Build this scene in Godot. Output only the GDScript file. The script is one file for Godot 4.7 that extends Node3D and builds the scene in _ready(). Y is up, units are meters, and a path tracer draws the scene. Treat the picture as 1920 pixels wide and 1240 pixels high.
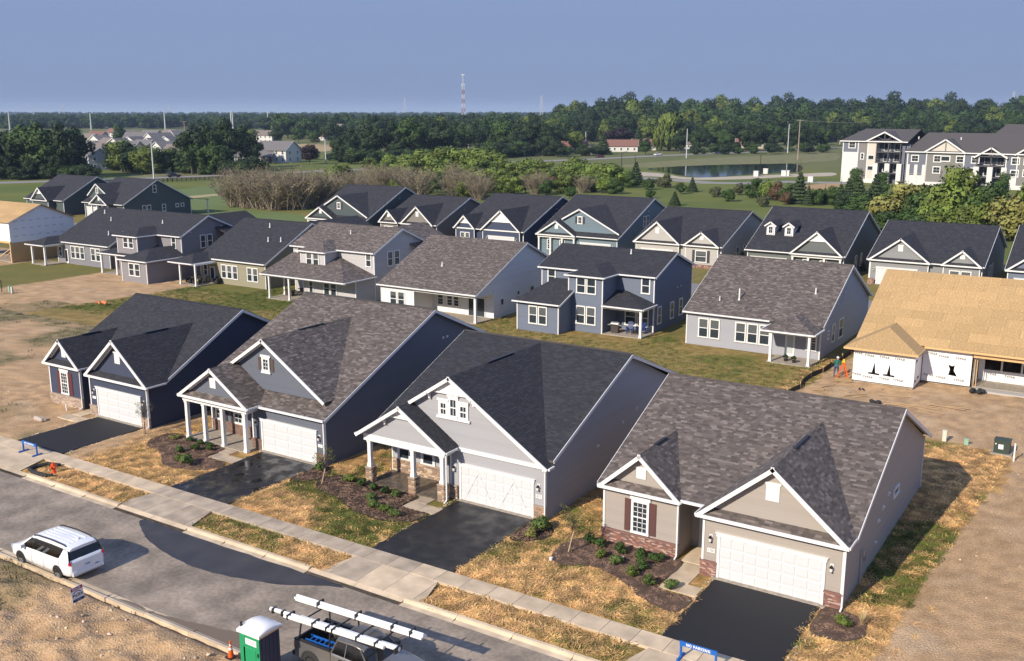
extends Node3D
# x runs along the street, -z runs away from it into the estate; plans below are written as (u, v) with x = u, z = -v
const CAM_H := 22.18
const FOCAL := 1858.0
const PITCH := 0.21855
const TURN := 0.56985
var rng := RandomNumberGenerator.new()
var M := {}
var used := {}
var boxes := {}
var hn: Node3D
var hu := 0.0
var hv := 0.0
var course := 0.15
var lap := 0.17
var white: StandardMaterial3D

class MB:
	var v := PackedVector3Array()
	var n := PackedVector3Array()
	var c := PackedColorArray()
	var t := PackedVector2Array()
	var ix := PackedInt32Array()
	func quad(a: Vector3, b: Vector3, d: Vector3, e: Vector3, col := Color.WHITE) -> void:
		var nn := (b - a).cross(d - a)
		if nn.length_squared() < 1e-12:
			nn = (d - a).cross(e - a)
		if nn.length_squared() < 1e-14:
			return
		nn = nn.normalized()
		var k := v.size()
		v.append(a); v.append(b); v.append(d); v.append(e)
		n.append(nn); n.append(nn); n.append(nn); n.append(nn)
		c.append(col); c.append(col); c.append(col); c.append(col)
		ix.append(k); ix.append(k + 2); ix.append(k + 1); ix.append(k); ix.append(k + 3); ix.append(k + 2)
	func tri(a: Vector3, b: Vector3, d: Vector3, col := Color.WHITE) -> void:
		var nn := (b - a).cross(d - a)
		if nn.length_squared() < 1e-14:
			return
		nn = nn.normalized()
		var k := v.size()
		v.append(a); v.append(b); v.append(d)
		n.append(nn); n.append(nn); n.append(nn)
		c.append(col); c.append(col); c.append(col)
		ix.append(k); ix.append(k + 2); ix.append(k + 1)
	func vert(p: Vector3, nn: Vector3, col := Color.WHITE) -> int:
		v.append(p); n.append(nn); c.append(col)
		return v.size() - 1
	func face(a: int, b: int, d: int) -> void:
		ix.append(a); ix.append(d); ix.append(b)
	func poly(p: Array, col := Color.WHITE) -> void:
		for i in range(1, p.size() - 1):
			tri(p[0], p[i], p[i + 1], col)
	func box(cen: Vector3, s: Vector3, col := Color.WHITE, b := Basis.IDENTITY) -> void:
		var h := s / 2.0
		var p := []
		for i in 8:
			p.append(cen + b * Vector3(h.x if i & 1 else -h.x, h.y if i & 2 else -h.y, h.z if i & 4 else -h.z))
		quad(p[4], p[5], p[7], p[6], col); quad(p[1], p[0], p[2], p[3], col)
		quad(p[5], p[1], p[3], p[7], col); quad(p[0], p[4], p[6], p[2], col)
		quad(p[6], p[7], p[3], p[2], col); quad(p[0], p[1], p[5], p[4], col)
	func tube(a: Vector3, b: Vector3, ra: float, rb: float, seg := 8, col := Color.WHITE, caps := true) -> void:
		var d := (b - a).normalized()
		var s := d.cross(Vector3.UP if absf(d.y) < 0.95 else Vector3.RIGHT).normalized()
		var w := d.cross(s)
		var k := v.size()
		for i in seg:
			var q := TAU * i / seg
			var o := s * cos(q) + w * sin(q)
			vert(a + o * ra, o, col); vert(b + o * rb, o, col)
		for i in seg:
			var j := (i + 1) % seg
			face(k + 2 * i, k + 2 * j + 1, k + 2 * i + 1); face(k + 2 * i, k + 2 * j, k + 2 * j + 1)
		if caps:
			var ca := []
			var cb := []
			for i in seg:
				var q := TAU * i / seg
				var o := s * cos(q) + w * sin(q)
				ca.append(a + o * ra); cb.append(b + o * rb)
			ca.reverse(); poly(ca, col); poly(cb, col)
	# rings of equal size joined lengthwise; normals are smoothed
	func loft(rings: Array, col := Color.WHITE, close := true, cap := true) -> void:
		var m: int = rings[0].size()
		var k := v.size()
		for r in rings.size():
			for i in m:
				var r0: Array = rings[maxi(r - 1, 0)]
				var r1: Array = rings[mini(r + 1, rings.size() - 1)]
				var along: Vector3 = r1[i] - r0[i]
				var around: Vector3 = rings[r][(i + 1) % m] - rings[r][(i - 1 + m) % m]
				vert(rings[r][i], around.cross(along).normalized(), col)
		for r in rings.size() - 1:
			for i in (m if close else m - 1):
				var j := (i + 1) % m
				var a := k + r * m + i
				var b := k + r * m + j
				face(a, b, b + m); face(a, b + m, a + m)
		if cap:
			var f: Array = rings[0].duplicate()
			f.reverse(); poly(f, col); poly(rings[-1], col)
	func mesh() -> ArrayMesh:
		var a := []
		a.resize(Mesh.ARRAY_MAX)
		a[Mesh.ARRAY_VERTEX] = v; a[Mesh.ARRAY_NORMAL] = n; a[Mesh.ARRAY_COLOR] = c; a[Mesh.ARRAY_INDEX] = ix
		if t.size() == v.size():
			a[Mesh.ARRAY_TEX_UV] = t
		var r := ArrayMesh.new()
		r.add_surface_from_arrays(Mesh.PRIMITIVE_TRIANGLES, a)
		return r

# ---------- names, parts ----------
func numbered(called: String) -> String:
	var k: int = used.get(called, 0)
	used[called] = k + 1
	return called if k == 0 else "%s_%03d" % [called, k]

func thing(called: String, label: String, cat: String, at := Vector3.ZERO, group := "", turn := 0.0) -> Node3D:
	var o := Node3D.new()
	o.name = numbered(called)
	add_child(o, true)
	o.position = at
	o.rotation.y = turn
	o.set_meta("label", label); o.set_meta("category", cat)
	if group:
		o.set_meta("group", group)
	return o

func copy(src: Node3D, called: String, at: Vector3, turn := 0.0, scl := Vector3.ONE, label := "", group := "") -> Node3D:
	var o: Node3D = src.duplicate()
	o.name = numbered(called)
	add_child(o, true)
	o.transform = Transform3D(Basis(Vector3.UP, turn).scaled_local(scl), at)
	if label:
		o.set_meta("label", label)
	if group:
		o.set_meta("group", group)
	return o

func part(called: String, mesh: Mesh, mat: Material, parent: Node, at := Vector3.ZERO, b := Basis.IDENTITY) -> MeshInstance3D:
	var o := MeshInstance3D.new()
	o.mesh = mesh
	o.material_override = mat
	o.name = called
	o.transform = Transform3D(b, at)
	parent.add_child(o, true)
	return o

func stuff(o: Node) -> void:
	o.set_meta("kind", "stuff")

func structure(called: String, mesh: Mesh, mat: Material, label: String) -> MeshInstance3D:
	var o := part(called, mesh, mat, self)
	o.set_meta("kind", "structure"); o.set_meta("label", label); o.set_meta("category", called.replace("_", " "))
	return o

func cube(s: Vector3) -> Mesh:
	var k := "%.3f %.3f %.3f" % [s.x, s.y, s.z]
	if not boxes.has(k):
		var b := BoxMesh.new()
		b.size = s
		boxes[k] = b
	return boxes[k]

func bx(parent: Node, called: String, at: Vector3, s: Vector3, mat: Material, b := Basis.IDENTITY) -> MeshInstance3D:
	return part(called, cube(s), mat, parent, at, b)

func along(p: Vector3, q: Vector3) -> Basis:
	var x := (q - p).normalized()
	var z := x.cross(Vector3.UP).normalized() if absf(x.y) < 0.98 else Vector3.BACK
	return Basis(x, z.cross(x), z)

# a board whose top edge runs from p to q
func board(parent: Node, called: String, p: Vector3, q: Vector3, h: float, d: float, mat: Material) -> MeshInstance3D:
	var b := along(p, q)
	return bx(parent, called, (p + q) / 2.0 - b.y * h / 2.0, Vector3((q - p).length(), h, d), mat, b)

# ---------- materials ----------
func lin(r: float, g: float, b: float) -> Color:
	return Color(r, g, b).linear_to_srgb()

func mat(key: String, r: float, g: float, b: float, rough := 0.85, metal := 0.0) -> StandardMaterial3D:
	if not M.has(key):
		var m := StandardMaterial3D.new()
		m.albedo_color = lin(r, g, b)
		m.roughness = rough
		m.metallic = metal
		m.resource_name = key
		M[key] = m
	return M[key]

func vmat(key: String, rough := 0.9) -> StandardMaterial3D:
	if not M.has(key):
		var m := mat(key, 1, 1, 1, rough)
		m.vertex_color_use_as_albedo = true
	return M[key]

func noise_tex(freq: float, lo: float, hi: float, seed_: int, size := 512, octaves := 4, kind := FastNoiseLite.TYPE_SIMPLEX_SMOOTH, tint := Color.WHITE) -> NoiseTexture2D:
	var f := FastNoiseLite.new()
	f.noise_type = kind
	f.frequency = freq
	f.seed = seed_
	f.fractal_octaves = octaves
	var t := NoiseTexture2D.new()
	t.width = size; t.height = size
	t.seamless = true
	t.noise = f
	var g := Gradient.new()
	g.set_color(0, Color(lo, lo, lo)); g.set_color(1, Color(hi * tint.r, hi * tint.g, hi * tint.b))
	t.color_ramp = g
	return t

func grain(m: StandardMaterial3D, tex: Texture2D, scale: float) -> void:
	m.albedo_texture = tex
	m.uv1_triplanar = true
	m.uv1_world_triplanar = true
	m.uv1_scale = Vector3.ONE * scale

# ---------- picture position to place ----------
func cam_basis() -> Basis:
	return Basis.from_euler(Vector3(-PITCH, TURN, 0))

func gp(px: float, py: float, y := 0.0) -> Vector3:
	var d := cam_basis() * Vector3((px - 960.0) / FOCAL, -(py - 620.0) / FOCAL, -1.0)
	var t := (y - CAM_H) / d.y
	return Vector3(d.x * t, y, d.z * t)

func tall(p: Vector3, py: float) -> float:
	var bt := cam_basis().transposed()
	var a := bt * (p - Vector3(0, CAM_H, 0))
	var b := bt * Vector3.UP
	var k := (620.0 - py) / FOCAL
	return -(a.y + k * a.z) / (b.y + k * b.z)

# ---------- convex outlines ----------
func span(p: PackedVector2Array, y: float) -> Vector2:
	var lo := 1e9
	var hi := -1e9
	for i in p.size():
		var a := p[i]
		var b := p[(i + 1) % p.size()]
		if (a.y <= y and b.y >= y) or (b.y <= y and a.y >= y):
			if absf(a.y - b.y) < 1e-6:
				lo = minf(lo, minf(a.x, b.x)); hi = maxf(hi, maxf(a.x, b.x))
			else:
				var x := a.x + (b.x - a.x) * (y - a.y) / (b.y - a.y)
				lo = minf(lo, x); hi = maxf(hi, x)
	return Vector2(lo, hi)

func low_high(p: PackedVector2Array) -> Vector2:
	var r := Vector2(1e9, -1e9)
	for q in p:
		r.x = minf(r.x, q.y); r.y = maxf(r.y, q.y)
	return r

# lap siding on an outline: every course is a tilted board with a lower lip
# holes are Rect2 in the same (along, up) measure and stay open
func lay_siding(mb: MB, o: Vector3, t: Vector3, nn: Vector3, p: PackedVector2Array, e: float, holes := []) -> void:
	var r := low_high(p)
	var y := r.x
	while y < r.y - 0.01:
		var top := minf(y + e, r.y - 0.0005)
		var cuts := [y, top]
		for h: Rect2 in holes:
			for c in [h.position.y, h.end.y]:
				if c > y + 0.001 and c < top - 0.001:
					cuts.append(c)
		cuts.sort()
		var g := rng.randf_range(0.95, 1.04)
		var col := Color(g, g, g)
		for i in cuts.size() - 1:
			var y0: float = cuts[i]
			var y1: float = cuts[i + 1]
			var a := span(p, y0 + 0.0005)
			var b := span(p, y1)
			if a.y <= a.x:
				continue
			var l0 := 0.02 - 0.016 * (y0 - y) / (top - y)
			var l1 := 0.02 - 0.016 * (y1 - y) / (top - y)
			var x := a.x
			var gaps := []
			for h: Rect2 in holes:
				if h.position.y < (y0 + y1) / 2 and h.end.y > (y0 + y1) / 2 and h.end.x > a.x and h.position.x < a.y:
					gaps.append([h.position.x, h.end.x])
			gaps.sort_custom(func(m, n): return m[0] < n[0])
			gaps.append([1e9, 1e9])
			for w in gaps:
				var x1: float = minf(w[0], a.y)
				if x1 > x + 0.001:
					var bl := minf(b.x, b.y) if x == a.x else x
					var br := maxf(b.x, b.y) if x1 == a.y else x1
					var q0 := o + t * x + Vector3.UP * y0
					var q1 := o + t * x1 + Vector3.UP * y0
					var q2 := o + t * br + Vector3.UP * y1
					var q3 := o + t * bl + Vector3.UP * y1
					mb.quad(q0 + nn * l0, q1 + nn * l0, q2 + nn * l1, q3 + nn * l1, col)
					if i == 0:
						mb.quad(q0, q1, q1 + nn * l0, q0 + nn * l0, col)
				x = maxf(x, w[1])
		y += e

# shingles laid in courses on a sloping outline given in 3D; tones are the colours of the single tabs
func lay_shingles(mb: MB, pts: Array, tones: Array, e: float, wide: float) -> void:
	var nn := Vector3.ZERO
	for i in pts.size():
		nn += (pts[i] as Vector3).cross(pts[(i + 1) % pts.size()])
	nn = nn.normalized()
	if nn.y < 0:
		nn = -nn
	var up := (Vector3.UP - nn * nn.y).normalized()
	var s := up.cross(nn)
	var o: Vector3 = pts[0]
	var p := PackedVector2Array()
	for q: Vector3 in pts:
		p.append(Vector2((q - o).dot(s), (q - o).dot(up)))
	var r := low_high(p)
	var y := r.x
	var nt := tones.size()
	while y < r.y - 0.01:
		var y1 := minf(y + e, r.y - 0.0005)
		var a := span(p, y + 0.0005)
		var b := span(p, y1)
		if a.y > a.x + 0.01:
			var x := a.x
			var lo := a.x
			var hi := a.y
			if b.x < b.y:
				lo = minf(lo, b.x); hi = maxf(hi, b.y)
			x = lo
			while x < hi - 0.001:
				var x1 := x + rng.randf_range(0.45, 1.35) * wide
				if x1 > hi - 0.06:
					x1 = hi
				var l := rng.randf_range(0.010, 0.020)
				var col: Color = tones[rng.randi() % nt]
				var g := rng.randf_range(0.9, 1.1)
				col = Color(col.r * g, col.g * g, col.b * g)
				var q0 := o + s * clampf(x, a.x, a.y) + up * y
				var q1 := o + s * clampf(x1, a.x, a.y) + up * y
				var q2 := o + s * clampf(x1, b.x, b.y) + up * y1
				var q3 := o + s * clampf(x, b.x, b.y) + up * y1
				mb.quad(q0 + nn * l, q1 + nn * l, q2 + nn * 0.004, q3 + nn * 0.004, col)
				mb.quad(q0, q1, q1 + nn * l, q0 + nn * l, col)
				x = x1
		y += e

func lay_slab(mb: MB, pts: Array, thick: float, col := Color.WHITE) -> void:
	var nn := Vector3.ZERO
	for i in pts.size():
		nn += (pts[i] as Vector3).cross(pts[(i + 1) % pts.size()])
	var p := pts.duplicate()
	if nn.y < 0:
		p.reverse()
	var q := []
	for w: Vector3 in p:
		q.append(w - Vector3.UP * thick)
	mb.poly(p, col)
	for i in p.size():
		var j: int = (i + 1) % p.size()
		mb.quad(q[i], q[j], p[j], p[i], col)
	q.reverse()
	mb.poly(q, col)

# ---------- house pieces, written in street coordinates (u along, y up, v away) ----------
func L(u: float, y: float, v: float) -> Vector3:
	return Vector3(u - hu, y, hv - v)

var open_walls := []
var openings := []

# the walls of a house are laid once all its windows are known, so that each window is a real opening
func finish() -> void:
	for w in open_walls:
		var holes := []
		for h in openings:
			var d: Vector3 = h[0] - w[1]
			if absf(d.dot(w[3])) < 0.12 and absf((h[1] as Vector3).dot(w[3])) > 0.9:
				holes.append(Rect2(d.dot(w[2]) - h[2] / 2, h[0].y - h[3] / 2, h[2], h[3]))
		var mb := MB.new()
		lay_siding(mb, w[1], w[2], w[3], w[4], w[5], holes)
		(w[0] as MeshInstance3D).mesh = mb.mesh()
	open_walls.clear(); openings.clear()

func begin(called: String, label: String, u: float, v: float, cat := "house") -> void:
	finish()
	hu = u; hv = v
	hn = thing(called, label, cat, Vector3(u, 0, -v))

# outline in (u, y) on a wall that faces the street
func wall_street(v: float, pts: Array, m: Material, called := "wall") -> MeshInstance3D:
	var p := PackedVector2Array()
	for q: Vector2 in pts:
		p.append(Vector2(q.x - hu, q.y))
	var o := part(called, null, m, hn)
	open_walls.append([o, Vector3(0, 0, hv - v), Vector3.RIGHT, Vector3.BACK, p, lap])
	return o

# outline in (v, y) on a wall across the street; side 1 faces +u, -1 faces -u
func wall_side(u: float, side: int, pts: Array, m: Material, called := "wall") -> MeshInstance3D:
	var p := PackedVector2Array()
	for q: Vector2 in pts:
		p.append(Vector2((q.x - hv) * side, q.y))
	if side < 0:
		p.reverse()
	var o := part(called, null, m, hn)
	open_walls.append([o, Vector3(u - hu, 0, 0), Vector3(0, 0, -side), Vector3(side, 0, 0), p, lap])
	return o

func rect(a: float, b: float, y0: float, y1: float) -> Array:
	return [Vector2(a, y0), Vector2(b, y0), Vector2(b, y1), Vector2(a, y1)]

func corner(u: float, v: float, y0: float, y1: float, w := 0.11) -> void:
	bx(hn, "corner_trim", L(u, (y0 + y1) / 2, v), Vector3(w, y1 - y0, w), white)

func roof(called: String, planes: Array, tones: Array) -> MeshInstance3D:
	var deck := MB.new()
	var sh := MB.new()
	for p: Array in planes:
		lay_slab(deck, p, 0.09)
		lay_shingles(sh, p, tones, course, minf(course * 2.1, 0.36))
	var d := part(called, deck.mesh(), M.deck, hn)
	var o := part("shingles", sh.mesh(), M.shingle, d)
	stuff(o)
	return d

# floor boards, ceiling and a cross wall inside
func rooms(l: float, r: float, f: float, b: float, y0: float, he: float) -> void:
	bx(hn, "inside_floor", L((l + r) / 2, y0 + 0.2, (f + b) / 2), Vector3(r - l - 0.1, 0.03, b - f - 0.1), M.floor_wood)
	bx(hn, "inside_ceiling", L((l + r) / 2, he - 0.12, (f + b) / 2), Vector3(r - l - 0.1, 0.05, b - f - 0.1), M.plaster)
	bx(hn, "inside_wall", L((l + r) / 2, (y0 + he) / 2, (f + b) / 2), Vector3(r - l - 0.1, he - y0 - 0.3, 0.1), M.plaster)
	if he > 5.0:
		bx(hn, "upper_floor", L((l + r) / 2, 2.95, (f + b) / 2), Vector3(r - l - 0.1, 0.25, b - f - 0.1), M.floor_wood)

func gutter(p: Vector3, q: Vector3, called := "gutter") -> void:
	board(hn, called, p + Vector3(0, 0.02, 0), q + Vector3(0, 0.02, 0), 0.13, 0.12, white)

func spout(u: float, v: float, y1: float, y0 := 0.15) -> void:
	var mb := MB.new()
	mb.box(Vector3(0, (y0 + y1) / 2 - 0.1, 0), Vector3(0.075, y1 - y0 - 0.2, 0.06))
	mb.box(Vector3(0, y1 - 0.12, 0.1), Vector3(0.07, 0.07, 0.3), Color.WHITE, Basis(Vector3.RIGHT, -0.5))
	mb.box(Vector3(0, y0 - 0.02, 0.12), Vector3(0.075, 0.06, 0.3), Color.WHITE, Basis(Vector3.RIGHT, 0.35))
	part("downspout", mb.mesh(), M.whitev, hn, L(u, 0, v))

# a long house: ridge along the street, gables at both ends
# k: l r f b (wall lines) he ve vb ye vr yr wall tones, o = overhang at the gable ends
func shell(k: Dictionary) -> void:
	var o: float = k.get("o", 0.32)
	var l: float = k.l
	var r: float = k.r
	var y0: float = k.get("y0", 0.0)
	var m: Material = k.wall
	wall_street(k.f, rect(l, r, y0, k.he), m)
	for s in [-1, 1]:
		var u: float = r if s > 0 else l
		wall_side(u, s, [Vector2(k.f, y0), Vector2(k.b, y0), Vector2(k.b, k.he), Vector2(k.vr, k.yr - 0.1), Vector2(k.f, k.he)], m)
		var e: float = u + o * s
		for w in [[k.ve, k.ye], [k.vb, k.ye]]:
			board(hn, "rake_board", L(e + 0.02 * s, w[1] - 0.02, w[0]), L(e + 0.02 * s, k.yr - 0.02, k.vr), 0.2, 0.05, white)
			var mb := MB.new()
			mb.quad(L(u, w[1] - 0.1, w[0]), L(e, w[1] - 0.1, w[0]), L(e, k.yr - 0.1, k.vr), L(u, k.yr - 0.1, k.vr))
			part("soffit", mb.mesh(), white, hn)
		if not k.get("plain", false):
			corner(u, k.f, y0, k.he)
		corner(u, k.b, y0, k.he)
	if y0 < 0.5:
		bx(hn, "foundation", L((l + r) / 2, 0.02, (k.f + k.b) / 2), Vector3(r - l - 0.02, 0.3, k.b - k.f - 0.02), M.concrete)
	rooms(l, r, k.f, k.b, y0, k.he)
	var back := MB.new()
	back.quad(L(r, y0, k.b), L(l, y0, k.b), L(l, k.he, k.b), L(r, k.he, k.b))
	part("wall", back.mesh(), m, hn)
	roof("roof", [[L(l - o, k.ye, k.ve), L(r + o, k.ye, k.ve), L(r + o, k.yr, k.vr), L(l - o, k.yr, k.vr)]], k.tones)
	var keep := course
	course = 0.4
	roof("roof", [[L(r + o, k.ye, k.vb), L(l - o, k.ye, k.vb), L(l - o, k.yr, k.vr), L(r + o, k.yr, k.vr)]], k.tones)
	course = keep
	var t: Color = k.tones[0]
	var cap := MB.new()
	var x := l - o
	while x < r + o - 0.02:
		var x1 := minf(x + 0.3, r + o)
		var g := rng.randf_range(0.7, 1.1)
		for s in [-1, 1]:
			var sl: float = (k.yr - k.ye) / (k.vr - k.ve)
			var a := L(x, k.yr + 0.035, k.vr)
			var b := L(x1, k.yr + 0.03, k.vr)
			var dn := Vector3(0, -0.16 * sl - 0.012, 0.16 * s)
			if s > 0:
				cap.quad(a + dn, b + dn, b, a, Color(t.r * g, t.g * g, t.b * g))
			else:
				cap.quad(b + dn, a + dn, a, b, Color(t.r * g, t.g * g, t.b * g))
		x = x1
	stuff(part("ridge_cap", cap.mesh(), M.shingle, hn))
	for a in k.get("gut", [[l - o, r + o]]):
		gutter(L(a[0], k.ye, k.ve - 0.06), L(a[1], k.ye, k.ve - 0.06))
	var sof := MB.new()
	sof.quad(L(l, k.ye - 0.14, k.f), L(r, k.ye - 0.14, k.f), L(r, k.ye - 0.12, k.ve), L(l, k.ye - 0.12, k.ve))
	part("soffit", sof.mesh(), white, hn)

# a gable facing the street that runs back into the main roof
# g: l r (roof edges) wl wr (walls) ye ua ya vf (roof front) vw (wall) ; main roof rises from me at mv with slope ms
func gable(g: Dictionary, k: Dictionary) -> void:
	var ms: float = (k.yr - k.ye) / (k.vr - k.ve)
	var at := func(y: float) -> float: return k.ve + (y - k.ye) / ms + 0.03
	var ya: float = g.ya
	var lye: float = g.get("lye", g.ye)
	var back := func(y: float) -> float: return maxf(at.call(y), g.vf + 0.3)
	var lu: float = g.l if lye == g.ye else g.ua - (g.ua - g.l) * (ya - lye) / (ya - g.ye)
	var r := roof("gable_roof", [
		[L(g.ua, ya, g.vf), L(lu, lye, g.vf), L(lu, lye, back.call(lye)), L(g.ua, ya, at.call(ya))],
		[L(g.r, g.ye, g.vf), L(g.ua, ya, g.vf), L(g.ua, ya, at.call(ya)), L(g.r, g.ye, back.call(g.ye))]], k.tones)
	r.set_meta("label", "gable roof running back into the main slope")
	var f: float = g.vf - 0.03
	if course < 0.16:
		var span_v: float = at.call(ya) - g.vf
		board(hn, "ridge_vent", L(g.ua + 0.03, ya + 0.045, g.vf + span_v * 0.38), L(g.ua + 0.03, ya + 0.045, g.vf + span_v * 0.66), 0.05, 0.16, M.black)
	board(hn, "rake_board", L(lu, lye - 0.01, f), L(g.ua, ya - 0.01, f), 0.2, 0.06, white)
	board(hn, "rake_board", L(g.ua, ya - 0.01, f), L(g.r, g.ye - 0.01, f), 0.2, 0.06, white)
	bx(hn, "rake_apex", L(g.ua, ya - 0.1, f + 0.004), Vector3(0.16, 0.2, 0.062), white)
	var sl: float = (ya - g.ye) / (g.r - g.ua)
	var yb: float = g.get("yb", g.ye - 0.1)
	var top: float = ya - 0.12
	var hw: float = (top - yb) / sl
	# the wall inside the gable, cut off at its side walls
	var pts := [Vector2(g.ua - hw, yb), Vector2(g.ua + hw, yb), Vector2(g.ua, top)]
	if lye != g.ye:
		pts = [Vector2(maxf(g.wl, g.ua - hw), yb), Vector2(g.ua + hw, yb), Vector2(g.ua, top), Vector2(maxf(g.wl, g.ua - hw), maxf(top - (g.ua - g.wl) * sl, yb))]
	wall_street(g.vw, pts, g.get("gwall", k.wall), "gable_wall")
	var sof := MB.new()
	for s in [-1, 1]:
		var eu: float = g.r if s > 0 else lu
		var ey: float = g.ye if s > 0 else lye
		sof.quad(L(eu, ey - 0.1, g.vf), L(g.ua, ya - 0.1, g.vf), L(g.ua, ya - 0.1, g.vw), L(eu, ey - 0.1, g.vw))
		board(hn, "frieze_board", L(g.ua, ya - 0.13, g.vw - 0.04) if s > 0 else L(eu + 0.1, ey - 0.06, g.vw - 0.04), L(eu - 0.1, ey - 0.06, g.vw - 0.04) if s > 0 else L(g.ua, ya - 0.13, g.vw - 0.04), 0.12, 0.03, white)
	part("soffit", sof.mesh(), white, hn)
	if g.get("pent", true):
		roof("pent_roof", [[L(g.l + 0.12, g.ye + 0.02, g.vf), L(g.r - 0.12, g.ye + 0.02, g.vf), L(g.r - 0.12 - 0.42, g.ye + 0.32, g.vw), L(g.l + 0.12 + 0.42, g.ye + 0.32, g.vw)]], k.tones)
		board(hn, "fascia", L(g.l, g.ye + 0.03, f), L(g.r, g.ye + 0.03, f), 0.17, 0.07, white)
		var un := MB.new()
		un.quad(L(g.l, g.ye - 0.13, g.vw), L(g.r, g.ye - 0.13, g.vw), L(g.r, g.ye - 0.13, f), L(g.l, g.ye - 0.13, f))
		part("soffit", un.mesh(), white, hn)
	# short gutters at the eaves of the gable
	for s in g.get("guts", [1]):
		var eu: float = g.r if s > 0 else lu
		var ey: float = g.ye if s > 0 else lye
		board(hn, "gutter", L(eu, ey + 0.02, g.vf), L(eu, ey + 0.02, back.call(ey)), 0.12, 0.11, white)

# walls of a wing standing under a gable
func wing(wl: float, wr: float, vw: float, vback: float, ye: float, m: Material) -> void:
	wall_street(vw, rect(wl, wr, 0.0, ye - 0.1), m)
	wall_side(wr, 1, rect(vw, vback, 0.0, ye - 0.05), m)
	wall_side(wl, -1, rect(vw, vback, 0.0, ye - 0.05), m)
	corner(wl, vw, 0.0, ye - 0.12); corner(wr, vw, 0.0, ye - 0.12)
	bx(hn, "foundation", L((wl + wr) / 2, 0.02, (vw + vback) / 2), Vector3(wr - wl - 0.02, 0.3, vback - vw - 0.02), M.concrete)

# hipped roof over a porch or bay: eave rectangle from (l, vf) to (r, back); hips at the sides named in s ("l", "r")
func hip(called: String, l: float, r: float, vf: float, back: float, ye: float, p: float, tones: Array, s := "lr", top_back := 0.0) -> float:
	var a := (r - l) / (2.0 if s == "lr" else 1.0)
	var d := back - vf
	var e := minf(a, d)
	var ll := l + (e if "l" in s else 0.0)
	var rr := r - (e if "r" in s else 0.0)
	var yt := ye + p * e
	var tb := maxf(back, top_back)
	var planes := [[L(l, ye, vf), L(r, ye, vf), L(rr, yt, vf + e), L(ll, yt, vf + e)]]
	if absf(ll - rr) < 0.02:
		planes = [[L(l, ye, vf), L(r, ye, vf), L(rr, yt, vf + e)]]
	if "r" in s:
		planes.append([L(r, ye, vf), L(r, ye, back), L(rr, yt, tb), L(rr, yt, vf + e)] if tb > vf + e + 0.02 else [L(r, ye, vf), L(r, ye, back), L(rr, yt, vf + e)])
	if "l" in s:
		planes.append([L(l, ye, vf), L(ll, yt, vf + e), L(ll, yt, tb), L(l, ye, back)] if tb > vf + e + 0.02 else [L(l, ye, vf), L(ll, yt, vf + e), L(l, ye, back)])
	roof(called, planes, tones)
	gutter(L(l - 0.03, ye, vf - 0.06), L(r + 0.03, ye, vf - 0.06))
	if "r" in s:
		gutter(L(r + 0.06, ye, vf), L(r + 0.06, ye, back))
	if "l" in s:
		gutter(L(l - 0.06, ye, back), L(l - 0.06, ye, vf))
	var sof := MB.new()
	sof.quad(L(l, ye - 0.1, back), L(r, ye - 0.1, back), L(r, ye - 0.1, vf), L(l, ye - 0.1, vf))
	part("porch_ceiling", sof.mesh(), white, hn)
	return yt

func post(u: float, v: float, y0: float, y1: float, w := 0.2) -> void:
	var mb := MB.new()
	mb.box(Vector3(0, (y0 + y1) / 2, 0), Vector3(w, y1 - y0, w))
	mb.box(Vector3(0, y0 + 0.1, 0), Vector3(w + 0.06, 0.2, w + 0.06))
	mb.box(Vector3(0, y1 - 0.08, 0), Vector3(w + 0.06, 0.16, w + 0.06))
	part("post", mb.mesh(), M.whitev, hn, L(u, 0, v))

# ---------- windows and doors ----------
var far_panes := false

# built facing +z round its middle; cols and rows count the small panes of one sash; blind is the share of the height covered
func window_at(at: Vector3, b: Basis, w: float, h: float, cols := 1, rows := 1, blind := 0.0, trim := 0.09, hung := true, called := "window", lower := true) -> Node3D:
	var o := Node3D.new()
	o.name = called
	o.transform = Transform3D(b, at)
	hn.add_child(o, true)
	openings.append([at, b.z, w - 0.01, h - 0.01])
	if blind > 0.0:
		bx(o, "blind", Vector3(0, h / 2 - h * blind / 2, 0.024), Vector3(w - 0.02, h * blind, 0.008), M.blind)
	var f := MB.new()
	var t := trim
	f.box(Vector3(-w / 2 - t / 2 + 0.02, 0, 0.04), Vector3(t + 0.04, h + 2 * t, 0.08)); f.box(Vector3(w / 2 + t / 2 - 0.02, 0, 0.04), Vector3(t + 0.04, h + 2 * t, 0.08))
	f.box(Vector3(0, h / 2 + t / 2 - 0.02, 0.042), Vector3(w, t + 0.04, 0.084)); f.box(Vector3(0, -h / 2 - t / 2 + 0.02, 0.05), Vector3(w + 2 * t + 0.04, t + 0.04, 0.1))
	if hung:
		f.box(Vector3(0, 0, 0.045), Vector3(w, 0.07, 0.05))
	part("frame", f.mesh(), M.whitev, o)
	var ph := h / 2 if hung else h
	for s in ([1, -1] if hung else [0]):
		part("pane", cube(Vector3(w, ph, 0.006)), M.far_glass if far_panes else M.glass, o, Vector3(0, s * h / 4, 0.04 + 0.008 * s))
	if cols * rows > 1:
		var g := MB.new()
		for s in ([1, -1] if hung else [0]):
			if s < 0 and not lower:
				continue
			for i in range(1, cols):
				g.box(Vector3(-w / 2 + w * i / cols, s * h / 4, 0.05), Vector3(0.03, ph, 0.02))
			for j in range(1, rows):
				g.box(Vector3(0, s * h / 4 - ph / 2 + ph * j / rows, 0.05), Vector3(w, 0.03, 0.02))
		part("muntin", g.mesh(), M.whitev, o)
	return o

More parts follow.
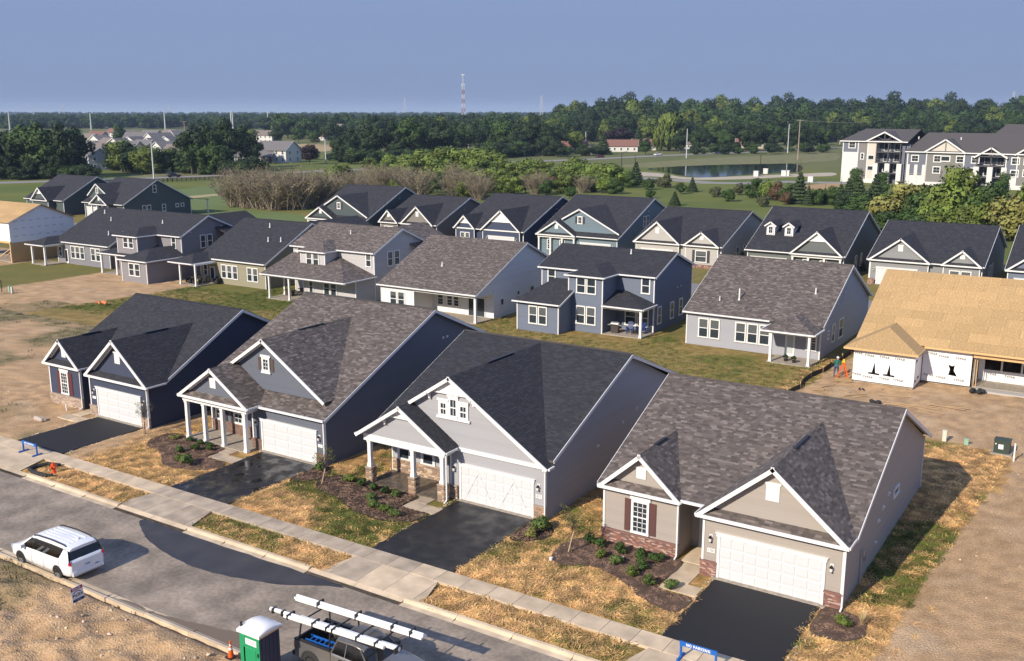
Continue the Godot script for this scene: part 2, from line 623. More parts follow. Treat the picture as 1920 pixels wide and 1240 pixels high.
func win(u0: float, u1: float, y0: float, y1: float, v: float, cols := 1, rows := 1, blind := 0.0, trim := 0.09, hung := true, called := "window") -> Node3D:
	return window_at(L((u0 + u1) / 2, (y0 + y1) / 2, v) + Vector3(0, 0, 0.02), Basis.IDENTITY, u1 - u0, y1 - y0, cols, rows, blind, trim, hung, called)

# a row of n equal windows side by side
func wins(u0: float, u1: float, y0: float, y1: float, v: float, n: int, blind := 0.0, cols := 1, rows := 1) -> void:
	var w := (u1 - u0 + 0.08) / n
	for i in n:
		win(u0 + i * w + 0.08, u0 + (i + 1) * w - 0.16, y0 + 0.08, y1 - 0.08, v, cols, rows, blind, 0.08)

func win_side(v0: float, v1: float, y0: float, y1: float, u: float, blind := 0.0, hung := true) -> Node3D:
	return window_at(L(u, (y0 + y1) / 2, (v0 + v1) / 2) + Vector3(0.02, 0, 0), Basis(Vector3.UP, PI / 2), v1 - v0, y1 - y0, 1, 1, blind, 0.08, hung)

func shutter(u0: float, u1: float, y0: float, y1: float, v: float, m: Material) -> void:
	var o := bx(hn, "shutter", L((u0 + u1) / 2, (y0 + y1) / 2, v) + Vector3(0, 0, 0.035), Vector3(u1 - u0, y1 - y0, 0.035), m)
	for s in [-1, 1]:
		bx(o, "shutter_panel", Vector3(0, s * (y1 - y0) * 0.235, 0.02), Vector3((u1 - u0) * 0.68, (y1 - y0) * 0.4, 0.012), m)

func vent(u0: float, u1: float, y0: float, y1: float, v: float) -> void:
	var o := bx(hn, "gable_vent", L((u0 + u1) / 2, (y0 + y1) / 2, v) + Vector3(0, 0, 0.03), Vector3(u1 - u0, y1 - y0, 0.06), white)
	bx(o, "vent_cap", Vector3(0, (y1 - y0) / 2, 0.012), Vector3(u1 - u0 + 0.14, 0.1, 0.085), white)
	var n := 7
	for i in n:
		bx(o, "slat", Vector3(0, -(y1 - y0) * 0.4 + (y1 - y0) * 0.78 * i / n, 0.034), Vector3((u1 - u0) * 0.86, 0.03, 0.016), white, Basis(Vector3.RIGHT, 0.5))

func lantern(u: float, y: float, v: float) -> void:
	var o := bx(hn, "wall_lantern", L(u, y, v) + Vector3(0, 0, 0.03), Vector3(0.16, 0.36, 0.03), white)
	var mb := MB.new()
	mb.tube(Vector3(0, 0.02, 0.12), Vector3(0, 0.14, 0.12), 0.10, 0.03, 8)
	part("lantern_cap", mb.mesh(), M.black, o)
	bx(o, "lantern_arm", Vector3(0, 0.12, 0.06), Vector3(0.03, 0.03, 0.12), M.black)
	var lb := MB.new()
	lb.tube(Vector3(0, -0.2, 0.12), Vector3(0, -0.16, 0.12), 0.04, 0.07, 8)
	part("lantern_foot", lb.mesh(), M.black, o)
	var g := MB.new()
	g.tube(Vector3(0, -0.16, 0.12), Vector3(0, 0.02, 0.12), 0.06, 0.08, 8)
	part("lantern_glass", g.mesh(), M.lampglass, o)

func number_plate(u: float, y: float, v: float, txt: String) -> void:
	var o := bx(hn, "number_plate", L(u, y, v) + Vector3(0, 0, 0.03), Vector3(0.4, 0.2, 0.03), white)
	if txt:
		letters(o, "digits", txt, 0.13, Vector3(0, 0, 0.018), M.ink)

func letters(parent: Node, called: String, txt: String, h: float, at: Vector3, m: Material, b := Basis.IDENTITY, bold := 0) -> MeshInstance3D:
	var t := TextMesh.new()
	t.text = txt
	var f := SystemFont.new()
	f.font_names = PackedStringArray(["Droid Sans"])
	f.font_weight = 700 if bold else 400
	t.font = f
	t.font_size = 32
	t.pixel_size = h / 24.0
	t.depth = 0.004
	t.curve_step = 2.0
	return part(called, t, m, parent, at, b)

# rows x cols raised panels; style "carriage" adds slanted battens
func garage(u0: float, u1: float, y1: float, v: float, rows: int, cols: int, style := "") -> void:
	var w := u1 - u0
	var o := bx(hn, "garage_door", L((u0 + u1) / 2, y1 / 2, v) + Vector3(0, 0, 0.006), Vector3(w, y1, 0.06), M.door)
	var pw := w / cols
	var ph := y1 / rows
	for j in rows:
		for i in cols:
			var s := Vector3(pw - 0.09, ph - 0.11, 0.02)
			if style == "flush":
				s = Vector3(pw - 0.02, ph - 0.025, 0.01)
			part("panel", bevel(s), M.door, o, Vector3(-w / 2 + pw * (i + 0.5), -y1 / 2 + ph * (j + 0.5), 0.03))
	if style == "carriage":
		for s in [-1, 1]:
			for q in [-1, 1]:
				board(o, "batten", Vector3(s * w * 0.25, y1 * 0.45, 0.06), Vector3(s * w * 0.25 + q * w * 0.22, -y1 * 0.46, 0.06), 0.09, 0.008, M.door)
	var t := 0.13
	var f := MB.new()
	f.box(Vector3(-w / 2 - t / 2, 0, 0.03), Vector3(t, y1, 0.09)); f.box(Vector3(w / 2 + t / 2, 0, 0.03), Vector3(t, y1, 0.09))
	f.box(Vector3(0, y1 / 2 + 0.08, 0.04), Vector3(w + 2 * t + 0.1, 0.18, 0.12)); f.box(Vector3(0, y1 / 2 + 0.185, 0.06), Vector3(w + 2 * t + 0.2, 0.04, 0.17))
	part("door_trim", f.mesh(), M.whitev, hn, L((u0 + u1) / 2, y1 / 2, v) + Vector3(0, 0, 0.005))
	bx(hn, "threshold", L((u0 + u1) / 2, 0.02, v - 0.12), Vector3(w + 0.5, 0.06, 0.36), M.concrete)

# a plate with sloping edges, lying on z = 0
func bevel(s: Vector3) -> Mesh:
	var k := "bevel %.3f %.3f %.3f" % [s.x, s.y, s.z]
	if not boxes.has(k):
		var mb := MB.new()
		var a := []
		var b := []
		for q in [[-1, -1], [1, -1], [1, 1], [-1, 1]]:
			a.append(Vector3(q[0] * s.x / 2, q[1] * s.y / 2, 0)); b.append(Vector3(q[0] * (s.x / 2 - s.z), q[1] * (s.y / 2 - s.z), s.z))
		for i in 4:
			mb.quad(a[i], a[(i + 1) % 4], b[(i + 1) % 4], b[i])
		mb.quad(b[0], b[1], b[2], b[3])
		boxes[k] = mb.mesh()
	return boxes[k]

# bricks or ledge stones laid on a face: o lower corner, t along, nn outward, size w x h
func masonry(mb: MB, o: Vector3, t: Vector3, nn: Vector3, w: float, h: float, bw: float, bh: float, tones: Array, uneven := 0.004) -> void:
	var y := 0.0
	var odd := false
	while y < h - 0.01:
		var y1 := minf(y + bh, h)
		var x := -bw * 0.5 if odd else 0.0
		while x < w - 0.005:
			var x1 := x + bw * (rng.randf_range(0.6, 1.4) if uneven > 0.006 else 1.0)
			var a := maxf(x, 0.0) + 0.005
			var b := minf(x1, w) - 0.005
			if b - a > 0.02:
				var c: Color = tones[rng.randi() % tones.size()]
				var g := rng.randf_range(0.85, 1.12)
				c = Color(c.r * g, c.g * g, c.b * g)
				var z := 0.012 + rng.randf() * uneven
				var p := [o + t * a + Vector3.UP * (y + 0.005), o + t * b + Vector3.UP * (y + 0.005), o + t * b + Vector3.UP * (y1 - 0.005), o + t * a + Vector3.UP * (y1 - 0.005)]
				var q := []
				for e: Vector3 in p:
					q.append(e + nn * z)
				mb.quad(q[0], q[1], q[2], q[3], c)
				for i in 4:
					mb.quad(p[i], p[(i + 1) % 4], q[(i + 1) % 4], q[i], c)
			x = x1
		odd = not odd
		y = y1

# a pier or knee wall clad on the street face and both ends
func clad(called: String, u0: float, u1: float, v: float, deep: float, h: float, bw: float, bh: float, tones: Array, cap: Material, uneven := 0.004) -> void:
	var w := u1 - u0
	var base := bx(hn, called, L((u0 + u1) / 2, h / 2, v + deep / 2), Vector3(w, h, deep), M.mortar)
	var mb := MB.new()
	masonry(mb, Vector3(-w / 2, -h / 2, deep / 2), Vector3.RIGHT, Vector3.BACK, w, h, bw, bh, tones, uneven)
	masonry(mb, Vector3(w / 2, -h / 2, deep / 2), Vector3.FORWARD, Vector3.RIGHT, deep, h, bw, bh, tones, uneven)
	masonry(mb, Vector3(-w / 2, -h / 2, -deep / 2), Vector3.BACK, Vector3.LEFT, deep, h, bw, bh, tones, uneven)
	var o := part("masonry", mb.mesh(), M.vc, base)
	stuff(o)
	bx(base, "cap_stone", Vector3(0, h / 2 + 0.03, 0.01), Vector3(w + 0.05, 0.06, deep + 0.07), cap)

# the same with every stone a piece of its own
func clad_stones(called: String, u0: float, u1: float, v: float, deep: float, h: float, sides := true) -> void:
	var w := u1 - u0
	var base := bx(hn, called, L((u0 + u1) / 2, h / 2, v + deep / 2), Vector3(w, h, deep), M.mortar)
	var faces := [[Vector3(-w / 2, -h / 2, deep / 2), Basis.IDENTITY, w]]
	if sides:
		faces.append([Vector3(w / 2, -h / 2, deep / 2), Basis(Vector3.UP, PI / 2), deep])
		faces.append([Vector3(-w / 2, -h / 2, -deep / 2), Basis(Vector3.UP, -PI / 2), deep])
	for f in faces:
		var y := 0.0
		while y < h - 0.05:
			var bh: float = [0.1, 0.13, 0.16][rng.randi() % 3]
			if y + bh > h - 0.06:
				bh = h - y
			bh = snappedf(bh, 0.01)
			var x := 0.0
			while x < f[2] - 0.02:
				var bw: float = [0.24, 0.32, 0.42][rng.randi() % 3]
				if x + bw > f[2] - 0.14:
					bw = snappedf(f[2] - x, 0.01)
				var b: Basis = f[1]
				var st := part("stone", bevel(Vector3(bw - 0.015, bh - 0.015, 0.03)), M["stone%d" % (rng.randi() % 5)], base, f[0] + b * Vector3(x + bw / 2, y + bh / 2, rng.randf_range(-0.004, 0.012)), b)
				st.name = "stone"
				x += bw
			y += bh
	bx(base, "cap_stone", Vector3(0, h / 2 + 0.03, 0.01), Vector3(w + 0.05, 0.06, deep + 0.07), M.capstone)

func roof_pipe(u: float, v: float, y: float, h := 0.45, r := 0.05) -> void:
	var mb := MB.new()
	mb.tube(Vector3(0, -0.2, 0), Vector3(0, h, 0), r, r, 8)
	mb.tube(Vector3(0, -0.1, 0), Vector3(0, 0.12, 0), r * 2.2, r * 1.1, 8)
	part("vent_pipe", mb.mesh(), M.whitev, hn, L(u, y, v))

func side_vent(v: float, y: float, u: float, s := 0.16) -> void:
	var o := bx(hn, "wall_vent", L(u + 0.03, y, v), Vector3(0.06, s, s), white)
	bx(o, "vent_hood", Vector3(0.05, 0.03, 0), Vector3(0.08, s * 0.5, s * 0.8), white, Basis(Vector3.BACK, -0.4))

# ---------- materials of the houses ----------
var dark_tones := [Color(0.029, 0.030, 0.038), Color(0.037, 0.038, 0.047), Color(0.046, 0.047, 0.056), Color(0.033, 0.034, 0.043)]
var brown_tones := [Color(0.116, 0.097, 0.088), Color(0.145, 0.122, 0.111), Color(0.097, 0.080, 0.073), Color(0.130, 0.109, 0.099), Color(0.226, 0.191, 0.174), Color(0.163, 0.136, 0.124)]
var brick_tones := [Color(0.26, 0.12, 0.09), Color(0.2, 0.1, 0.08), Color(0.33, 0.18, 0.14), Color(0.16, 0.09, 0.08), Color(0.45, 0.33, 0.28)]
var pale_tones := [Color(0.42, 0.32, 0.25), Color(0.36, 0.27, 0.21), Color(0.5, 0.4, 0.32), Color(0.3, 0.22, 0.18)]
var brown_brick := [Color(0.19, 0.12, 0.09), Color(0.16, 0.1, 0.08), Color(0.22, 0.14, 0.11)]

func house_materials() -> void:
	white = mat("white_trim", 0.72, 0.72, 0.71, 0.45)
	var wv := vmat("white_trim_pieces", 0.45)
	wv.albedo_color = lin(0.72, 0.72, 0.71)
	M.whitev = wv
	M.deck = mat("roof_edge", 0.06, 0.055, 0.055, 0.9)
	M.shingle = vmat("shingle", 0.92)
	grain(M.shingle, noise_tex(0.2, 0.82, 1.0, 5, 512, 2), 0.9)
	M.vc = vmat("coloured_pieces", 0.85)
	M.concrete = mat("concrete", 0.44, 0.38, 0.31, 0.9)
	grain(M.concrete, noise_tex(0.02, 0.75, 1.0, 9), 0.3)
	M.mortar = mat("mortar", 0.34, 0.29, 0.25, 0.95)
	M.capstone = mat("cap_stone", 0.36, 0.28, 0.22, 0.8)
	M.brickcap = mat("brick_cap", 0.22, 0.12, 0.1, 0.85)
	M.floor_wood = mat("dark_floor_boards", 0.1, 0.065, 0.04, 0.7)
	M.plaster = mat("plaster", 0.4, 0.38, 0.35, 0.9)
	M.far_glass = mat("painted_dark_glass", 0.03, 0.035, 0.04, 0.06)  # opaque far panes; the darkness of the unlit rooms is painted into them
	M.blind = mat("window_blind", 0.62, 0.62, 0.58, 0.8)
	M.door = mat("garage_door_paint", 0.585, 0.595, 0.61, 0.4)
	M.black = mat("black_metal", 0.02, 0.02, 0.02, 0.4)
	M.ink = mat("black_print", 0.03, 0.03, 0.03, 0.7)
	M.lampglass = mat("frosted_glass", 0.7, 0.68, 0.62, 0.2)
	var g := mat("window_glass", 0.05, 0.07, 0.09, 0.03)
	g.albedo_color.a = 0.42
	g.transparency = BaseMaterial3D.TRANSPARENCY_ALPHA
	M.glass = g
	var st := [[0.36, 0.22, 0.13], [0.27, 0.17, 0.11], [0.44, 0.31, 0.2], [0.22, 0.16, 0.12], [0.5, 0.4, 0.3]]
	for i in 5:
		mat("stone%d" % i, st[i][0], st[i][1], st[i][2], 0.9)
	for w in [["navy", .052, .07, .13], ["slate", .160, .18, .232], ["pale_grey", .495, .50, .53], ["tan", .50, .445, .395], ["lightgrey", .47, .485, .545], ["blue_grey", .195, .235, .325], ["white_siding", 1.05, 1.04, 1.03], ["off_white", .66, .645, .65],
			["olive", .40, .37, .26], ["mid_grey", .33, .315, .335], ["cool_grey", .29, .29, .33], ["b_grey", .34, .35, .36], ["b_dark", .165, .185, .185], ["b_cream", .60, .58, .55], ["b_blue", .20, .28, .34], ["b_navy", .05, .07, .14], ["b_taupe", .28, .26, .24], ["b_green", .085, .115, .12], ["b_green2", .095, .125, .135]]:
		var m := vmat(w[0], 0.7)
		m.albedo_color = lin(w[1] * 0.66, w[2] * 0.66, w[3] * 0.66)
	mat("maroon", 0.10, 0.025, 0.025, 0.6)
	mat("brown_shutter", 0.085, 0.06, 0.05, 0.6)
	mat("oxblood", 0.10, 0.045, 0.04, 0.6)
	mat("charcoal", 0.04, 0.04, 0.045, 0.6)

func front_house_navy() -> void:
	begin("house_navy", "navy one-storey house with black shingle roof, maroon shutters and stone base", -64.2, 42.9)
	var k := {"l": -70.3, "r": -58.15, "f": 45.2, "b": 60.0, "he": 3.2, "ve": 44.1, "vb": 59.9, "ye": 3.2, "vr": 51.8, "yr": 7.25, "wall": M.navy, "tones": dark_tones, "gut": [[-66.0, -64.5]], "plain": true}
	shell(k)
	gable({"l": -64.7, "r": -57.6, "wl": -64.75, "wr": -58.15, "ye": 3.2, "ua": -61.15, "ya": 6.2, "vf": 42.45, "vw": 42.9}, k)
	wing(-64.75, -58.15, 42.9, 45.2, 3.2, M.navy)
	vent(-61.5, -60.9, 4.38, 5.2, 42.9)
	garage(-63.85, -59.05, 2.1, 42.9, 4, 4)
	lantern(-64.32, 1.85, 42.9); lantern(-58.6, 1.85, 42.9); number_plate(-64.34, 1.37, 42.9, "")
	clad("stone_pier", -64.86, -63.98, 42.8, 0.1, 0.72, 0.24, 0.07, pale_tones, M.capstone, 0.02); clad("stone_pier", -58.93, -58.05, 42.8, 0.1, 0.72, 0.24, 0.07, pale_tones, M.capstone, 0.02)
	gable({"l": -70.45, "r": -65.9, "wl": -70.2, "wr": -66.3, "ye": 3.28, "ua": -68.15, "ya": 5.3, "vf": 42.8, "vw": 43.2, "guts": [1, -1]}, k)
	wing(-70.2, -66.3, 43.2, 45.2, 3.28, M.navy)
	vent(-68.4, -67.9, 3.85, 4.5, 43.2)
	win(-68.72, -67.92, 0.98, 2.62, 43.2, 3, 3)
	bx(hn, "window_header", L(-68.32, 2.8, 43.14), Vector3(1.15, 0.16, 0.08), white)
	shutter(-69.25, -68.88, 0.9, 2.68, 43.2, M.maroon); shutter(-67.76, -67.39, 0.9, 2.68, 43.2, M.maroon)
	clad("stone_base", -70.28, -66.22, 43.1, 0.12, 0.76, 0.26, 0.07, pale_tones, M.capstone, 0.02)
	spout(-66.25, 43.08, 3.2); spout(-58.06, 42.75, 3.1)
	bx(hn, "front_door", L(-65.5, 1.05, 45.16), Vector3(0.95, 2.05, 0.06), M.charcoal)
	side_vent(49.5, 1.2, -58.15); side_vent(52.0, 1.6, -58.15)

func front_house_slate() -> void:
	begin("house_slate", "slate blue house with brown shingle roof and white-columned porch", -48.3, 43.0)
	var k := {"l": -54.3, "r": -42.28, "f": 44.0, "b": 66.6, "he": 3.15, "ve": 43.6, "vb": 67.1, "ye": 3.2, "vr": 55.35, "yr": 8.35, "wall": M.slate, "tones": brown_tones, "gut": [[-47.9, -41.95]]}
	# the front wall behind the porch stands back; the shell's own front is the garage line
	var f: float = k.f
	shell_front(k, -48.75, 45.3)
	k.f = f
	gable({"l": -53.6, "r": -42.72, "wl": -51.3, "wr": -42.3, "ye": 4.0, "lye": 5.5, "ua": -48.15, "ya": 7.5, "vf": 44.55, "vw": 45.0, "yb": 3.9, "pent": false, "guts": []}, k)
	win(-48.52, -48.0, 5.28, 6.06, 45.0, 2, 3, 0.0, 0.1, false)
	bx(hn, "window_header", L(-48.26, 6.24, 44.93), Vector3(0.92, 0.15, 0.09), white); bx(hn, "window_sill", L(-48.26, 5.12, 44.93), Vector3(0.86, 0.12, 0.1), white)
	shutter(-48.98, -48.68, 5.22, 6.1, 45.0, M.brown_shutter); shutter(-47.84, -47.54, 5.22, 6.1, 45.0, M.brown_shutter)
	garage(-47.83, -43.1, 2.1, 44.0, 4, 4)
	lantern(-48.4, 1.85, 44.0); lantern(-42.72, 1.85, 44.0); number_plate(-42.68, 1.3, 44.0, "")
	clad("brick_pier", -48.8, -47.98, 43.88, 0.12, 0.72, 0.2, 0.067, brown_brick, M.brickcap); clad("brick_pier", -42.98, -42.2, 43.88, 0.12, 0.72, 0.2, 0.067, brown_brick, M.brickcap)
	spout(-42.25, 43.85, 3.1)
	# porch
	gable({"l": -54.5, "r": -47.7, "wl": -54.2, "wr": -48.4, "ye": 3.25, "ua": -51.1, "ya": 5.5, "vf": 42.6, "vw": 43.0, "guts": [1, -1]}, k)
	vent(-51.57, -51.0, 4.05, 4.7, 43.0)
	board(hn, "porch_beam", L(-54.45, 3.1, 43.05), L(-48.2, 3.1, 43.05), 0.36, 0.24, white)
	board(hn, "porch_beam", L(-54.3, 3.1, 43.1), L(-54.3, 3.1, 45.3), 0.36, 0.22, white); board(hn, "porch_beam", L(-48.3, 3.1, 45.3), L(-48.3, 3.1, 43.1), 0.36, 0.22, white)
	var un := MB.new()
	un.quad(L(-54.3, 3.0, 45.3), L(-48.3, 3.0, 45.3), L(-48.3, 3.0, 43.0), L(-54.3, 3.0, 43.0))
	part("porch_ceiling", un.mesh(), white, hn)
	for u in [-54.2, -52.45, -50.65, -48.5]:
		post(u, 43.08, 0.02, 2.76, 0.24)
	bx(hn, "porch_floor", L(-51.4, 0.02, 44.2), Vector3(6.0, 0.14, 2.5), M.concrete)
	clad("brick_base", -54.25, -49.9, 45.2, 0.1, 0.8, 0.2, 0.067, brown_brick, M.brickcap)
	win(-53.8, -53.15, 0.95, 2.3, 45.3, 2, 2); win(-51.95, -51.2, 0.95, 2.3, 45.3, 2, 2)
	shutter(-54.18, -53.9, 0.88, 2.34, 45.3, M.charcoal); shutter(-53.02, -52.72, 0.88, 2.34, 45.3, M.charcoal); shutter(-52.36, -52.06, 0.88, 2.34, 45.3, M.charcoal)
	bx(hn, "front_door", L(-49.35, 1.08, 45.24), Vector3(0.95, 2.1, 0.06), M.charcoal)
	win_side(59.6, 60.4, 4.0, 5.2, -42.28); win_side(60.7, 61.5, 4.0, 5.2, -42.28)
	side_vent(56.6, 6.0, -42.28); side_vent(57.1, 6.0, -42.28)

# a shell whose front wall is set back to v2 from its start up to u = ui
func shell_front(k: Dictionary, ui: float, v2: float) -> void:
	var m: Material = k.wall
	wall_street(v2, rect(k.l, ui, 0.0, k.he), m)
	wall_side(ui, -1, rect(k.f, v2, 0.0, k.he), m)
	corner(ui, k.f, 0.0, k.he)
	var l: float = k.l
	k.l = ui
	var keep := [k.tones]
	# the street wall of the garage only; the rest is laid over the full width below
	wall_street(k.f, rect(ui, k.r, 0.0, k.he), m)
	k.l = l
	shell_rest(k, v2)

func shell_rest(k: Dictionary, v2: float) -> void:
	var f: float = k.f
	var m: Material = k.wall
	var o := 0.32
	wall_side(k.r, 1, [Vector2(f, 0), Vector2(k.b, 0), Vector2(k.b, k.he), Vector2(k.vr, k.yr - 0.1), Vector2(f, k.he)], m)
	wall_side(k.l, -1, [Vector2(v2, 0), Vector2(k.b, 0), Vector2(k.b, k.he), Vector2(k.vr, k.yr - 0.1), Vector2(v2, k.he)], m)
	for s in [-1, 1]:
		var u: float = k.r if s > 0 else k.l
		var e: float = u + o * s
		for w in [k.ve, k.vb]:
			board(hn, "rake_board", L(e + 0.02 * s, k.ye - 0.02, w), L(e + 0.02 * s, k.yr - 0.02, k.vr), 0.2, 0.05, white)
			var mb := MB.new()
			mb.quad(L(u, k.ye - 0.1, w), L(e, k.ye - 0.1, w), L(e, k.yr - 0.1, k.vr), L(u, k.yr - 0.1, k.vr))
			part("soffit", mb.mesh(), white, hn)
	corner(k.r, f, 0.0, k.he); corner(k.r, k.b, 0.0, k.he); corner(k.l, v2, 0.0, k.he)
	bx(hn, "foundation", L((k.l + k.r) / 2, 0.01, (v2 + k.b) / 2), Vector3(k.r - k.l - 0.02, 0.28, k.b - v2 - 0.02), M.concrete)
	rooms(k.l, k.r, v2, k.b, 0.0, k.he)
	roof("roof", [[L(k.l - o, k.ye, k.ve), L(k.r + o, k.ye, k.ve), L(k.r + o, k.yr, k.vr), L(k.l - o, k.yr, k.vr)]], k.tones)
	var keep := course
	course = 0.4
	roof("roof", [[L(k.r + o, k.ye, k.vb), L(k.l - o, k.ye, k.vb), L(k.l - o, k.yr, k.vr), L(k.r + o, k.yr, k.vr)]], k.tones)
	course = keep
	board(hn, "ridge_cap", L(k.l - o, k.yr + 0.04, k.vr), L(k.r + o, k.yr + 0.04, k.vr), 0.05, 0.22, M.deck)
	var back := MB.new()
	back.quad(L(k.r, 0, k.b), L(k.l, 0, k.b), L(k.l, k.he, k.b), L(k.r, k.he, k.b))
	part("wall", back.mesh(), m, hn)
	for a in k.get("gut", [[k.l - o, k.r + o]]):
		gutter(L(a[0], k.ye, k.ve - 0.06), L(a[1], k.ye, k.ve - 0.06))

func front_house_pale() -> void:
	begin("house_pale_grey", "pale grey house with black shingle roof and stone-based porch columns", -32.2, 43.3)
	var k := {"l": -38.15, "r": -26.1, "f": 44.15, "b": 63.6, "he": 3.2, "ve": 44.4, "vb": 64.2, "ye": 3.5, "vr": 54.0, "yr": 7.5, "wall": M.pale_grey, "tones": dark_tones, "gut": []}
	shell_front(k, -32.5, 45.7)
	gable({"l": -38.9, "r": -25.72, "wl": -35.1, "wr": -26.1, "ye": 3.2, "lye": 5.55, "ua": -32.3, "ya": 7.44, "vf": 43.72, "vw": 44.12, "yb": 3.2, "pent": false, "guts": []}, k)
	board(hn, "band_board", L(-32.5, 3.24, 44.06), L(-26.05, 3.24, 44.06), 0.24, 0.06, white)
	board(hn, "gutter", L(-25.66, 3.24, 43.72), L(-25.66, 3.24, 44.3), 0.12, 0.11, white)
	# three windows in one casing
	win(-33.15, -32.72, 5.02, 5.74, 44.12, 2, 1, 0.0, 0.12, true); win(-32.46, -32.0, 5.02, 6.05, 44.12, 2, 1, 0.0, 0.12, true); win(-31.76, -31.3, 5.02, 5.74, 44.12, 2, 1, 0.0, 0.12, true)
	bx(hn, "window_sill", L(-32.22, 4.88, 44.02), Vector3(2.35, 0.14, 0.1), white)
	for a in [[-32.93, 5.94], [-32.23, 6.25], [-31.53, 5.94]]:
		bx(hn, "window_header", L(a[0], a[1], 44.02), Vector3(0.8, 0.13, 0.12), white)
	peak(-32.3, 7.32, 0.9, 1.15, 43.98); bracket(-33.85, 6.3, 43.95, 1); bracket(-30.75, 6.3, 43.95, -1)
	garage(-31.76, -26.95, 2.1, 44.15, 4, 8, "carriage")
	lantern(-32.22, 1.9, 44.15); lantern(-26.52, 1.9, 44.15); number_plate(-26.5, 1.35, 44.15, "877")
	clad_stones("stone_pier", -32.55, -31.92, 44.03, 0.12, 0.78); clad_stones("stone_pier", -26.79, -26.0, 44.03, 0.12, 0.78)
	spout(-26.04, 43.98, 3.1)
	# porch
	gable({"l": -38.62, "r": -31.82, "wl": -38.1, "wr": -32.3, "ye": 3.25, "ua": -35.22, "ya": 5.45, "vf": 42.75, "vw": 43.2, "yb": 3.2, "pent": false, "guts": [1, -1]}, k)
	peak(-35.22, 5.36, 0.65, 1.0, 43.06); bracket(-36.5, 4.5, 43.03, 1); bracket(-33.95, 4.5, 43.03, -1)
	board(hn, "porch_beam", L(-38.3, 3.2, 43.3), L(-32.25, 3.2, 43.3), 0.42, 0.3, white)
	board(hn, "porch_beam", L(-38.15, 3.2, 43.4), L(-38.15, 3.2, 45.7), 0.42, 0.26, white); board(hn, "porch_beam", L(-32.4, 3.2, 44.2), L(-32.4, 3.2, 43.4), 0.42, 0.26, white)
	var un := MB.new()
	un.quad(L(-38.2, 3.0, 45.7), L(-32.4, 3.0, 45.7), L(-32.4, 3.0, 43.2), L(-38.2, 3.0, 43.2))
	part("porch_ceiling", un.mesh(), white, hn)
	for u in [-38.0, -34.7, -32.55]:
		clad_stones("stone_column_base", u - 0.24, u + 0.24, 43.16, 0.48, 1.02)
		post(u, 43.38, 1.08, 2.8, 0.24)
	bx(hn, "porch_floor", L(-35.3, 0.03, 44.6), Vector3(5.7, 0.16, 2.7), M.wet_concrete)
	clad_stones("stone_knee_wall", -38.1, -34.1, 45.58, 0.12, 0.9, false)
	win(-37.6, -36.8, 1.0, 2.3, 45.7, 1, 1, 0.0, 0.14); win(-35.75, -34.95, 1.0, 2.3, 45.7, 1, 1, 0.0, 0.14)
	bx(hn, "front_door", L(-33.3, 1.1, 45.64), Vector3(0.95, 2.1, 0.06), M.charcoal)
	spout(-32.1, 43.12, 3.15, 0.2)
	side_vent(50.2, 2.6, -26.1); side_vent(53.5, 3.2, -26.1); side_vent(55.4, 3.6, -26.1, 0.2)

# boarded peak of a gable and its wooden brackets
func peak(u: float, y: float, h: float, half: float, v: float) -> void:
	var mb := MB.new()
	var o := L(u, y, v)
	mb.tri(o + Vector3(-half, -h, 0.0), o + Vector3(half, -h, 0.0), o)
	var base := part("peak_boards", mb.mesh(), M.whitev, hn)
	for i in 7:
		var x := -half * 0.8 + half * 1.6 * i / 6.0
		var t := -h * absf(x) / half
		if t > -h + 0.06:
			bx(base, "batten", o + Vector3(x, (t - h) / 2, 0.012), Vector3(0.05, h + t, 0.02), white)
	bx(base, "ledge", o + Vector3(0, -h - 0.03, 0.05), Vector3(half * 2, 0.1, 0.1), white)

func bracket(u: float, y: float, v: float, _s: int) -> void:
	var mb := MB.new()
	mb.box(Vector3(0, -0.02, 0.14), Vector3(0.1, 0.1, 0.42)); mb.box(Vector3(0, -0.2, 0.0), Vector3(0.1, 0.42, 0.1))
	mb.box(Vector3(0, -0.17, 0.13), Vector3(0.08, 0.09, 0.42), Color.WHITE, Basis(Vector3.RIGHT, -0.75))
	part("gable_bracket", mb.mesh(), M.whitev, hn, L(u, y, v))

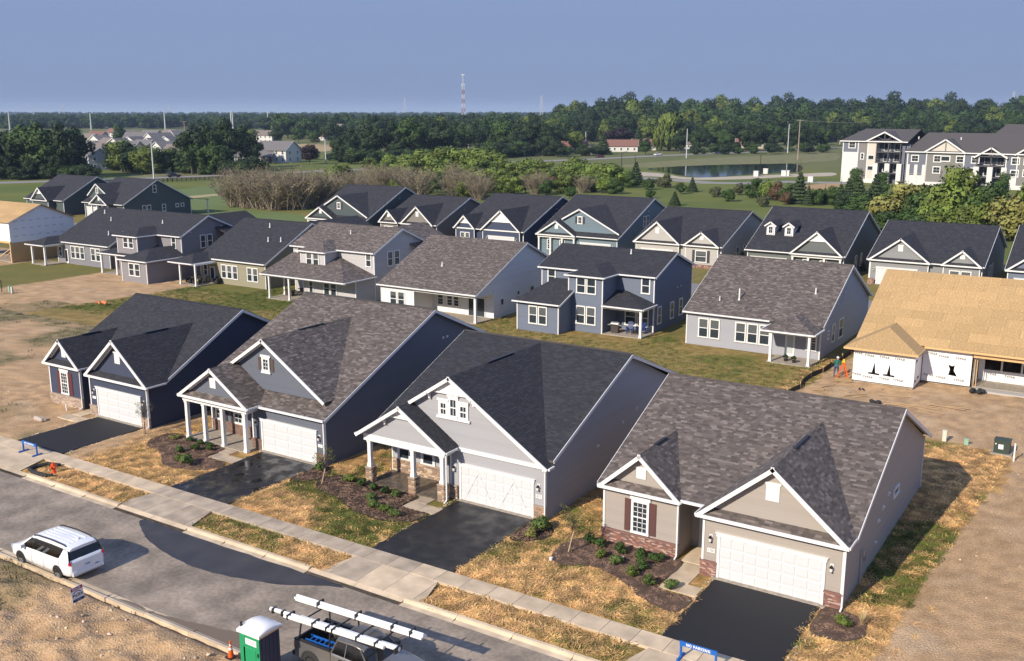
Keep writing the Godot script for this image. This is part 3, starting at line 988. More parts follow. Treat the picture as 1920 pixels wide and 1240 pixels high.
func front_house_tan() -> void:
	begin("house_tan", "tan house with brown shingle roof, oxblood shutters and red brick base", -16.0, 42.8)
	var k := {"l": -22.26, "r": -9.67, "f": 45.6, "b": 60.7, "he": 3.2, "ve": 43.55, "vb": 61.2, "ye": 3.25, "vr": 52.4, "yr": 7.12, "wall": M.tan, "tones": brown_tones, "gut": [[-17.9, -16.6]], "plain": true}
	shell(k)
	gable({"l": -16.66, "r": -9.38, "wl": -16.35, "wr": -9.67, "ye": 3.24, "ua": -13.03, "ya": 6.3, "vf": 42.38, "vw": 42.8, "guts": [1, -1]}, k)
	wing(-16.35, -9.67, 42.8, 45.6, 3.24, M.tan)
	vent(-13.4, -12.76, 4.52, 5.38, 42.8)
	garage(-15.49, -10.57, 2.18, 42.8, 4, 8)
	lantern(-15.96, 2.0, 42.8); lantern(-10.18, 1.95, 42.8); number_plate(-15.93, 1.34, 42.8, "1781")
	clad("brick_pier", -16.44, -15.62, 42.68, 0.12, 0.74, 0.2, 0.067, brick_tones, M.brickcap); clad("brick_pier", -10.44, -9.6, 42.68, 0.12, 0.74, 0.2, 0.067, brick_tones, M.brickcap)
	spout(-9.6, 42.68, 3.12)
	gable({"l": -22.45, "r": -17.85, "wl": -22.26, "wr": -18.1, "ye": 3.2, "ua": -20.15, "ya": 5.26, "vf": 43.32, "vw": 43.75, "guts": [1, -1]}, k)
	wing(-22.26, -18.1, 43.75, 45.6, 3.2, M.tan)
	vent(-20.45, -19.92, 3.83, 4.42, 43.75)
	win(-20.58, -19.76, 0.9, 2.56, 43.75, 3, 3)
	bx(hn, "window_header", L(-20.17, 2.76, 43.68), Vector3(1.14, 0.2, 0.09), white)
	shutter(-21.06, -20.7, 0.86, 2.62, 43.75, M.oxblood); shutter(-19.64, -19.28, 0.86, 2.62, 43.75, M.oxblood)
	clad("brick_base", -22.34, -18.04, 43.63, 0.12, 0.7, 0.2, 0.067, brick_tones, M.brickcap)
	spout(-18.06, 43.6, 3.1)
	bx(hn, "front_door", L(-17.2, 1.1, 45.55), Vector3(0.95, 2.1, 0.06), M.charcoal)
	# things on the shaded end wall
	win_side(52.6, 53.7, 2.1, 2.5, -9.67, 0.0, false)
	side_vent(51.3, 2.75, -9.67, 0.2); side_vent(50.2, 2.35, -9.67, 0.24); side_vent(49.3, 1.95, -9.67, 0.2); side_vent(49.0, 0.9, -9.67, 0.14)
	var mb := MB.new()
	mb.box(Vector3(0, 0.85, 0), Vector3(0.05, 1.7, 0.07)); mb.box(Vector3(0.05, 1.45, -0.18), Vector3(0.14, 0.34, 0.26))
	part("electric_meter", mb.mesh(), M.galvanised, hn, L(-9.62, 0.05, 45.9))
	bx(hn, "meter_box", L(-9.58, 1.0, 46.8), Vector3(0.12, 0.3, 0.24), M.galvanised)

# ---------- the row seen from behind ----------
func patio(u0: float, u1: float, v0: float, v1: float) -> void:
	bx(hn, "patio_slab", L((u0 + u1) / 2, 0.02, (v0 + v1) / 2), Vector3(u1 - u0, 0.12, v1 - v0), M.concrete)

func middle_row() -> void:
	course = 0.16
	lap = 0.19
	# light grey, one storey
	begin("house_light_grey", "light grey house with brown roof and small hipped porch with potted shrubs", -30.0, 88.5)
	var k := {"l": -36.5, "r": -23.6, "f": 88.5, "b": 106.0, "he": 3.2, "ve": 88.1, "vb": 106.5, "ye": 3.25, "vr": 97.4, "yr": 7.65, "wall": M.lightgrey, "tones": brown_tones, "gut": [[-36.8, -28.2]]}
	shell(k)
	hip("porch_roof", -28.1, -23.3, 85.35, 88.4, 2.95, 0.42, brown_tones, "lr", 92.0)
	post(-27.2, 85.6, 0.08, 2.85, 0.22); post(-23.75, 85.6, 0.08, 2.85, 0.22)
	board(hn, "porch_beam", L(-28.0, 2.9, 85.6), L(-23.5, 2.9, 85.6), 0.22, 0.16, white)
	patio(-27.5, -23.5, 85.4, 88.4)
	wins(-35.3, -33.1, 0.78, 2.72, 88.5, 2, 0.52); wins(-31.6, -28.2, 0.78, 2.72, 88.5, 3, 0.52)
	win(-24.75, -23.95, 0.9, 2.3, 88.5, 2, 3, 0.3)
	bx(hn, "patio_door", L(-26.3, 1.08, 88.44), Vector3(0.9, 2.1, 0.06), white)
	bx(hn, "door_glass", L(-26.3, 1.15, 88.4), Vector3(0.55, 1.6, 0.03), M.pale_glass)
	win_side(94.6, 96.0, 0.9, 2.7, -23.6, 0.45); win_side(92.2, 93.0, 1.0, 2.6, -23.6, 0.4); win_side(90.6, 91.1, 1.6, 2.3, -23.6)
	side_vent(93.8, 4.4, -23.6); side_vent(96.2, 5.2, -23.6)
	roof_pipe(-32.1, 90.6, 4.42, 1.1, 0.08); roof_pipe(-33.9, 90.2, 4.25, 0.4); roof_pipe(-25.4, 92.6, 5.4, 0.5, 0.07)
	# blue, two storeys
	begin("house_blue_grey", "blue-grey two-storey house with black roof and covered corner patio", -47.5, 87.6)
	k = {"l": -54.3, "r": -41.1, "f": 90.8, "b": 100.4, "he": 5.75, "ve": 90.4, "vb": 100.8, "ye": 5.82, "vr": 95.6, "yr": 7.75, "wall": M.blue_grey, "tones": dark_tones, "gut": [[-54.6, -49.3], [-45.2, -40.8]]}
	shell(k)
	wall_street(87.6, rect(-49.2, -45.3, 0.0, 5.75), M.blue_grey); wall_side(-45.3, 1, rect(87.6, 90.8, 0.0, 5.75), M.blue_grey); wall_side(-49.2, -1, rect(87.6, 90.8, 0.0, 5.75), M.blue_grey)
	corner(-49.2, 87.6, 2.9, 5.75); corner(-45.3, 87.6, 0.0, 5.75)
	hip("bay_roof", -49.5, -45.0, 87.25, 90.5, 5.82, 0.38, dark_tones, "lr", 93.0)
	wins(-48.3, -46.0, 0.78, 2.7, 87.6, 2, 0.5); wins(-48.3, -46.0, 3.96, 5.66, 87.6, 2); win(-42.45, -41.6, 4.05, 5.6, 90.8); win(-53.5, -52.65, 4.05, 5.6, 90.8)
	wing(-53.8, -48.9, 85.0, 90.8, 3.1, M.blue_grey)
	roof("wing_roof", [[L(-54.15, 3.1, 84.6), L(-48.6, 3.1, 84.6), L(-48.6, 4.2, 87.7), L(-49.2, 4.2, 87.7), L(-49.2, 4.9, 89.8), L(-52.0, 4.9, 89.8)]], dark_tones)
	board(hn, "rake_board", L(-48.56, 4.18, 87.6), L(-48.56, 3.08, 84.6), 0.18, 0.05, white)
	wall_side(-48.9, 1, [Vector2(85.0, 2.9), Vector2(87.6, 2.9), Vector2(87.6, 4.05)], M.blue_grey)
	gutter(L(-54.2, 3.1, 84.54), L(-48.6, 3.1, 84.54))
	wins(-52.4, -50.2, 0.78, 2.7, 85.0, 2, 0.5)
	hip("porch_roof", -45.25, -40.75, 87.4, 90.75, 3.0, 0.33, dark_tones, "r")
	board(hn, "porch_beam", L(-45.3, 2.94, 87.7), L(-40.9, 2.94, 87.7), 0.26, 0.18, white); board(hn, "porch_beam", L(-41.0, 2.94, 87.7), L(-41.0, 2.94, 90.8), 0.26, 0.18, white)
	post(-41.05, 87.72, 0.08, 2.75, 0.24); patio(-45.3, -40.95, 87.6, 90.8)
	wins(-44.3, -41.6, 0.5, 2.4, 90.8, 2)
	win_side(91.7, 92.5, 0.8, 2.5, -41.1, 0.4); win_side(94.9, 95.7, 0.8, 2.5, -41.1); win_side(97.2, 98.0, 0.8, 2.5, -41.1)
	side_vent(93.0, 6.6, -41.1); side_vent(96.6, 3.9, -41.1); side_vent(97.6, 3.9, -41.1); roof_pipe(-45.6, 94.6, 7.4, 0.45, 0.07)
	# white, one storey, recessed patio
	begin("house_white", "white one-storey house with brown roof and deep recessed patio", -65.1, 84.5)
	k = {"l": -71.6, "r": -58.7, "f": 84.5, "b": 104.0, "he": 3.15, "ve": 84.1, "vb": 104.5, "ye": 3.2, "vr": 94.4, "yr": 7.7, "wall": M.white_siding, "tones": brown_tones}
	recessed(k, -66.95, 87.9)
	wins(-70.35, -68.2, 0.78, 2.6, 84.5, 2, 0.3); win(-66.2, -65.45, 0.9, 2.3, 87.9, 1, 2); win(-64.9, -64.2, 0.9, 2.3, 87.9, 1, 2); win(-64.0, -63.3, 0.9, 2.3, 87.9, 1, 2)
	window_at(L(-60.9, 1.1, 87.9) + Vector3(0, 0, 0.02), Basis.IDENTITY, 2.2, 2.1, 2, 1, 0.0, 0.07, false, "patio_door")
	post(-58.85, 84.65, 0.08, 3.0, 0.26); patio(-66.9, -58.7, 84.5, 87.9)
	win_side(89.2, 89.8, 1.3, 2.0, -58.7, 0, false); win_side(92.6, 93.1, 1.9, 2.4, -58.7, 0, false); win_side(95.4, 96.2, 1.1, 2.5, -58.7)
	side_vent(97.5, 2.0, -58.7); roof_pipe(-66.0, 88.5, 5.2, 0.4, 0.07)
	# off-white, two storeys
	begin("house_off_white", "off-white two-storey house with brown roof and wrap-around lower roof", -83.0, 85.5)
	k = {"l": -89.3, "r": -76.3, "f": 88.9, "b": 99.2, "he": 5.7, "ve": 88.5, "vb": 99.6, "ye": 5.78, "vr": 94.0, "yr": 8.2, "wall": M.off_white, "tones": brown_tones, "gut": [[-89.6, -86.4], [-82.1, -76.0]]}
	shell(k)
	wall_street(86.6, rect(-85.9, -82.0, 3.2, 5.6), M.off_white); wall_side(-82.0, 1, rect(86.6, 88.9, 3.2, 5.6), M.off_white); wall_side(-85.9, -1, rect(86.6, 88.9, 3.2, 5.6), M.off_white)
	corner(-85.9, 86.6, 3.6, 5.6); corner(-82.0, 86.6, 3.6, 5.6)
	hip("bay_roof", -86.3, -81.7, 86.2, 88.7, 5.7, 0.42, brown_tones, "lr", 91.0)
	wins(-85.0, -82.9, 4.0, 5.5, 86.6, 2, 0.5); win(-77.5, -76.75, 4.1, 5.6, 88.9, 1, 1, 0.5); win(-88.6, -87.7, 4.1, 5.6, 88.9, 1, 1, 0.5)
	wall_street(85.5, rect(-84.6, -76.3, 0.0, 2.95), M.off_white); wall_side(-76.3, 1, rect(85.5, 88.9, 0.0, 3.0), M.off_white); wall_side(-84.6, -1, rect(85.5, 88.9, 0.0, 3.0), M.off_white)
	corner(-76.3, 85.5, 0, 2.95); corner(-84.6, 85.5, 0, 2.95)
	hip("lower_roof", -89.4, -75.9, 83.1, 88.85, 3.0, 0.33, brown_tones, "r")
	board(hn, "porch_beam", L(-89.3, 2.94, 83.4), L(-76.0, 2.94, 83.4), 0.24, 0.18, white)
	post(-88.2, 83.4, 0.08, 2.75); post(-85.0, 83.5, 0.08, 2.75); post(-88.3, 86.0, 0.08, 2.75)
	patio(-88.6, -84.6, 83.2, 88.8)
	wins(-81.3, -79.2, 0.8, 2.5, 85.5, 2, 0.45); win(-83.6, -83.0, 0.9, 2.4, 85.5)
	win_side(91.3, 92.2, 3.9, 5.6, -76.3, 0.4); win_side(92.6, 93.5, 3.9, 5.6, -76.3, 0.4); side_vent(90.6, 6.6, -76.3); side_vent(94.6, 7.0, -76.3)
	roof_pipe(-82.5, 91.9, 7.4, 0.4, 0.06); front_wing(k, -80.0, 98.5, 5.0, M.off_white)
	# olive tan, one storey
	begin("house_olive", "olive tan house with black roof and hipped porch full of dark patio furniture", -99.2, 87.5)
	k = {"l": -105.2, "r": -93.1, "f": 87.5, "b": 104.3, "he": 3.2, "ve": 87.1, "vb": 104.8, "ye": 3.25, "vr": 95.9, "yr": 7.7, "wall": M.olive, "tones": dark_tones, "gut": [[-102.5, -92.8]]}
	shell(k)
	hip("porch_roof", -107.0, -102.4, 83.75, 87.45, 2.95, 0.42, dark_tones, "lr", 91.0)
	post(-105.15, 84.05, 0.08, 2.8); post(-102.2, 84.05, 0.08, 2.8)
	board(hn, "porch_beam", L(-106.6, 2.9, 84.05), L(-102.1, 2.9, 84.05), 0.22, 0.16, white); board(hn, "porch_beam", L(-102.15, 2.9, 84.05), L(-102.15, 2.9, 87.5), 0.22, 0.16, white)
	patio(-105.3, -102.0, 83.9, 87.5)
	wins(-101.2, -98.1, 0.75, 2.6, 87.5, 3, 0.45); wins(-96.4, -94.4, 0.75, 2.6, 87.5, 2, 0.45); win(-104.6, -103.9, 0.9, 2.3, 87.5)
	bx(hn, "patio_door", L(-102.9, 1.08, 87.44), Vector3(0.9, 2.1, 0.06), white); bx(hn, "door_glass", L(-102.9, 1.15, 87.4), Vector3(0.6, 1.7, 0.03), M.dark_glass)
	for a in [[-96.5, 91.5], [-94.4, 91.7], [-99.0, 94.3]]:
		roof_pipe(a[0], a[1], 3.25 + (a[1] - 87.1) * 0.506, 0.55, 0.08)
	front_wing(k, -96.5, 104.0, 5.0, M.olive)
	# grey, two storeys with a bay
	begin("house_grey_bay", "grey two-storey house with black roof, hipped bay and corner porch", -114.0, 84.0)
	k = {"l": -121.0, "r": -109.4, "f": 88.0, "b": 98.0, "he": 5.5, "ve": 87.6, "vb": 98.4, "ye": 5.6, "vr": 92.6, "yr": 8.1, "wall": M.mid_grey, "tones": dark_tones, "gut": [[-114.6, -109.1]]}
	shell(k)
	wall_street(84.6, rect(-118.4, -114.2, 0.0, 5.5), M.mid_grey); wall_side(-114.2, 1, rect(84.6, 88.0, 0.0, 5.5), M.mid_grey); wall_side(-118.4, -1, rect(84.6, 88.0, 0.0, 5.5), M.mid_grey)
	corner(-118.4, 84.6, 3.0, 5.5); corner(-114.2, 84.6, 3.0, 5.5)
	hip("upper_bay_roof", -118.8, -113.8, 84.2, 87.8, 5.6, 0.36, dark_tones, "lr", 90.5)
	wins(-117.1, -114.9, 3.9, 5.45, 84.6, 2); win(-111.3, -110.5, 3.9, 5.4, 88.0)
	wall_street(81.8, rect(-114.0, -108.9, 0.0, 2.95), M.mid_grey); wall_side(-108.9, 1, rect(81.8, 88.0, 0.0, 2.95), M.mid_grey); wall_side(-114.0, -1, rect(81.8, 88.0, 0.0, 2.95), M.mid_grey)
	corner(-114.0, 81.8, 0, 2.95); corner(-108.9, 81.8, 0, 2.95)
	hip("bay_roof", -114.4, -108.5, 81.4, 87.9, 3.0, 0.42, dark_tones, "lr")
	wins(-112.5, -110.2, 0.85, 2.6, 81.8, 2)
	hip("porch_roof", -122.3, -114.1, 84.0, 87.9, 2.95, 0.3, dark_tones, "l")
	board(hn, "porch_beam", L(-122.2, 2.9, 84.3), L(-118.2, 2.9, 84.3), 0.26, 0.18, white)
	post(-121.9, 84.35, 0.05, 2.75, 0.24); post(-118.6, 84.35, 0.05, 2.75, 0.24); patio(-122.1, -118.3, 84.2, 88.0)
	win_side(91.2, 92.0, 3.7, 5.4, -109.4); win_side(92.4, 93.2, 3.7, 5.4, -109.4); side_vent(89.6, 6.0, -109.4); side_vent(95.0, 6.4, -109.4)
	roof_pipe(-115.5, 90.0, 6.9, 0.4, 0.07); front_wing(k, -112.5, 97.5, 6.5, M.mid_grey)
	# cool grey, one storey
	begin("house_cool_grey", "cool grey one-storey house with black roof and hipped porch on two columns", -131.0, 87.3)
	k = {"l": -136.6, "r": -124.2, "f": 87.3, "b": 103.5, "he": 3.2, "ve": 86.9, "vb": 104.0, "ye": 3.25, "vr": 95.4, "yr": 7.6, "wall": M.cool_grey, "tones": dark_tones, "gut": [[-134.9, -123.9]]}
	shell(k)
	hip("porch_roof", -139.4, -134.9, 83.95, 87.3, 2.95, 0.42, dark_tones, "lr", 91.0)
	post(-138.3, 84.3, 0.05, 2.8, 0.24); post(-135.2, 84.3, 0.05, 2.8, 0.24); patio(-138.6, -135.0, 84.1, 87.3)
	board(hn, "porch_beam", L(-139.2, 2.9, 84.3), L(-135.0, 2.9, 84.3), 0.22, 0.16, white); board(hn, "porch_beam", L(-135.1, 2.9, 84.3), L(-135.1, 2.9, 87.3), 0.22, 0.16, white)
	wins(-133.3, -130.0, 0.85, 2.75, 87.3, 3, 0.45); wins(-128.5, -126.3, 0.85, 2.75, 87.3, 2, 0.45)
	bx(hn, "patio_door", L(-134.4, 1.1, 87.22), Vector3(0.9, 2.1, 0.06), white); bx(hn, "door_glass", L(-134.4, 1.15, 87.18), Vector3(0.5, 1.7, 0.03), M.dark_glass)
	win(-136.2, -135.5, 1.0, 2.4, 87.3)
	for a in [[-134.0, 94.0], [-130.5, 92.5], [-127.0, 89.4]]:
		roof_pipe(a[0], a[1], 3.25 + (a[1] - 86.9) * 0.51, 0.55, 0.08)

# the far end of a house whose street front shows over its ridge
func front_wing(k: Dictionary, u: float, v: float, half: float, m: Material) -> void:
	var p := 0.45
	var yt: float = k.yr - 0.35
	roof("front_roof", [[L(u - half, yt - half * p, v + 5), L(u, yt, v + 5), L(u, yt, k.vr + 0.5), L(u - half, yt - half * p, k.vr + 2.0)], [L(u + half, yt - half * p, v + 5), L(u + half, yt - half * p, k.vr + 2.0), L(u, yt, k.vr + 0.5), L(u, yt, v + 5)]], k.tones)
	wall_street(v + 4.6, [Vector2(u - half + 0.3, 0), Vector2(u + half - 0.3, 0), Vector2(u + half - 0.3, yt - half * p), Vector2(u, yt - 0.15), Vector2(u - half + 0.3, yt - half * p)], m)
	wall_side(u + half - 0.3, 1, rect(k.b, v + 4.6, 0, yt - half * p), m); wall_side(u - half + 0.3, -1, rect(k.b, v + 4.6, 0, yt - half * p), m)

# a shell with a patio cut into its street side from u = ui onwards, back to v2
func recessed(k: Dictionary, ui: float, v2: float) -> void:
	var m: Material = k.wall
	wall_street(k.f, rect(k.l, ui, 0, k.he), m); wall_street(v2, rect(ui, k.r, 0, k.he), m)
	wall_side(ui, 1, rect(k.f, v2, 0, k.he), m)
	var f: float = k.f
	var o := 0.32
	wall_side(k.r, 1, [Vector2(v2, 0), Vector2(k.b, 0), Vector2(k.b, k.he), Vector2(k.vr, k.yr - 0.1), Vector2(f, k.he), Vector2(v2, k.he - 0.3)], m)
	wall_side(k.r, 1, [Vector2(f, k.he - 0.35), Vector2(v2, k.he - 0.35), Vector2(v2, k.he + 1.5), Vector2(f, k.he)], m)
	wall_side(k.l, -1, [Vector2(f, 0), Vector2(k.b, 0), Vector2(k.b, k.he), Vector2(k.vr, k.yr - 0.1), Vector2(f, k.he)], m)
	board(hn, "patio_beam", L(ui, k.he - 0.02, f), L(k.r, k.he - 0.02, f), 0.34, 0.2, white)
	var un := MB.new()
	un.quad(L(ui, k.he - 0.3, v2), L(k.r, k.he - 0.3, v2), L(k.r, k.he - 0.3, f), L(ui, k.he - 0.3, f))
	part("patio_ceiling", un.mesh(), white, hn)
	for s in [-1, 1]:
		var e: float = (k.r if s > 0 else k.l) + o * s
		for w in [k.ve, k.vb]:
			board(hn, "rake_board", L(e + 0.02 * s, k.ye - 0.02, w), L(e + 0.02 * s, k.yr - 0.02, k.vr), 0.2, 0.05, white)
	corner(k.l, f, 0, k.he); corner(k.r, v2, 0, k.he)
	bx(hn, "foundation", L((k.l + k.r) / 2, 0.0, (v2 + k.b) / 2), Vector3(k.r - k.l - 0.02, 0.28, k.b - v2 - 0.02), M.concrete)
	rooms(k.l, k.r, v2, k.b, 0.0, k.he)
	roof("roof", [[L(k.l - o, k.ye, k.ve), L(k.r + o, k.ye, k.ve), L(k.r + o, k.yr, k.vr), L(k.l - o, k.yr, k.vr)]], k.tones)
	roof("roof", [[L(k.r + o, k.ye, k.vb), L(k.l - o, k.ye, k.vb), L(k.l - o, k.yr, k.vr), L(k.r + o, k.yr, k.vr)]], k.tones)
	gutter(L(k.l - o, k.ye, k.ve - 0.06), L(k.r + o, k.ye, k.ve - 0.06))

# ---------- the row across the second street, fronts towards us ----------
func back_row() -> void:
	course = 0.26
	lap = 0.24
	# label, l, r, wall, ridge height, list of gables [l, r, apex u, apex y, front v, kind, left eave y], garage [u0, u1]
	var rows := [
		["house_grey_twin", "grey house with black roof, small entry gable and brick-edged garage", -30.0, -16.5, "b_grey", 7.35, 144.6, [[-30.1, -22.4, -26.2, 6.2, 133.3, "pent"], [-21.2, -16.4, -18.8, 5.2, 134.2, "pent"]], [-28.9, -24.1], [[-20.2, -17.6, 2]]],
		["house_dormer", "dark grey house with black roof and two small white dormers", -46.6, -33.4, "b_dark", 8.35, 145.0, [[-40.5, -33.3, -36.9, 6.4, 133.6, "porch"]], [-46.0, -41.2], []],
		["house_cream", "cream grey house with black roof, black shutters and brick footing", -63.8, -50.5, "b_cream", 7.4, 145.5, [[-63.9, -56.5, -60.2, 6.4, 133.5, "pent"], [-56.0, -50.5, -53.3, 5.3, 135.8, "pent"]], [-62.6, -57.8], [[-54.2, -52.4, 1]]],
		["house_sky_blue", "powder blue house with black roof, loft window gable and columned porch", -80.8, -67.0, "b_blue", 8.5, 146.5, [[-80.3, -66.9, -73.9, 7.4, 135.2, "loft", 5.7], [-80.9, -73.8, -77.3, 5.5, 133.9, "porch"]], [-73.2, -68.2], []],
		["house_navy_white_peak", "navy house with black roof and white boarded gable peaks", -96.9, -83.7, "b_navy", 8.05, 146.0, [[-91.5, -83.8, -87.6, 6.6, 133.5, "peak"], [-96.9, -92.6, -94.8, 5.4, 134.6, "peak"]], [-90.0, -85.2], [[-95.7, -93.8, 2]]],
		["house_taupe", "taupe house with black roof and two plain vented gables", -113.0, -101.0, "b_taupe", 7.25, 143.6, [[-108.2, -101.2, -104.7, 6.3, 133.5, "pent"], [-113.1, -108.8, -111.0, 5.4, 134.0, "pent"]], [-107.0, -102.4], [[-112.0, -110.0, 2]]],
		["house_slate_green", "slate green house with black roof and shuttered loft window, beside the dry thicket", -128.4, -115.0, "b_green", 8.55, 143.0, [[-128.3, -114.9, -121.8, 7.5, 132.4, "loft", 5.7], [-128.5, -121.4, -125.0, 5.4, 131.2, "porch"]], [-120.9, -116.0], []],
	]
	for h in rows:
		var front: float = 133.9
		begin(h[0], h[1], (h[2] + h[3]) / 2, front)
		var m: Material = M[h[4]]
		var ve := 133.5 if not h[0] == "house_slate_green" else 131.4
		var k := {"l": h[2], "r": h[3], "f": ve + 0.5, "b": 2 * h[6] - ve - 0.5, "he": 3.2, "ve": ve, "vb": 2 * h[6] - ve, "ye": 3.25, "vr": h[6], "yr": h[5], "wall": m, "tones": dark_tones}
		shell(k)
		for g in h[7]:
			var gw := {"l": g[0], "r": g[1], "wl": g[0] + 0.3, "wr": g[1] - 0.3, "ye": 3.25, "ua": g[2], "ya": g[3], "vf": minf(g[4], ve - 0.4), "vw": minf(g[4], ve - 0.4) + 0.4, "pent": g[5] == "pent" or g[5] == "porch", "guts": []}
			if g[5] == "loft":
				gw.vf = ve + 1.0; gw.vw = ve + 1.4; gw.ye = 3.9; gw.lye = g[6]; gw.yb = 3.7; gw.wl = g[2] - 3.2
			gable(gw, k)
			if g[5] == "loft":
				win(g[2] - 0.32, g[2] + 0.32, 5.1, 6.1, gw.vw, 2, 2, 0.0, 0.12, false)
				shutter(g[2] - 0.85, g[2] - 0.5, 5.05, 6.15, gw.vw, M.charcoal); shutter(g[2] + 0.5, g[2] + 0.85, 5.05, 6.15, gw.vw, M.charcoal)
			else:
				var fy: float = 3.25 + (g[3] - 3.25) * 0.42
				if g[5] == "peak":
					peak(g[2], g[3] - 0.1, (g[3] - 3.25) * 0.55, (g[1] - g[0]) * 0.27, gw.vw - 0.06)
					board(hn, "fascia", L(g[0], 3.3, gw.vw - 0.06), L(g[1], 3.3, gw.vw - 0.06), 0.2, 0.06, white)
				elif h[0] != "house_dormer":
					vent(g[2] - 0.3, g[2] + 0.3, fy, fy + 0.8, gw.vw)
				else:
					peak(g[2], g[3] - 0.1, 1.2, 1.4, gw.vw - 0.06)
				if g[5] == "porch":
					board(hn, "porch_beam", L(g[0] + 0.2, 3.1, gw.vw), L(g[1] - 0.2, 3.1, gw.vw), 0.34, 0.2, white)
					for i in 4:
						post(g[0] + 0.4 + (g[1] - g[0] - 0.8) * i / 3.0, gw.vw + 0.05, 0.02, 2.8, 0.24)
					bx(hn, "porch_floor", L((g[0] + g[1]) / 2, 0.02, gw.vw + 0.6), Vector3(g[1] - g[0] - 0.4, 0.12, 1.3), M.concrete)
					for q in [0.3, 0.62]:
						win(g[0] + (g[1] - g[0]) * q - 0.4, g[0] + (g[1] - g[0]) * q + 0.4, 0.9, 2.4, k.f, 2, 2)
				else:
					wing(g[0] + 0.3, g[1] - 0.3, gw.vw, k.f, 3.25, m)
		var gv: float = ve + 0.5
		for g in h[7]:
			if h[8][0] > g[0] - 0.1 and h[8][1] < g[1] + 0.1 and g[5] != "loft":
				gv = minf(g[4], ve - 0.4) + 0.4
		garage(h[8][0], h[8][1], 2.15, gv, 4, 1, "flush")
		lantern(h[8][0] - 0.45, 1.95, gv); lantern(h[8][1] + 0.45, 1.95, gv)
		for w in h[9]:
			wins(w[0], w[1], 0.85, 2.6, minf(h[7][1][4], ve - 0.4) + 0.4, w[2], 0.4)
			if h[0] == "house_cream":
				shutter(w[0] - 0.45, w[0] - 0.05, 0.85, 2.6, minf(h[7][1][4], ve - 0.4) + 0.4, M.charcoal); shutter(w[1] + 0.02, w[1] + 0.42, 0.85, 2.6, minf(h[7][1][4], ve - 0.4) + 0.4, M.charcoal)
		if h[0] == "house_cream":
			clad("brick_base", -55.75, -50.75, 135.4 - 1.98, 0.12, 0.5, 0.2, 0.067, brick_tones, M.brickcap)
		if h[0] == "house_grey_twin":
			clad("brick_pier", -29.9, -29.1, 133.0, 0.12, 0.72, 0.2, 0.067, brick_tones, M.brickcap); clad("brick_pier", -23.9, -22.8, 133.0, 0.12, 0.72, 0.2, 0.067, brick_tones, M.brickcap)
			win_side(141.0, 142.0, 0.9, 2.4, -16.5, 0.3)
		if h[0] == "house_dormer":
			for u in [-44.6, -42.0]:
				dormer(u, k, m)
		win_side(k.f + 6.0, k.f + 7.0, 0.8, 2.5, h[3]); win_side(k.f + 9.0, k.f + 9.8, 0.8, 2.5, h[3])
		side_vent(h[6] - 1.5, h[5] - 2.0, h[3])
		if h[0] == "house_sky_blue":
			win_side(143.0, 143.8, 4.2, 5.8, h[3]); win_side(144.2, 145.0, 4.2, 5.8, h[3])
	# two more at the bend of the street, and one that only shows a corner
	begin("house_grey_green", "grey-green gabled house with black roof and stacked entry gables", -181.5, 136.0)
	var q := {"l": -190.5, "r": -177.5, "f": 129.0, "b": 146.0, "he": 3.2, "ve": 128.5, "vb": 146.5, "ye": 3.25, "vr": 137.5, "yr": 8.0, "wall": M.b_green2, "tones": dark_tones}
	shell(q)
	gable({"l": -191.0, "r": -182.2, "wl": -190.2, "wr": -182.6, "ye": 4.1, "lye": 4.6, "ua": -187.2, "ya": 7.2, "vf": 129.6, "vw": 130.0, "yb": 3.8, "pent": false, "guts": []}, q)
	win(-187.6, -187.0, 5.2, 6.2, 130.0, 2, 2, 0, 0.12, false)
	gable({"l": -186.0, "r": -180.0, "wl": -185.7, "wr": -180.3, "ye": 3.25, "ua": -183.0, "ya": 5.3, "vf": 126.8, "vw": 127.2, "guts": []}, q)
	vent(-183.3, -182.7, 4.0, 4.7, 127.2)
	for u in [-185.6, -183.9, -182.1, -180.4]:
		post(u, 127.3, 0.02, 3.0, 0.24)
	win(-182.0, -181.0, 0.9, 2.4, 129.0); garage(-189.8, -186.6, 2.15, 129.0, 4, 1, "flush")
	win_side(136.4, 137.2, 5.3, 6.8, -177.5); win_side(133.5, 134.3, 1.0, 2.7, -177.5); win_side(134.7, 135.5, 1.0, 2.7, -177.5); win_side(138.5, 139.3, 1.2, 2.6, -177.5); win_side(142.0, 142.7, 1.8, 2.5, -177.5, 0, false); win_side(143.4, 144.1, 1.8, 2.5, -177.5, 0, false)
	roof("rear_porch_roof", [[L(-175.8, 3.0, 149.8), L(-183.0, 3.0, 149.8), L(-183.0, 3.5, 145.8), L(-175.8, 3.5, 145.8)]], dark_tones); post(-176.1, 149.5, 0.0, 2.95, 0.24); post(-182.7, 149.5, 0.0, 2.95, 0.24)
	begin("house_steel_blue", "steel blue gabled house with black roof at the bend of the street", -202.0, 134.0)
	q = {"l": -210.0, "r": -196.5, "f": 128.0, "b": 145.0, "he": 3.2, "ve": 127.5, "vb": 145.5, "ye": 3.25, "vr": 136.5, "yr": 8.0, "wall": M.b_green2, "tones": dark_tones}
	shell(q)
	gable({"l": -205.5, "r": -199.3, "wl": -205.2, "wr": -199.6, "ye": 3.25, "ua": -202.4, "ya": 6.0, "vf": 126.0, "vw": 126.4, "guts": []}, q)
	wing(-205.2, -199.6, 126.4, 128.0, 3.25, M.b_green2)
	peak(-202.4, 5.9, 1.2, 1.35, 126.34)
	begin("house_periwinkle", "periwinkle blue house with black roof beyond the sheathed house", -8.0, 134.0)
	q = {"l": -13.6, "r": -0.5, "f": 134.0, "b": 156.0, "he": 3.2, "ve": 133.5, "vb": 156.5, "ye": 3.25, "vr": 145.0, "yr": 7.6, "wall": M.blue_grey, "tones": dark_tones}
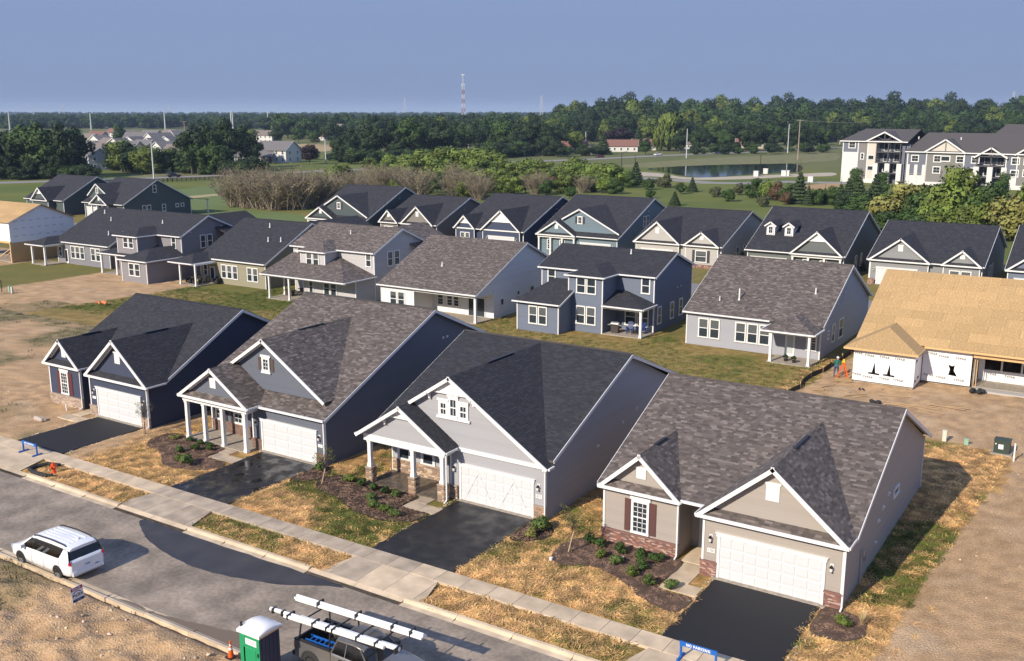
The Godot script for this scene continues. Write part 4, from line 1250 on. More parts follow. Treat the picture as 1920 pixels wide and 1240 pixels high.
	shell(q)
	gable({"l": -13.8, "r": -6.5, "wl": -13.5, "wr": -6.8, "ye": 3.25, "ua": -10.2, "ya": 6.0, "vf": 132.6, "vw": 133.0, "guts": []}, q)
	wing(-13.5, -6.8, 133.0, 134.0, 3.25, M.blue_grey); garage(-12.6, -7.8, 2.15, 133.0, 4, 1, "flush"); vent(-10.5, -9.9, 4.2, 5.0, 133.0)

func dormer(u: float, k: Dictionary, _m: Material) -> void:
	var sl: float = (k.yr - k.ye) / (k.vr - k.ve)
	var y0 := 5.0
	var v0: float = k.ve + (y0 - k.ye) / sl
	var yt := 6.35
	wall_street(v0, [Vector2(u - 0.6, y0), Vector2(u + 0.6, y0), Vector2(u + 0.6, yt), Vector2(u, yt + 0.45), Vector2(u - 0.6, yt)], M.white_siding, "dormer_wall")
	for s in [-1, 1]:
		wall_side(u + 0.6 * s, s, [Vector2(v0, y0), Vector2(v0 + (yt - y0) / sl, yt), Vector2(v0, yt)], M.white_siding, "dormer_wall")
	var bk := v0 + (yt + 0.6 - y0) / sl
	roof("dormer_roof", [[L(u, yt + 0.6, v0 - 0.3), L(u - 0.9, yt - 0.05, v0 - 0.3), L(u - 0.9, yt - 0.05, bk - 1.4), L(u, yt + 0.6, bk)], [L(u + 0.9, yt - 0.05, v0 - 0.3), L(u, yt + 0.6, v0 - 0.3), L(u, yt + 0.6, bk), L(u + 0.9, yt - 0.05, bk - 1.4)]], dark_tones)
	board(hn, "rake_board", L(u - 0.9, yt - 0.04, v0 - 0.34), L(u, yt + 0.6, v0 - 0.34), 0.18, 0.06, white); board(hn, "rake_board", L(u, yt + 0.6, v0 - 0.34), L(u + 0.9, yt - 0.04, v0 - 0.34), 0.18, 0.06, white)
	win(u - 0.3, u + 0.3, y0 + 0.25, yt - 0.15, v0, 2, 2, 0.0, 0.1, false)

# ---------- houses still being built ----------
func osb_roof(called: String, o: Vector3, s: Vector3, up: Vector3, w: float, h: float, mats: Array) -> void:
	# sheets of 2.44 x 1.22 m laid in staggered rows, each a piece of its own
	var base := Node3D.new()
	base.name = called
	hn.add_child(base, true)
	var nn := s.cross(up).normalized()
	var b := Basis(s, up, nn)
	var y := 0.0
	var row := 0
	while y < h - 0.05:
		var y1 := minf(y + 1.22, h)
		var x := -1.22 if row % 2 else 0.0
		while x < w - 0.02:
			var a := maxf(x, 0.0)
			var e := minf(x + 2.44, w)
			if e - a > 0.05:
				part("sheathing_panel", cube(Vector3(snappedf(e - a - 0.012, 0.001), snappedf(y1 - y - 0.012, 0.001), 0.018)), mats[rng.randi() % mats.size()], base, o + s * ((a + e) / 2) + up * ((y + y1) / 2) + nn * rng.randf_range(0.0, 0.006), b)
			x += 2.44
		y = y1
		row += 1

func osb_poly(called: String, pts: Array, m: Material) -> void:
	var mb := MB.new()
	lay_slab(mb, pts, 0.05)
	part(called, mb.mesh(), m, hn)

# house wrap on one wall, o its lower corner, with openings cut as (x, y) outlines and printed words
func house_wrap(o: Vector3, b: Basis, w: float, h: float, holes: Array, words: Array) -> void:
	var wall := CSGBox3D.new()
	wall.name = "wrapped_wall"
	wall.size = Vector3(w, h, 0.1)
	wall.material = M.wrap
	wall.transform = Transform3D(b, o + b * Vector3(w / 2, h / 2, -0.05))
	hn.add_child(wall, true)
	for q: Array in holes:
		var c := CSGPolygon3D.new()
		c.name = "opening"
		c.operation = CSGShape3D.OPERATION_SUBTRACTION
		var p := PackedVector2Array()
		for e: Vector2 in q:
			p.append(e - Vector2(w / 2, h / 2))
		c.polygon = p
		c.depth = 0.4
		c.position = Vector3(0, 0, 0.2)
		c.material = M.wrap
		wall.add_child(c, true)
	for q in words:
		var base := Node3D.new()
		base.name = "wrap_print"
		base.transform = Transform3D(b, o + b * Vector3(q[0], q[1], 0.006))
		hn.add_child(base, true)
		letters(base, "word", "TYPAR", 0.2, Vector3(0.1, 0, 0), M.ink, Basis(Vector3.BACK, -0.03), 1)
		bx(base, "house_mark", Vector3(-0.42, 0.03, 0), Vector3(0.12, 0.012, 0.004), M.wrap_red, Basis(Vector3.BACK, 0.7)); bx(base, "house_mark", Vector3(-0.34, 0.03, 0), Vector3(0.12, 0.012, 0.004), M.wrap_red, Basis(Vector3.BACK, -0.7))
		bx(base, "house_mark", Vector3(-0.38, -0.06, 0), Vector3(0.12, 0.012, 0.004), M.wrap_red)
		bx(base, "small_print", Vector3(0.12, -0.17, 0), Vector3(0.42, 0.03, 0.003), M.grey_print)

func unfinished() -> void:
	M.wrap = mat("house_wrap", 0.78, 0.79, 0.8, 0.5)
	mat("wrap_red", 0.6, 0.12, 0.08, 0.6); mat("grey_print", 0.55, 0.55, 0.56, 0.7)
	var osbs := []
	for i in 4:
		var g: float = [1.0, 0.92, 1.07, 0.97][i]
		var m := mat("osb%d" % i, 0.64 * g, 0.42 * g, 0.19 * g, 0.85)
		grain(m, M.osb_tex, 0.42 + 0.03 * i)
		osbs.append(m)
	var lum := mat("lumber", 0.6, 0.4, 0.19, 0.85)
	begin("unfinished_house", "unfinished house with bare wood sheathed roof and white printed house wrap", -13.0, 84.0)
	var sl := 0.47
	var dn := sqrt(1.0 + sl * sl)
	osb_roof("roof_sheathing", L(-19.75, 3.2, 85.3), Vector3.RIGHT, Vector3(0, sl, -1).normalized(), 14.4, 9.9 * dn, osbs)
	osb_poly("rear_sheathing", [L(-5.35, 3.2, 105.1), L(-19.75, 3.2, 105.1), L(-19.75, 3.2 + 9.9 * sl, 95.2), L(-5.35, 3.2 + 9.9 * sl, 95.2)], osbs[0])
	for u in [-19.72, -5.38]:
		for w in [85.3, 105.1]:
			board(hn, "rake_board", L(u, 3.18, w), L(u, 3.18 + 9.9 * sl, 95.2), 0.2, 0.05, lum)
	board(hn, "fascia", L(-14.2, 3.2, 85.27), L(-5.35, 3.2, 85.27), 0.17, 0.06, lum)
	# hipped corner room: its sheathing was laid as four pieces
	var e := Vector2(-20.0, -14.15)
	var a := (e.y - e.x) / 2
	osb_poly("hip_sheathing", [L(e.x, 3.02, 82.4), L(e.y, 3.02, 82.4), L((e.x + e.y) / 2, 3.02 + a * 0.48, 82.4 + a)], osbs[1])
	osb_poly("hip_sheathing", [L(e.y, 3.02, 82.4), L(e.y, 3.02, 86.2), L((e.x + e.y) / 2, 3.02 + a * 0.48, 88.4), L((e.x + e.y) / 2, 3.02 + a * 0.48, 82.4 + a)], osbs[1])
	osb_poly("hip_sheathing", [L(e.x, 3.02, 82.4), L((e.x + e.y) / 2, 3.02 + a * 0.48, 82.4 + a), L((e.x + e.y) / 2, 3.02 + a * 0.48, 88.4), L(e.x, 3.02, 86.2)], osbs[1])
	board(hn, "fascia", L(e.x, 3.02, 82.37), L(e.y, 3.02, 82.37), 0.16, 0.06, lum); board(hn, "fascia", L(e.y + 0.03, 3.02, 82.4), L(e.y + 0.03, 3.02, 86.2), 0.16, 0.06, lum)
	bx(hn, "foundation", L(-16.8, 0.06, 84.5), Vector3(4.7, 0.3, 3.0), M.concrete); bx(hn, "foundation", L(-12.4, 0.06, 95.0), Vector3(13.6, 0.3, 18.0), M.concrete)
	# torn openings in the wrap
	var slit := func(x: float) -> Array: return [Vector2(x - 0.45, 0.66), Vector2(x + 0.45, 0.62), Vector2(x + 0.45, 0.78), Vector2(x + 0.12, 0.8), Vector2(x + 0.02, 1.75), Vector2(x - 0.16, 0.82), Vector2(x - 0.45, 0.8)]
	house_wrap(L(-19.25, 0.2, 82.85), Basis.IDENTITY, 4.85, 2.75, [slit.call(1.7), slit.call(2.9)], [[0.2, 2.3], [1.15, 2.2], [2.35, 2.2], [3.55, 2.2], [0.2, 0.5], [1.15, 0.38], [2.45, 0.4], [3.55, 0.42]])
	house_wrap(L(-14.4, 0.2, 82.85), Basis(Vector3.UP, PI / 2), 2.9, 2.75, [], [[0.5, 2.1], [1.6, 2.3], [0.5, 0.4], [1.6, 0.5]])
	house_wrap(L(-14.35, 0.2, 85.75), Basis.IDENTITY, 3.85, 2.95, [[Vector2(2.05, 0.72), Vector2(2.75, 0.66), Vector2(2.45, 1.15), Vector2(2.5, 1.6), Vector2(2.3, 1.5), Vector2(2.0, 1.6), Vector2(2.15, 1.2)]], [[0.6, 2.35], [1.5, 2.2], [2.8, 2.2], [0.45, 0.5], [1.4, 0.42], [2.8, 0.38]])
	house_wrap(L(-10.5, 0.2, 85.75), Basis(Vector3.UP, PI / 2), 2.7, 2.95, [], [])
	house_wrap(L(-10.4, 0.2, 88.45), Basis.IDENTITY, 5.0, 0.95, [], [[0.9, 0.6], [2.3, 0.55], [3.7, 0.55]])
	house_wrap(L(-10.4, 1.15, 88.45), Basis.IDENTITY, 0.45, 1.5, [], [])
	house_wrap(L(-19.25, 0.2, 105.0), Basis(Vector3.UP, PI / 2), 0.1, 2.9, [], [])
	house_wrap(L(-19.25, 0.2, 85.0), Basis(Vector3.UP, -PI / 2), 2.1, 2.75, [], [])
	for x in [-8.65, -7.15, -5.65]:
		bx(hn, "window_post", L(x, 1.9, 88.42), Vector3(0.14, 1.5, 0.1), white)
	bx(hn, "rear_wall", L(-12.5, 1.65, 104.6), Vector3(13.6, 2.9, 0.1), M.wrap)
	board(hn, "header_beam", L(-10.5, 3.02, 85.6), L(-5.4, 3.02, 85.6), 0.34, 0.1, lum)
	for x in [-10.38, -10.2]:
		bx(hn, "stud", L(x, 1.5, 85.95), Vector3(0.05, 2.7, 0.1), lum)
	bx(hn, "patio_slab", L(-7.9, 0.08, 86.7), Vector3(5.0, 0.16, 3.4), M.grey_concrete)
	# gable ends
	for s in [-1, 1]:
		var mb := MB.new()
		var u := -19.3 if s < 0 else -5.7
		mb.poly([L(u, 0.2, 85.8), L(u, 0.2, 104.6), L(u, 3.1, 104.6), L(u, 7.7, 95.2), L(u, 3.1, 85.8)])
		part("wrapped_gable", mb.mesh(), M.wrap, hn)
	# the other one, far along the row
	begin("framed_house", "half-framed house with plywood roof, white wrapped upper walls and open lower bay", -148.0, 84.0)
	var k := 0.42
	osb_roof("roof_sheathing", L(-156.0, 6.0, 82.6), Vector3.RIGHT, Vector3(0, k, -1).normalized(), 14.9, 5.6 * sqrt(1 + k * k), osbs)
	osb_poly("rear_sheathing", [L(-141.1, 6.0, 93.8), L(-156.0, 6.0, 93.8), L(-156.0, 6.0 + 5.6 * k, 88.2), L(-141.1, 6.0 + 5.6 * k, 88.2)], osbs[1])
	var g := MB.new()
	g.poly([L(-141.5, 3.0, 83.0), L(-141.5, 3.0, 93.6), L(-141.5, 5.9, 93.6), L(-141.5, 8.2, 88.2), L(-141.5, 5.9, 83.0)])
	part("wrapped_wall", g.mesh(), M.wrap, hn)
	var f := MB.new()
	f.quad(L(-156.0, 3.2, 83.0), L(-141.5, 3.2, 83.0), L(-141.5, 5.95, 83.0), L(-156.0, 5.95, 83.0))
	part("wrapped_wall", f.mesh(), M.wrap, hn)
	var t := MB.new()
	for y in [3.9, 5.0, 6.1]:
		for i in 7:
			t.box(L(-141.48, y + 0.05 * (i % 2), 84.0 + i * 1.25), Vector3(0.01, 0.14, 0.6))
	stuff(part("wrap_print", t.mesh(), M.grey_print, hn))
	var w := MB.new()
	w.quad(L(-141.52, 0.15, 83.0), L(-141.52, 0.15, 93.6), L(-141.52, 3.0, 93.6), L(-141.52, 3.0, 83.0))
	part("sheathed_wall", w.mesh(), osbs[2], hn)
	bx(hn, "corner_post", L(-141.6, 1.55, 83.0), Vector3(0.2, 3.0, 0.2), lum)
	board(hn, "header_beam", L(-156.0, 3.2, 83.0), L(-141.5, 3.2, 83.0), 0.3, 0.14, lum)
	for i in 8:
		bx(hn, "stud", L(-142.6 - i * 0.62, 1.5, 86.0), Vector3(0.06, 2.9, 0.12), lum)
	for i in 5:
		board(hn, "brace", L(-147.0 + i * 0.5, 0.3, 84.0 + 0.4 * i), L(-143.0 + i * 0.3, 2.4 - i * 0.2, 84.5 + 0.3 * i), 0.1, 0.05, lum)
	bx(hn, "foundation", L(-148.7, 0.0, 88.4), Vector3(14.2, 0.3, 10.6), M.concrete)

# ---------- ground ----------
var fn := FastNoiseLite.new()
var fn2 := FastNoiseLite.new()

func steps(list: Array) -> PackedFloat32Array:
	# [[from, to, step] ...] to grid lines; a step over 1e3 grows by that share
	var r := PackedFloat32Array()
	for s in list:
		var x: float = s[0]
		var d: float = s[2]
		while x < s[1] - 0.001:
			r.append(x)
			x += d
			if s.size() > 3:
				d *= s[3]
	r.append(list[-1][1])
	return r

var drives := [[-63.75, -58.7, 42.8], [-47.75, -42.7, 43.9], [-31.9, -26.7, 44.0], [-15.6, -10.5, 42.6]]

func inside(u: float, v: float, a: float, b: float, c: float, d: float) -> bool:
	return u > a and u < b and v > c and v < d

# share of straw (x), green (y), bare soil (z) and weeds (w) at a place
func cover(u: float, v: float) -> Vector4:
	var n := fn.get_noise_2d(u * 1.0, v * 1.0)
	var n2 := fn2.get_noise_2d(u * 0.25, v * 0.25)
	if v < 25.6:
		var g := smoothstep(0.12, 0.5, n2 + (0.12 if u < -36.0 else -0.1))
		return Vector4(0, 0, 1 - g * 0.6, g * 0.6)
	if v < 36.0:
		if u > -42.5 and u < -30.0:
			var s := smoothstep(-37.5, -35.5, u + n * 2.5)
			return Vector4(0.25 + 0.7 * s, 0.75 - 0.7 * s, 0.05, 0)
		var s2 := smoothstep(0.1, 0.45, n2 + n * 0.4)
		return Vector4(1 - 0.5 * s2, 0.5 * s2, 0, 0)
	if v < 62.0:
		if u < -71.5 or (u < -57.6 and v < 43.0):
			var g := smoothstep(-0.15, 0.3, n2 + n * 0.3 + (v - 50.0) * 0.03)
			return Vector4(0, 0, 1 - g, g)
		if u < -56.4:
			return Vector4(0.1, 0, 0.9, 0)
		if u < -42.3:
			var s := smoothstep(0.15, 0.4, n2 + n * 0.5)
			return Vector4(0.9 - 0.5 * s, 0.1 + 0.45 * s, 0.05, 0)
		if u < -31.0:
			var s := smoothstep(-0.18, 0.25, n2 + n * 0.6 + (0.2 if v > 38.5 else 0.0))
			return Vector4(1 - s * 0.9, s * 0.9, 0, 0)
		if u < -15.0:
			var s := smoothstep(0.0, 0.35, n2 * 0.9 + n * 0.6 + clampf((u + 24.0) * 0.03, -0.1, 0.12))
			return Vector4(0.92 - s * 0.65, 0.08 + s * 0.65, 0, 0)
		var edge := -7.35 + (v - 40.0) * 0.055 + n * 0.25
		if u < edge:
			var s := smoothstep(-0.25, 0.2, n2 + n * 0.6)
			return Vector4(1 - s * 0.85, s * 0.85, 0, 0)
		return Vector4(0.02, 0, 0.98, 0)
	if v < 92.0:
		if u > -22.0 + n + maxf(0.0, (v - 80.0) * 0.05):
			if u < -5.4 + n * 0.2 and v < 70.4 + n * 0.5 and u > -22.0:
				var s := smoothstep(0.15, 0.5, n2 + n * 0.5)
				return Vector4(1 - s * 0.6, s * 0.6, 0, 0)
			return Vector4(0.03, 0, 0.97, 0)
		if u > -76.0 + n * 3.0:
			var s := smoothstep(0.05, 0.5, n2 * 0.9 + n * 0.3)
			return Vector4(0.46 - s * 0.4, 0.54 + s * 0.4, 0, 0.0)
		if u > -103.5 + (v - 75.0) * 0.1:
			var s := smoothstep(-0.1, 0.3, n2 + n * 0.3 + (v - 74.0) * 0.06)
			return Vector4(0.45 - s * 0.4, 0.55 + s * 0.4, 0, 0)
		if u > -122.5 and v > 68.5 + n:
			return Vector4(0, 0, 1, 0)
		if u > -141.0 and v > 67.5 + n and u <= -122.5:
			return Vector4(0.1, 0.9, 0, 0)
		if u <= -141.0 and v > 74.0:
			return Vector4(0, 0, 0.9, 0.1)
		var g := smoothstep(-0.15, 0.3, n2 + n * 0.4)
		return Vector4(0.1, 0, 0.9 - g * 0.75, g * 0.75)
	if v < 165.0 and u > -215.0:
		return Vector4(0.2, 0.8, 0, 0)
	return Vector4(0, 0, 0, 0)

func ground_colour(u: float, v: float) -> Color:
	var n := fn.get_noise_2d(u * 2.3 + 40.0, v * 2.3)
	var n2 := fn2.get_noise_2d(u * 0.6 + 90.0, v * 0.6)
	var c := cover(u, v)
	var soil := Color(0.70, 0.46, 0.25).lerp(Color(0.47, 0.30, 0.155), clampf(0.4 + n * 1.1 + n2 * 0.6, 0, 1))
	if n2 > 0.28:
		soil = soil.lerp(Color(0.76, 0.54, 0.33), clampf((n2 - 0.28) * 2.5, 0, 0.7))
	var straw := Color(0.76, 0.45, 0.17).lerp(Color(0.36, 0.20, 0.06), clampf(0.45 + n * 2.0, 0, 1))
	var green := Color(0.11, 0.145, 0.018).lerp(Color(0.22, 0.195, 0.03), clampf(0.5 + n * 0.8 + n2 * 0.5, 0, 1))
	var weed := Color(0.17, 0.15, 0.055).lerp(Color(0.38, 0.285, 0.145), clampf(0.5 + n * 1.7, 0, 1))
	var t := c.x + c.y + c.z + c.w
	if t > 0.01:
		return (straw * c.x + green * c.y + soil * c.z + weed * c.w) / t
	# the wide country behind the estate
	var m := fn2.get_noise_2d(u * 0.12, v * 0.12)
	var far := Color(0.125, 0.17, 0.016).lerp(Color(0.19, 0.21, 0.032), clampf(0.5 + m * 1.2 + n2 * 0.3, 0, 1))
	if v > 380.0:
		far = far.lerp(Color(0.16, 0.16, 0.06), 0.5)
	return far

func ground_height(u: float, v: float) -> float:
	if v > 110.0 or u < -230.0 or u > 60.0:
		return 0.0
	if v > 25.3 and v < 33.1:
		return -0.22
	for d in drives:
		if inside(u, v, d[0] + 0.15, d[1] - 0.15, 36.0, d[2] + 0.6):
			return -0.07
	if v > 34.9 and v < 36.5 or (v > 32.9 and v < 35.2 and apron(u) >= 0):
		return -0.09
	var c := cover(u, v)
	var n := fn.get_noise_2d(u * 1.4, v * 1.4)
	var n3 := fn.get_noise_2d(u * 5.0 + 11.0, v * 5.0)
	var h := n * 0.035 + n3 * (0.02 + 0.04 * c.x + 0.02 * c.y) - 0.01
	var rough := c.z + c.w
	if v < 25.3:
		var edge := clampf((25.3 - v) / 1.2, 0, 1)
		h += edge * (n * 0.34 + absf(n3) * 0.2 + maxf(0.0, fn2.get_noise_2d(u * 0.5, v * 0.5)) * 0.5)
	elif rough > 0.3 and (u < -71.0 or v > 60.0):
		h += rough * (n * 0.1 + absf(n3) * 0.07)
	elif rough > 0.3:
		h += rough * (n * 0.04 + absf(n3) * 0.035)
	return h

func apron(u: float) -> int:
	for i in drives.size():
		if u > drives[i][0] + 0.2 - (0.6 if i != 0 else 14.0) and u < drives[i][1] + 0.6:
			return i
	return -1

func build_ground() -> void:
	fn.seed = 11; fn.frequency = 0.35; fn.fractal_octaves = 4
	fn2.seed = 23; fn2.frequency = 0.25; fn2.fractal_octaves = 3
	var us := steps([[-7000, -1000, 700.0], [-1000, -300, 50.0], [-300, -160, 5.0], [-160, -76, 0.9], [-76, 2, 0.24], [2, 30, 1.2], [30, 300, 27.0], [300, 3000, 500.0]])
	var vs := steps([[-200, 10, 30.0], [10, 46, 0.24], [46, 92, 0.42], [92, 110, 1.5], [110, 400, 7.0], [400, 1000, 50.0], [1000, 9000, 800.0]])
	var mb := MB.new()
	var w := us.size()
	for v in vs:
		for u in us:
			mb.v.append(Vector3(u, ground_height(u, v), -v)); mb.c.append(ground_colour(u, v))
	mb.n.resize(mb.v.size())
	for j in vs.size():
		for i in w:
			var k := j * w + i
			var a := mb.v[k + 1] if i < w - 1 else mb.v[k]
			var b := mb.v[k - 1] if i > 0 else mb.v[k]
			var c := mb.v[k + w] if j < vs.size() - 1 else mb.v[k]
			var d := mb.v[k - w] if j > 0 else mb.v[k]
			mb.n[k] = (a - b).cross(c - d).normalized()
	for j in vs.size() - 1:
		for i in w - 1:
			var k := j * w + i
			mb.face(k, k + 1, k + w + 1); mb.face(k, k + w + 1, k + w)
	var g := vmat("soil_and_turf", 0.97)
	grain(g, noise_tex(0.03, 0.72, 1.0, 31, 1024, 5), 0.21)
	g.heightmap_enabled = true
	g.heightmap_texture = noise_tex(0.035, 0.0, 1.0, 33, 1024, 5)
	g.heightmap_scale = 5.0
	structure("ground", mb.mesh(), g, "bare soil, straw and turf of the building lots and the fields behind")

# flat outline with thickness downwards; points (u, v)
func sheet(pts: Array, y: float, thick := 0.1) -> ArrayMesh:
	var p := PackedVector2Array()
	for q in pts:
		p.append(Vector2(q[0], -q[1]))
	if Geometry2D.is_polygon_clockwise(p):
		p.reverse()
	var t := Geometry2D.triangulate_polygon(p)
	var mb := MB.new()
	for i in range(0, t.size(), 3):
		var a := Vector3(p[t[i]].x, y, p[t[i]].y)
		var b := Vector3(p[t[i + 1]].x, y, p[t[i + 1]].y)
		var c := Vector3(p[t[i + 2]].x, y, p[t[i + 2]].y)
		if (b - a).cross(c - a).y < 0:
			mb.tri(a, c, b)
		else:
			mb.tri(a, b, c)
	for i in p.size():
		var a := Vector3(p[i].x, y, p[i].y)
		var b := Vector3(p[(i + 1) % p.size()].x, y, p[(i + 1) % p.size()].y)
		mb.quad(a, b, b - Vector3.UP * thick, a - Vector3.UP * thick)
	return mb.mesh()

func smooth_outline(pts: Array, n := 5) -> Array:
	var r := []
	var m := pts.size()
	for i in m:
		var a := Vector2(pts[(i - 1 + m) % m][0], pts[(i - 1 + m) % m][1])
		var b := Vector2(pts[i][0], pts[i][1])
		var c := Vector2(pts[(i + 1) % m][0], pts[(i + 1) % m][1])
		var d := Vector2(pts[(i + 2) % m][0], pts[(i + 2) % m][1])
		for j in n:
			var q := b.cubic_interpolate(c, a, d, float(j) / n) + Vector2(rng.randf_range(-0.05, 0.05), rng.randf_range(-0.05, 0.05))
			r.append([q.x, q.y])
	return r

func build_street() -> void:
	M.wet_concrete = mat("damp_concrete", 0.19, 0.155, 0.12, 0.32)
	grain(M.wet_concrete, noise_tex(0.015, 0.6, 1.0, 17), 0.3)
	M.grey_concrete = mat("grey_concrete", 0.42, 0.395, 0.36, 0.9)
	M.galvanised = mat("galvanised_metal", 0.5, 0.51, 0.53, 0.4, 0.6)
	M.pale_glass = mat("pale_glass", 0.45, 0.5, 0.5, 0.08)
	M.dark_glass = mat("dark_glass", 0.02, 0.022, 0.025, 0.05)
	for i in 5:
		var g: float = [1.0, 0.94, 1.05, 0.9, 1.02][i]
		var m := mat("slab%d" % i, 0.70 * g, 0.555 * g, 0.385 * g, 0.9)
		grain(m, noise_tex(0.012, 0.8, 1.0, 50 + i, 256), 0.2)
	for i in 2:
		var m := mat("slab_damp%d" % i, 0.50 + 0.05 * i, 0.405 + 0.04 * i, 0.30 + 0.03 * i, 0.75)
		grain(m, noise_tex(0.012, 0.78, 1.0, 60 + i, 256), 0.2)
	var asp := mat("asphalt_road", 0.515, 0.42, 0.325, 0.9)
	grain(asp, noise_tex(0.006, 0.62, 1.0, 3, 1024, 6), 0.055)
	asp.detail_enabled = true
	asp.detail_albedo = noise_tex(0.12, 0.82, 1.0, 8, 512, 2)
	asp.detail_blend_mode = BaseMaterial3D.BLEND_MODE_MUL
	asp.detail_uv_layer = BaseMaterial3D.DETAIL_UV_1
	structure("road", sheet([[-240, 25.75], [20, 25.75], [20, 32.7], [-240, 32.7]], -0.1, 0.2), asp, "dusty pale asphalt street in front of the houses")
	var road2 := mat("far_asphalt", 0.2, 0.19, 0.185, 0.9)
	structure("back_street", sheet([[-230, 113.5], [40, 113.5], [40, 121.0], [-230, 121.0]], 0.02, 0.1), road2, "second street running behind the middle row of houses")
	# water and sealer stains that darken the asphalt
	var wet := mat("wet_asphalt", 0.055, 0.05, 0.047, 0.4)
	grain(wet, noise_tex(0.01, 0.75, 1.0, 77), 0.1)
	structure("wet_road", sheet(smooth_outline([[-45.2, 32.4], [-43.6, 31.2], [-42.3, 30.7], [-39.4, 30.05], [-36.8, 30.05], [-33.5, 30.8], [-31.2, 31.95], [-30.6, 32.45], [-36.0, 32.42], [-41.0, 32.4]], 6), -0.094, 0.002), wet, "dark wet patch spreading from the gutter over the street")
	var mud := mat("wet_mud", 0.17, 0.125, 0.085, 0.6)
	structure("mud_washout", sheet(smooth_outline([[-38.6, 25.78], [-37.0, 26.0], [-36.2, 25.85], [-34.5, 26.1], [-32.5, 26.5], [-30.9, 26.75], [-29.6, 26.5], [-29.0, 25.78], [-33.0, 25.77]], 5), -0.093, 0.004), mud, "wet brown mud washed over the kerb into the street")
	# kerbs: rolled concrete in three metre lengths
	var prof := [Vector2(0, -0.25), Vector2(0.62, -0.25), Vector2(0.62, -0.1), Vector2(0.30, -0.09), Vector2(0.22, 0.0), Vector2(0.16, 0.035), Vector2(0, 0.04)]
	for s in [0, 1]:
		var root := Node3D.new()
		root.name = "kerb" if s == 0 else "kerb_opposite"
		root.set_meta("kind", "structure"); root.set_meta("category", "kerb")
		root.set_meta("label", "concrete kerb beside the sidewalk and tree lawn" if s == 0 else "concrete kerb along the bare dirt lot")
		add_child(root, true)
		var ring0 := []
		var ring1 := []
		for q: Vector2 in prof:
			ring0.append(Vector3(0, q.y, q.x if s == 0 else -q.x)); ring1.append(Vector3(2.985, q.y, q.x if s == 0 else -q.x))
		var mb := MB.new()
		for i in prof.size():
			var j: int = (i + 1) % prof.size()
			if s == 0:
				mb.quad(ring0[i], ring0[j], ring1[j], ring1[i])
			else:
				mb.quad(ring0[j], ring0[i], ring1[i], ring1[j])
		var cap0 := ring0.duplicate()
		var cap1 := ring1.duplicate()
		if s == 0:
			cap0.reverse()
		else:
			cap1.reverse()
		mb.poly(cap0); mb.poly(cap1)
		var me := mb.mesh()
		var low := MB.new()
		for q in [[0.0, 0.31], [0.31, 0.62]]:
			low.quad(Vector3(0, -0.04 - 0.06 * (q[0] / 0.31), q[0]), Vector3(0, -0.1, q[1]), Vector3(2.985, -0.1, q[1]), Vector3(2.985, -0.04 - 0.06 * (q[0] / 0.31), q[0]))
		var lm := low.mesh()
		for i in 32:
			var u := -90.0 + 3.0 * i
			var dip: bool = s == 0 and apron(u + 1.5) >= 0
			part("kerb_length", lm if dip else me, M["slab%d" % (rng.randi() % 5)], root, Vector3(u, 0, -33.05 if s == 0 else -25.4))
	# sidewalk slabs
	var walk := Node3D.new()
	walk.name = "sidewalk"
	walk.set_meta("kind", "structure"); walk.set_meta("category", "sidewalk"); walk.set_meta("label", "concrete sidewalk of square slabs crossing the driveways")
	add_child(walk, true)
	for i in 62:
		var u := -93.0 + 1.5 * i
		var damp := u > -48.5 and u < -28.6
		part("slab", bevel_slab(Vector3(1.485, 0.16, 1.18)), M["slab_damp%d" % (rng.randi() % 2)] if damp else M["slab%d" % (rng.randi() % 5)], walk, Vector3(u + 0.75, -0.045 + rng.randf_range(-0.003, 0.003), -35.68))
	# driveway aprons between sidewalk and kerb
	for i in 4:
		var d: Array = drives[i]
		var ap := Node3D.new()
		ap.name = numbered("driveway_apron")
		ap.set_meta("kind", "structure"); ap.set_meta("category", "driveway apron"); ap.set_meta("label", ["concrete apron before the navy house driveway", "concrete apron before the slate house driveway", "concrete apron before the pale grey house driveway", "concrete apron before the tan house driveway"][i])
		add_child(ap, true)
		var w: float = (d[1] - d[0]) / 3.0
		for j in 3:
			var m: Material = M["slab_damp%d" % (j % 2)] if i == 1 or (i == 2 and j == 0) else M["slab%d" % (rng.randi() % 5)]
			part("apron_slab", ramp(w - 0.015, 2.0), m, ap, Vector3(d[0] + w * j, 0, -33.06))
		for s in [-1, 1]:
			# flared wings
			var mb := MB.new()
			var u: float = d[1] if s > 0 else d[0]
			var a := Vector3(u + 0.01 * s, 0.03, -35.06)
			var b := Vector3(u + 0.01 * s, -0.04, -33.06)
			var c := Vector3(u + 0.62 * s, -0.03, -33.06)
			if s > 0:
				mb.tri(b, c, a)
			else:
				mb.tri(c, b, a)
			part("apron_wing", mb.mesh(), M.slab_damp0 if i == 1 else M.slab1, ap)
		if i == 0:
			for j in 9:
				part("apron_slab", ramp(1.485, 2.0), M["slab%d" % (rng.randi() % 5)], ap, Vector3(d[0] - 1.5 * (j + 1), 0, -33.06))
	# black driveways; two were hosed and are still wet in places
	for i in 4:
		var d: Array = drives[i]
		var m := mat("driveway_%d" % i, 0.013, 0.013, 0.0155, 0.75)
		grain(m, noise_tex(0.1, 0.75, 1.0, 90 + i, 512), 0.14)
		if i == 1 or i == 2:
			m.roughness = 1.0
			var t := noise_tex(0.011, 0.12, 1.0, 140 + i, 512, 4)
			t.color_ramp.offsets = PackedFloat32Array([0.25 if i == 1 else 0.1, 0.75])
			t.color_ramp.set_color(0, Color(0.12, 0.12, 0.12) if i == 1 else Color(0.3, 0.3, 0.3)); t.color_ramp.set_color(1, Color(0.66, 0.66, 0.66))
			m.roughness_texture = t
		var wid := 0.0
		var pts := []
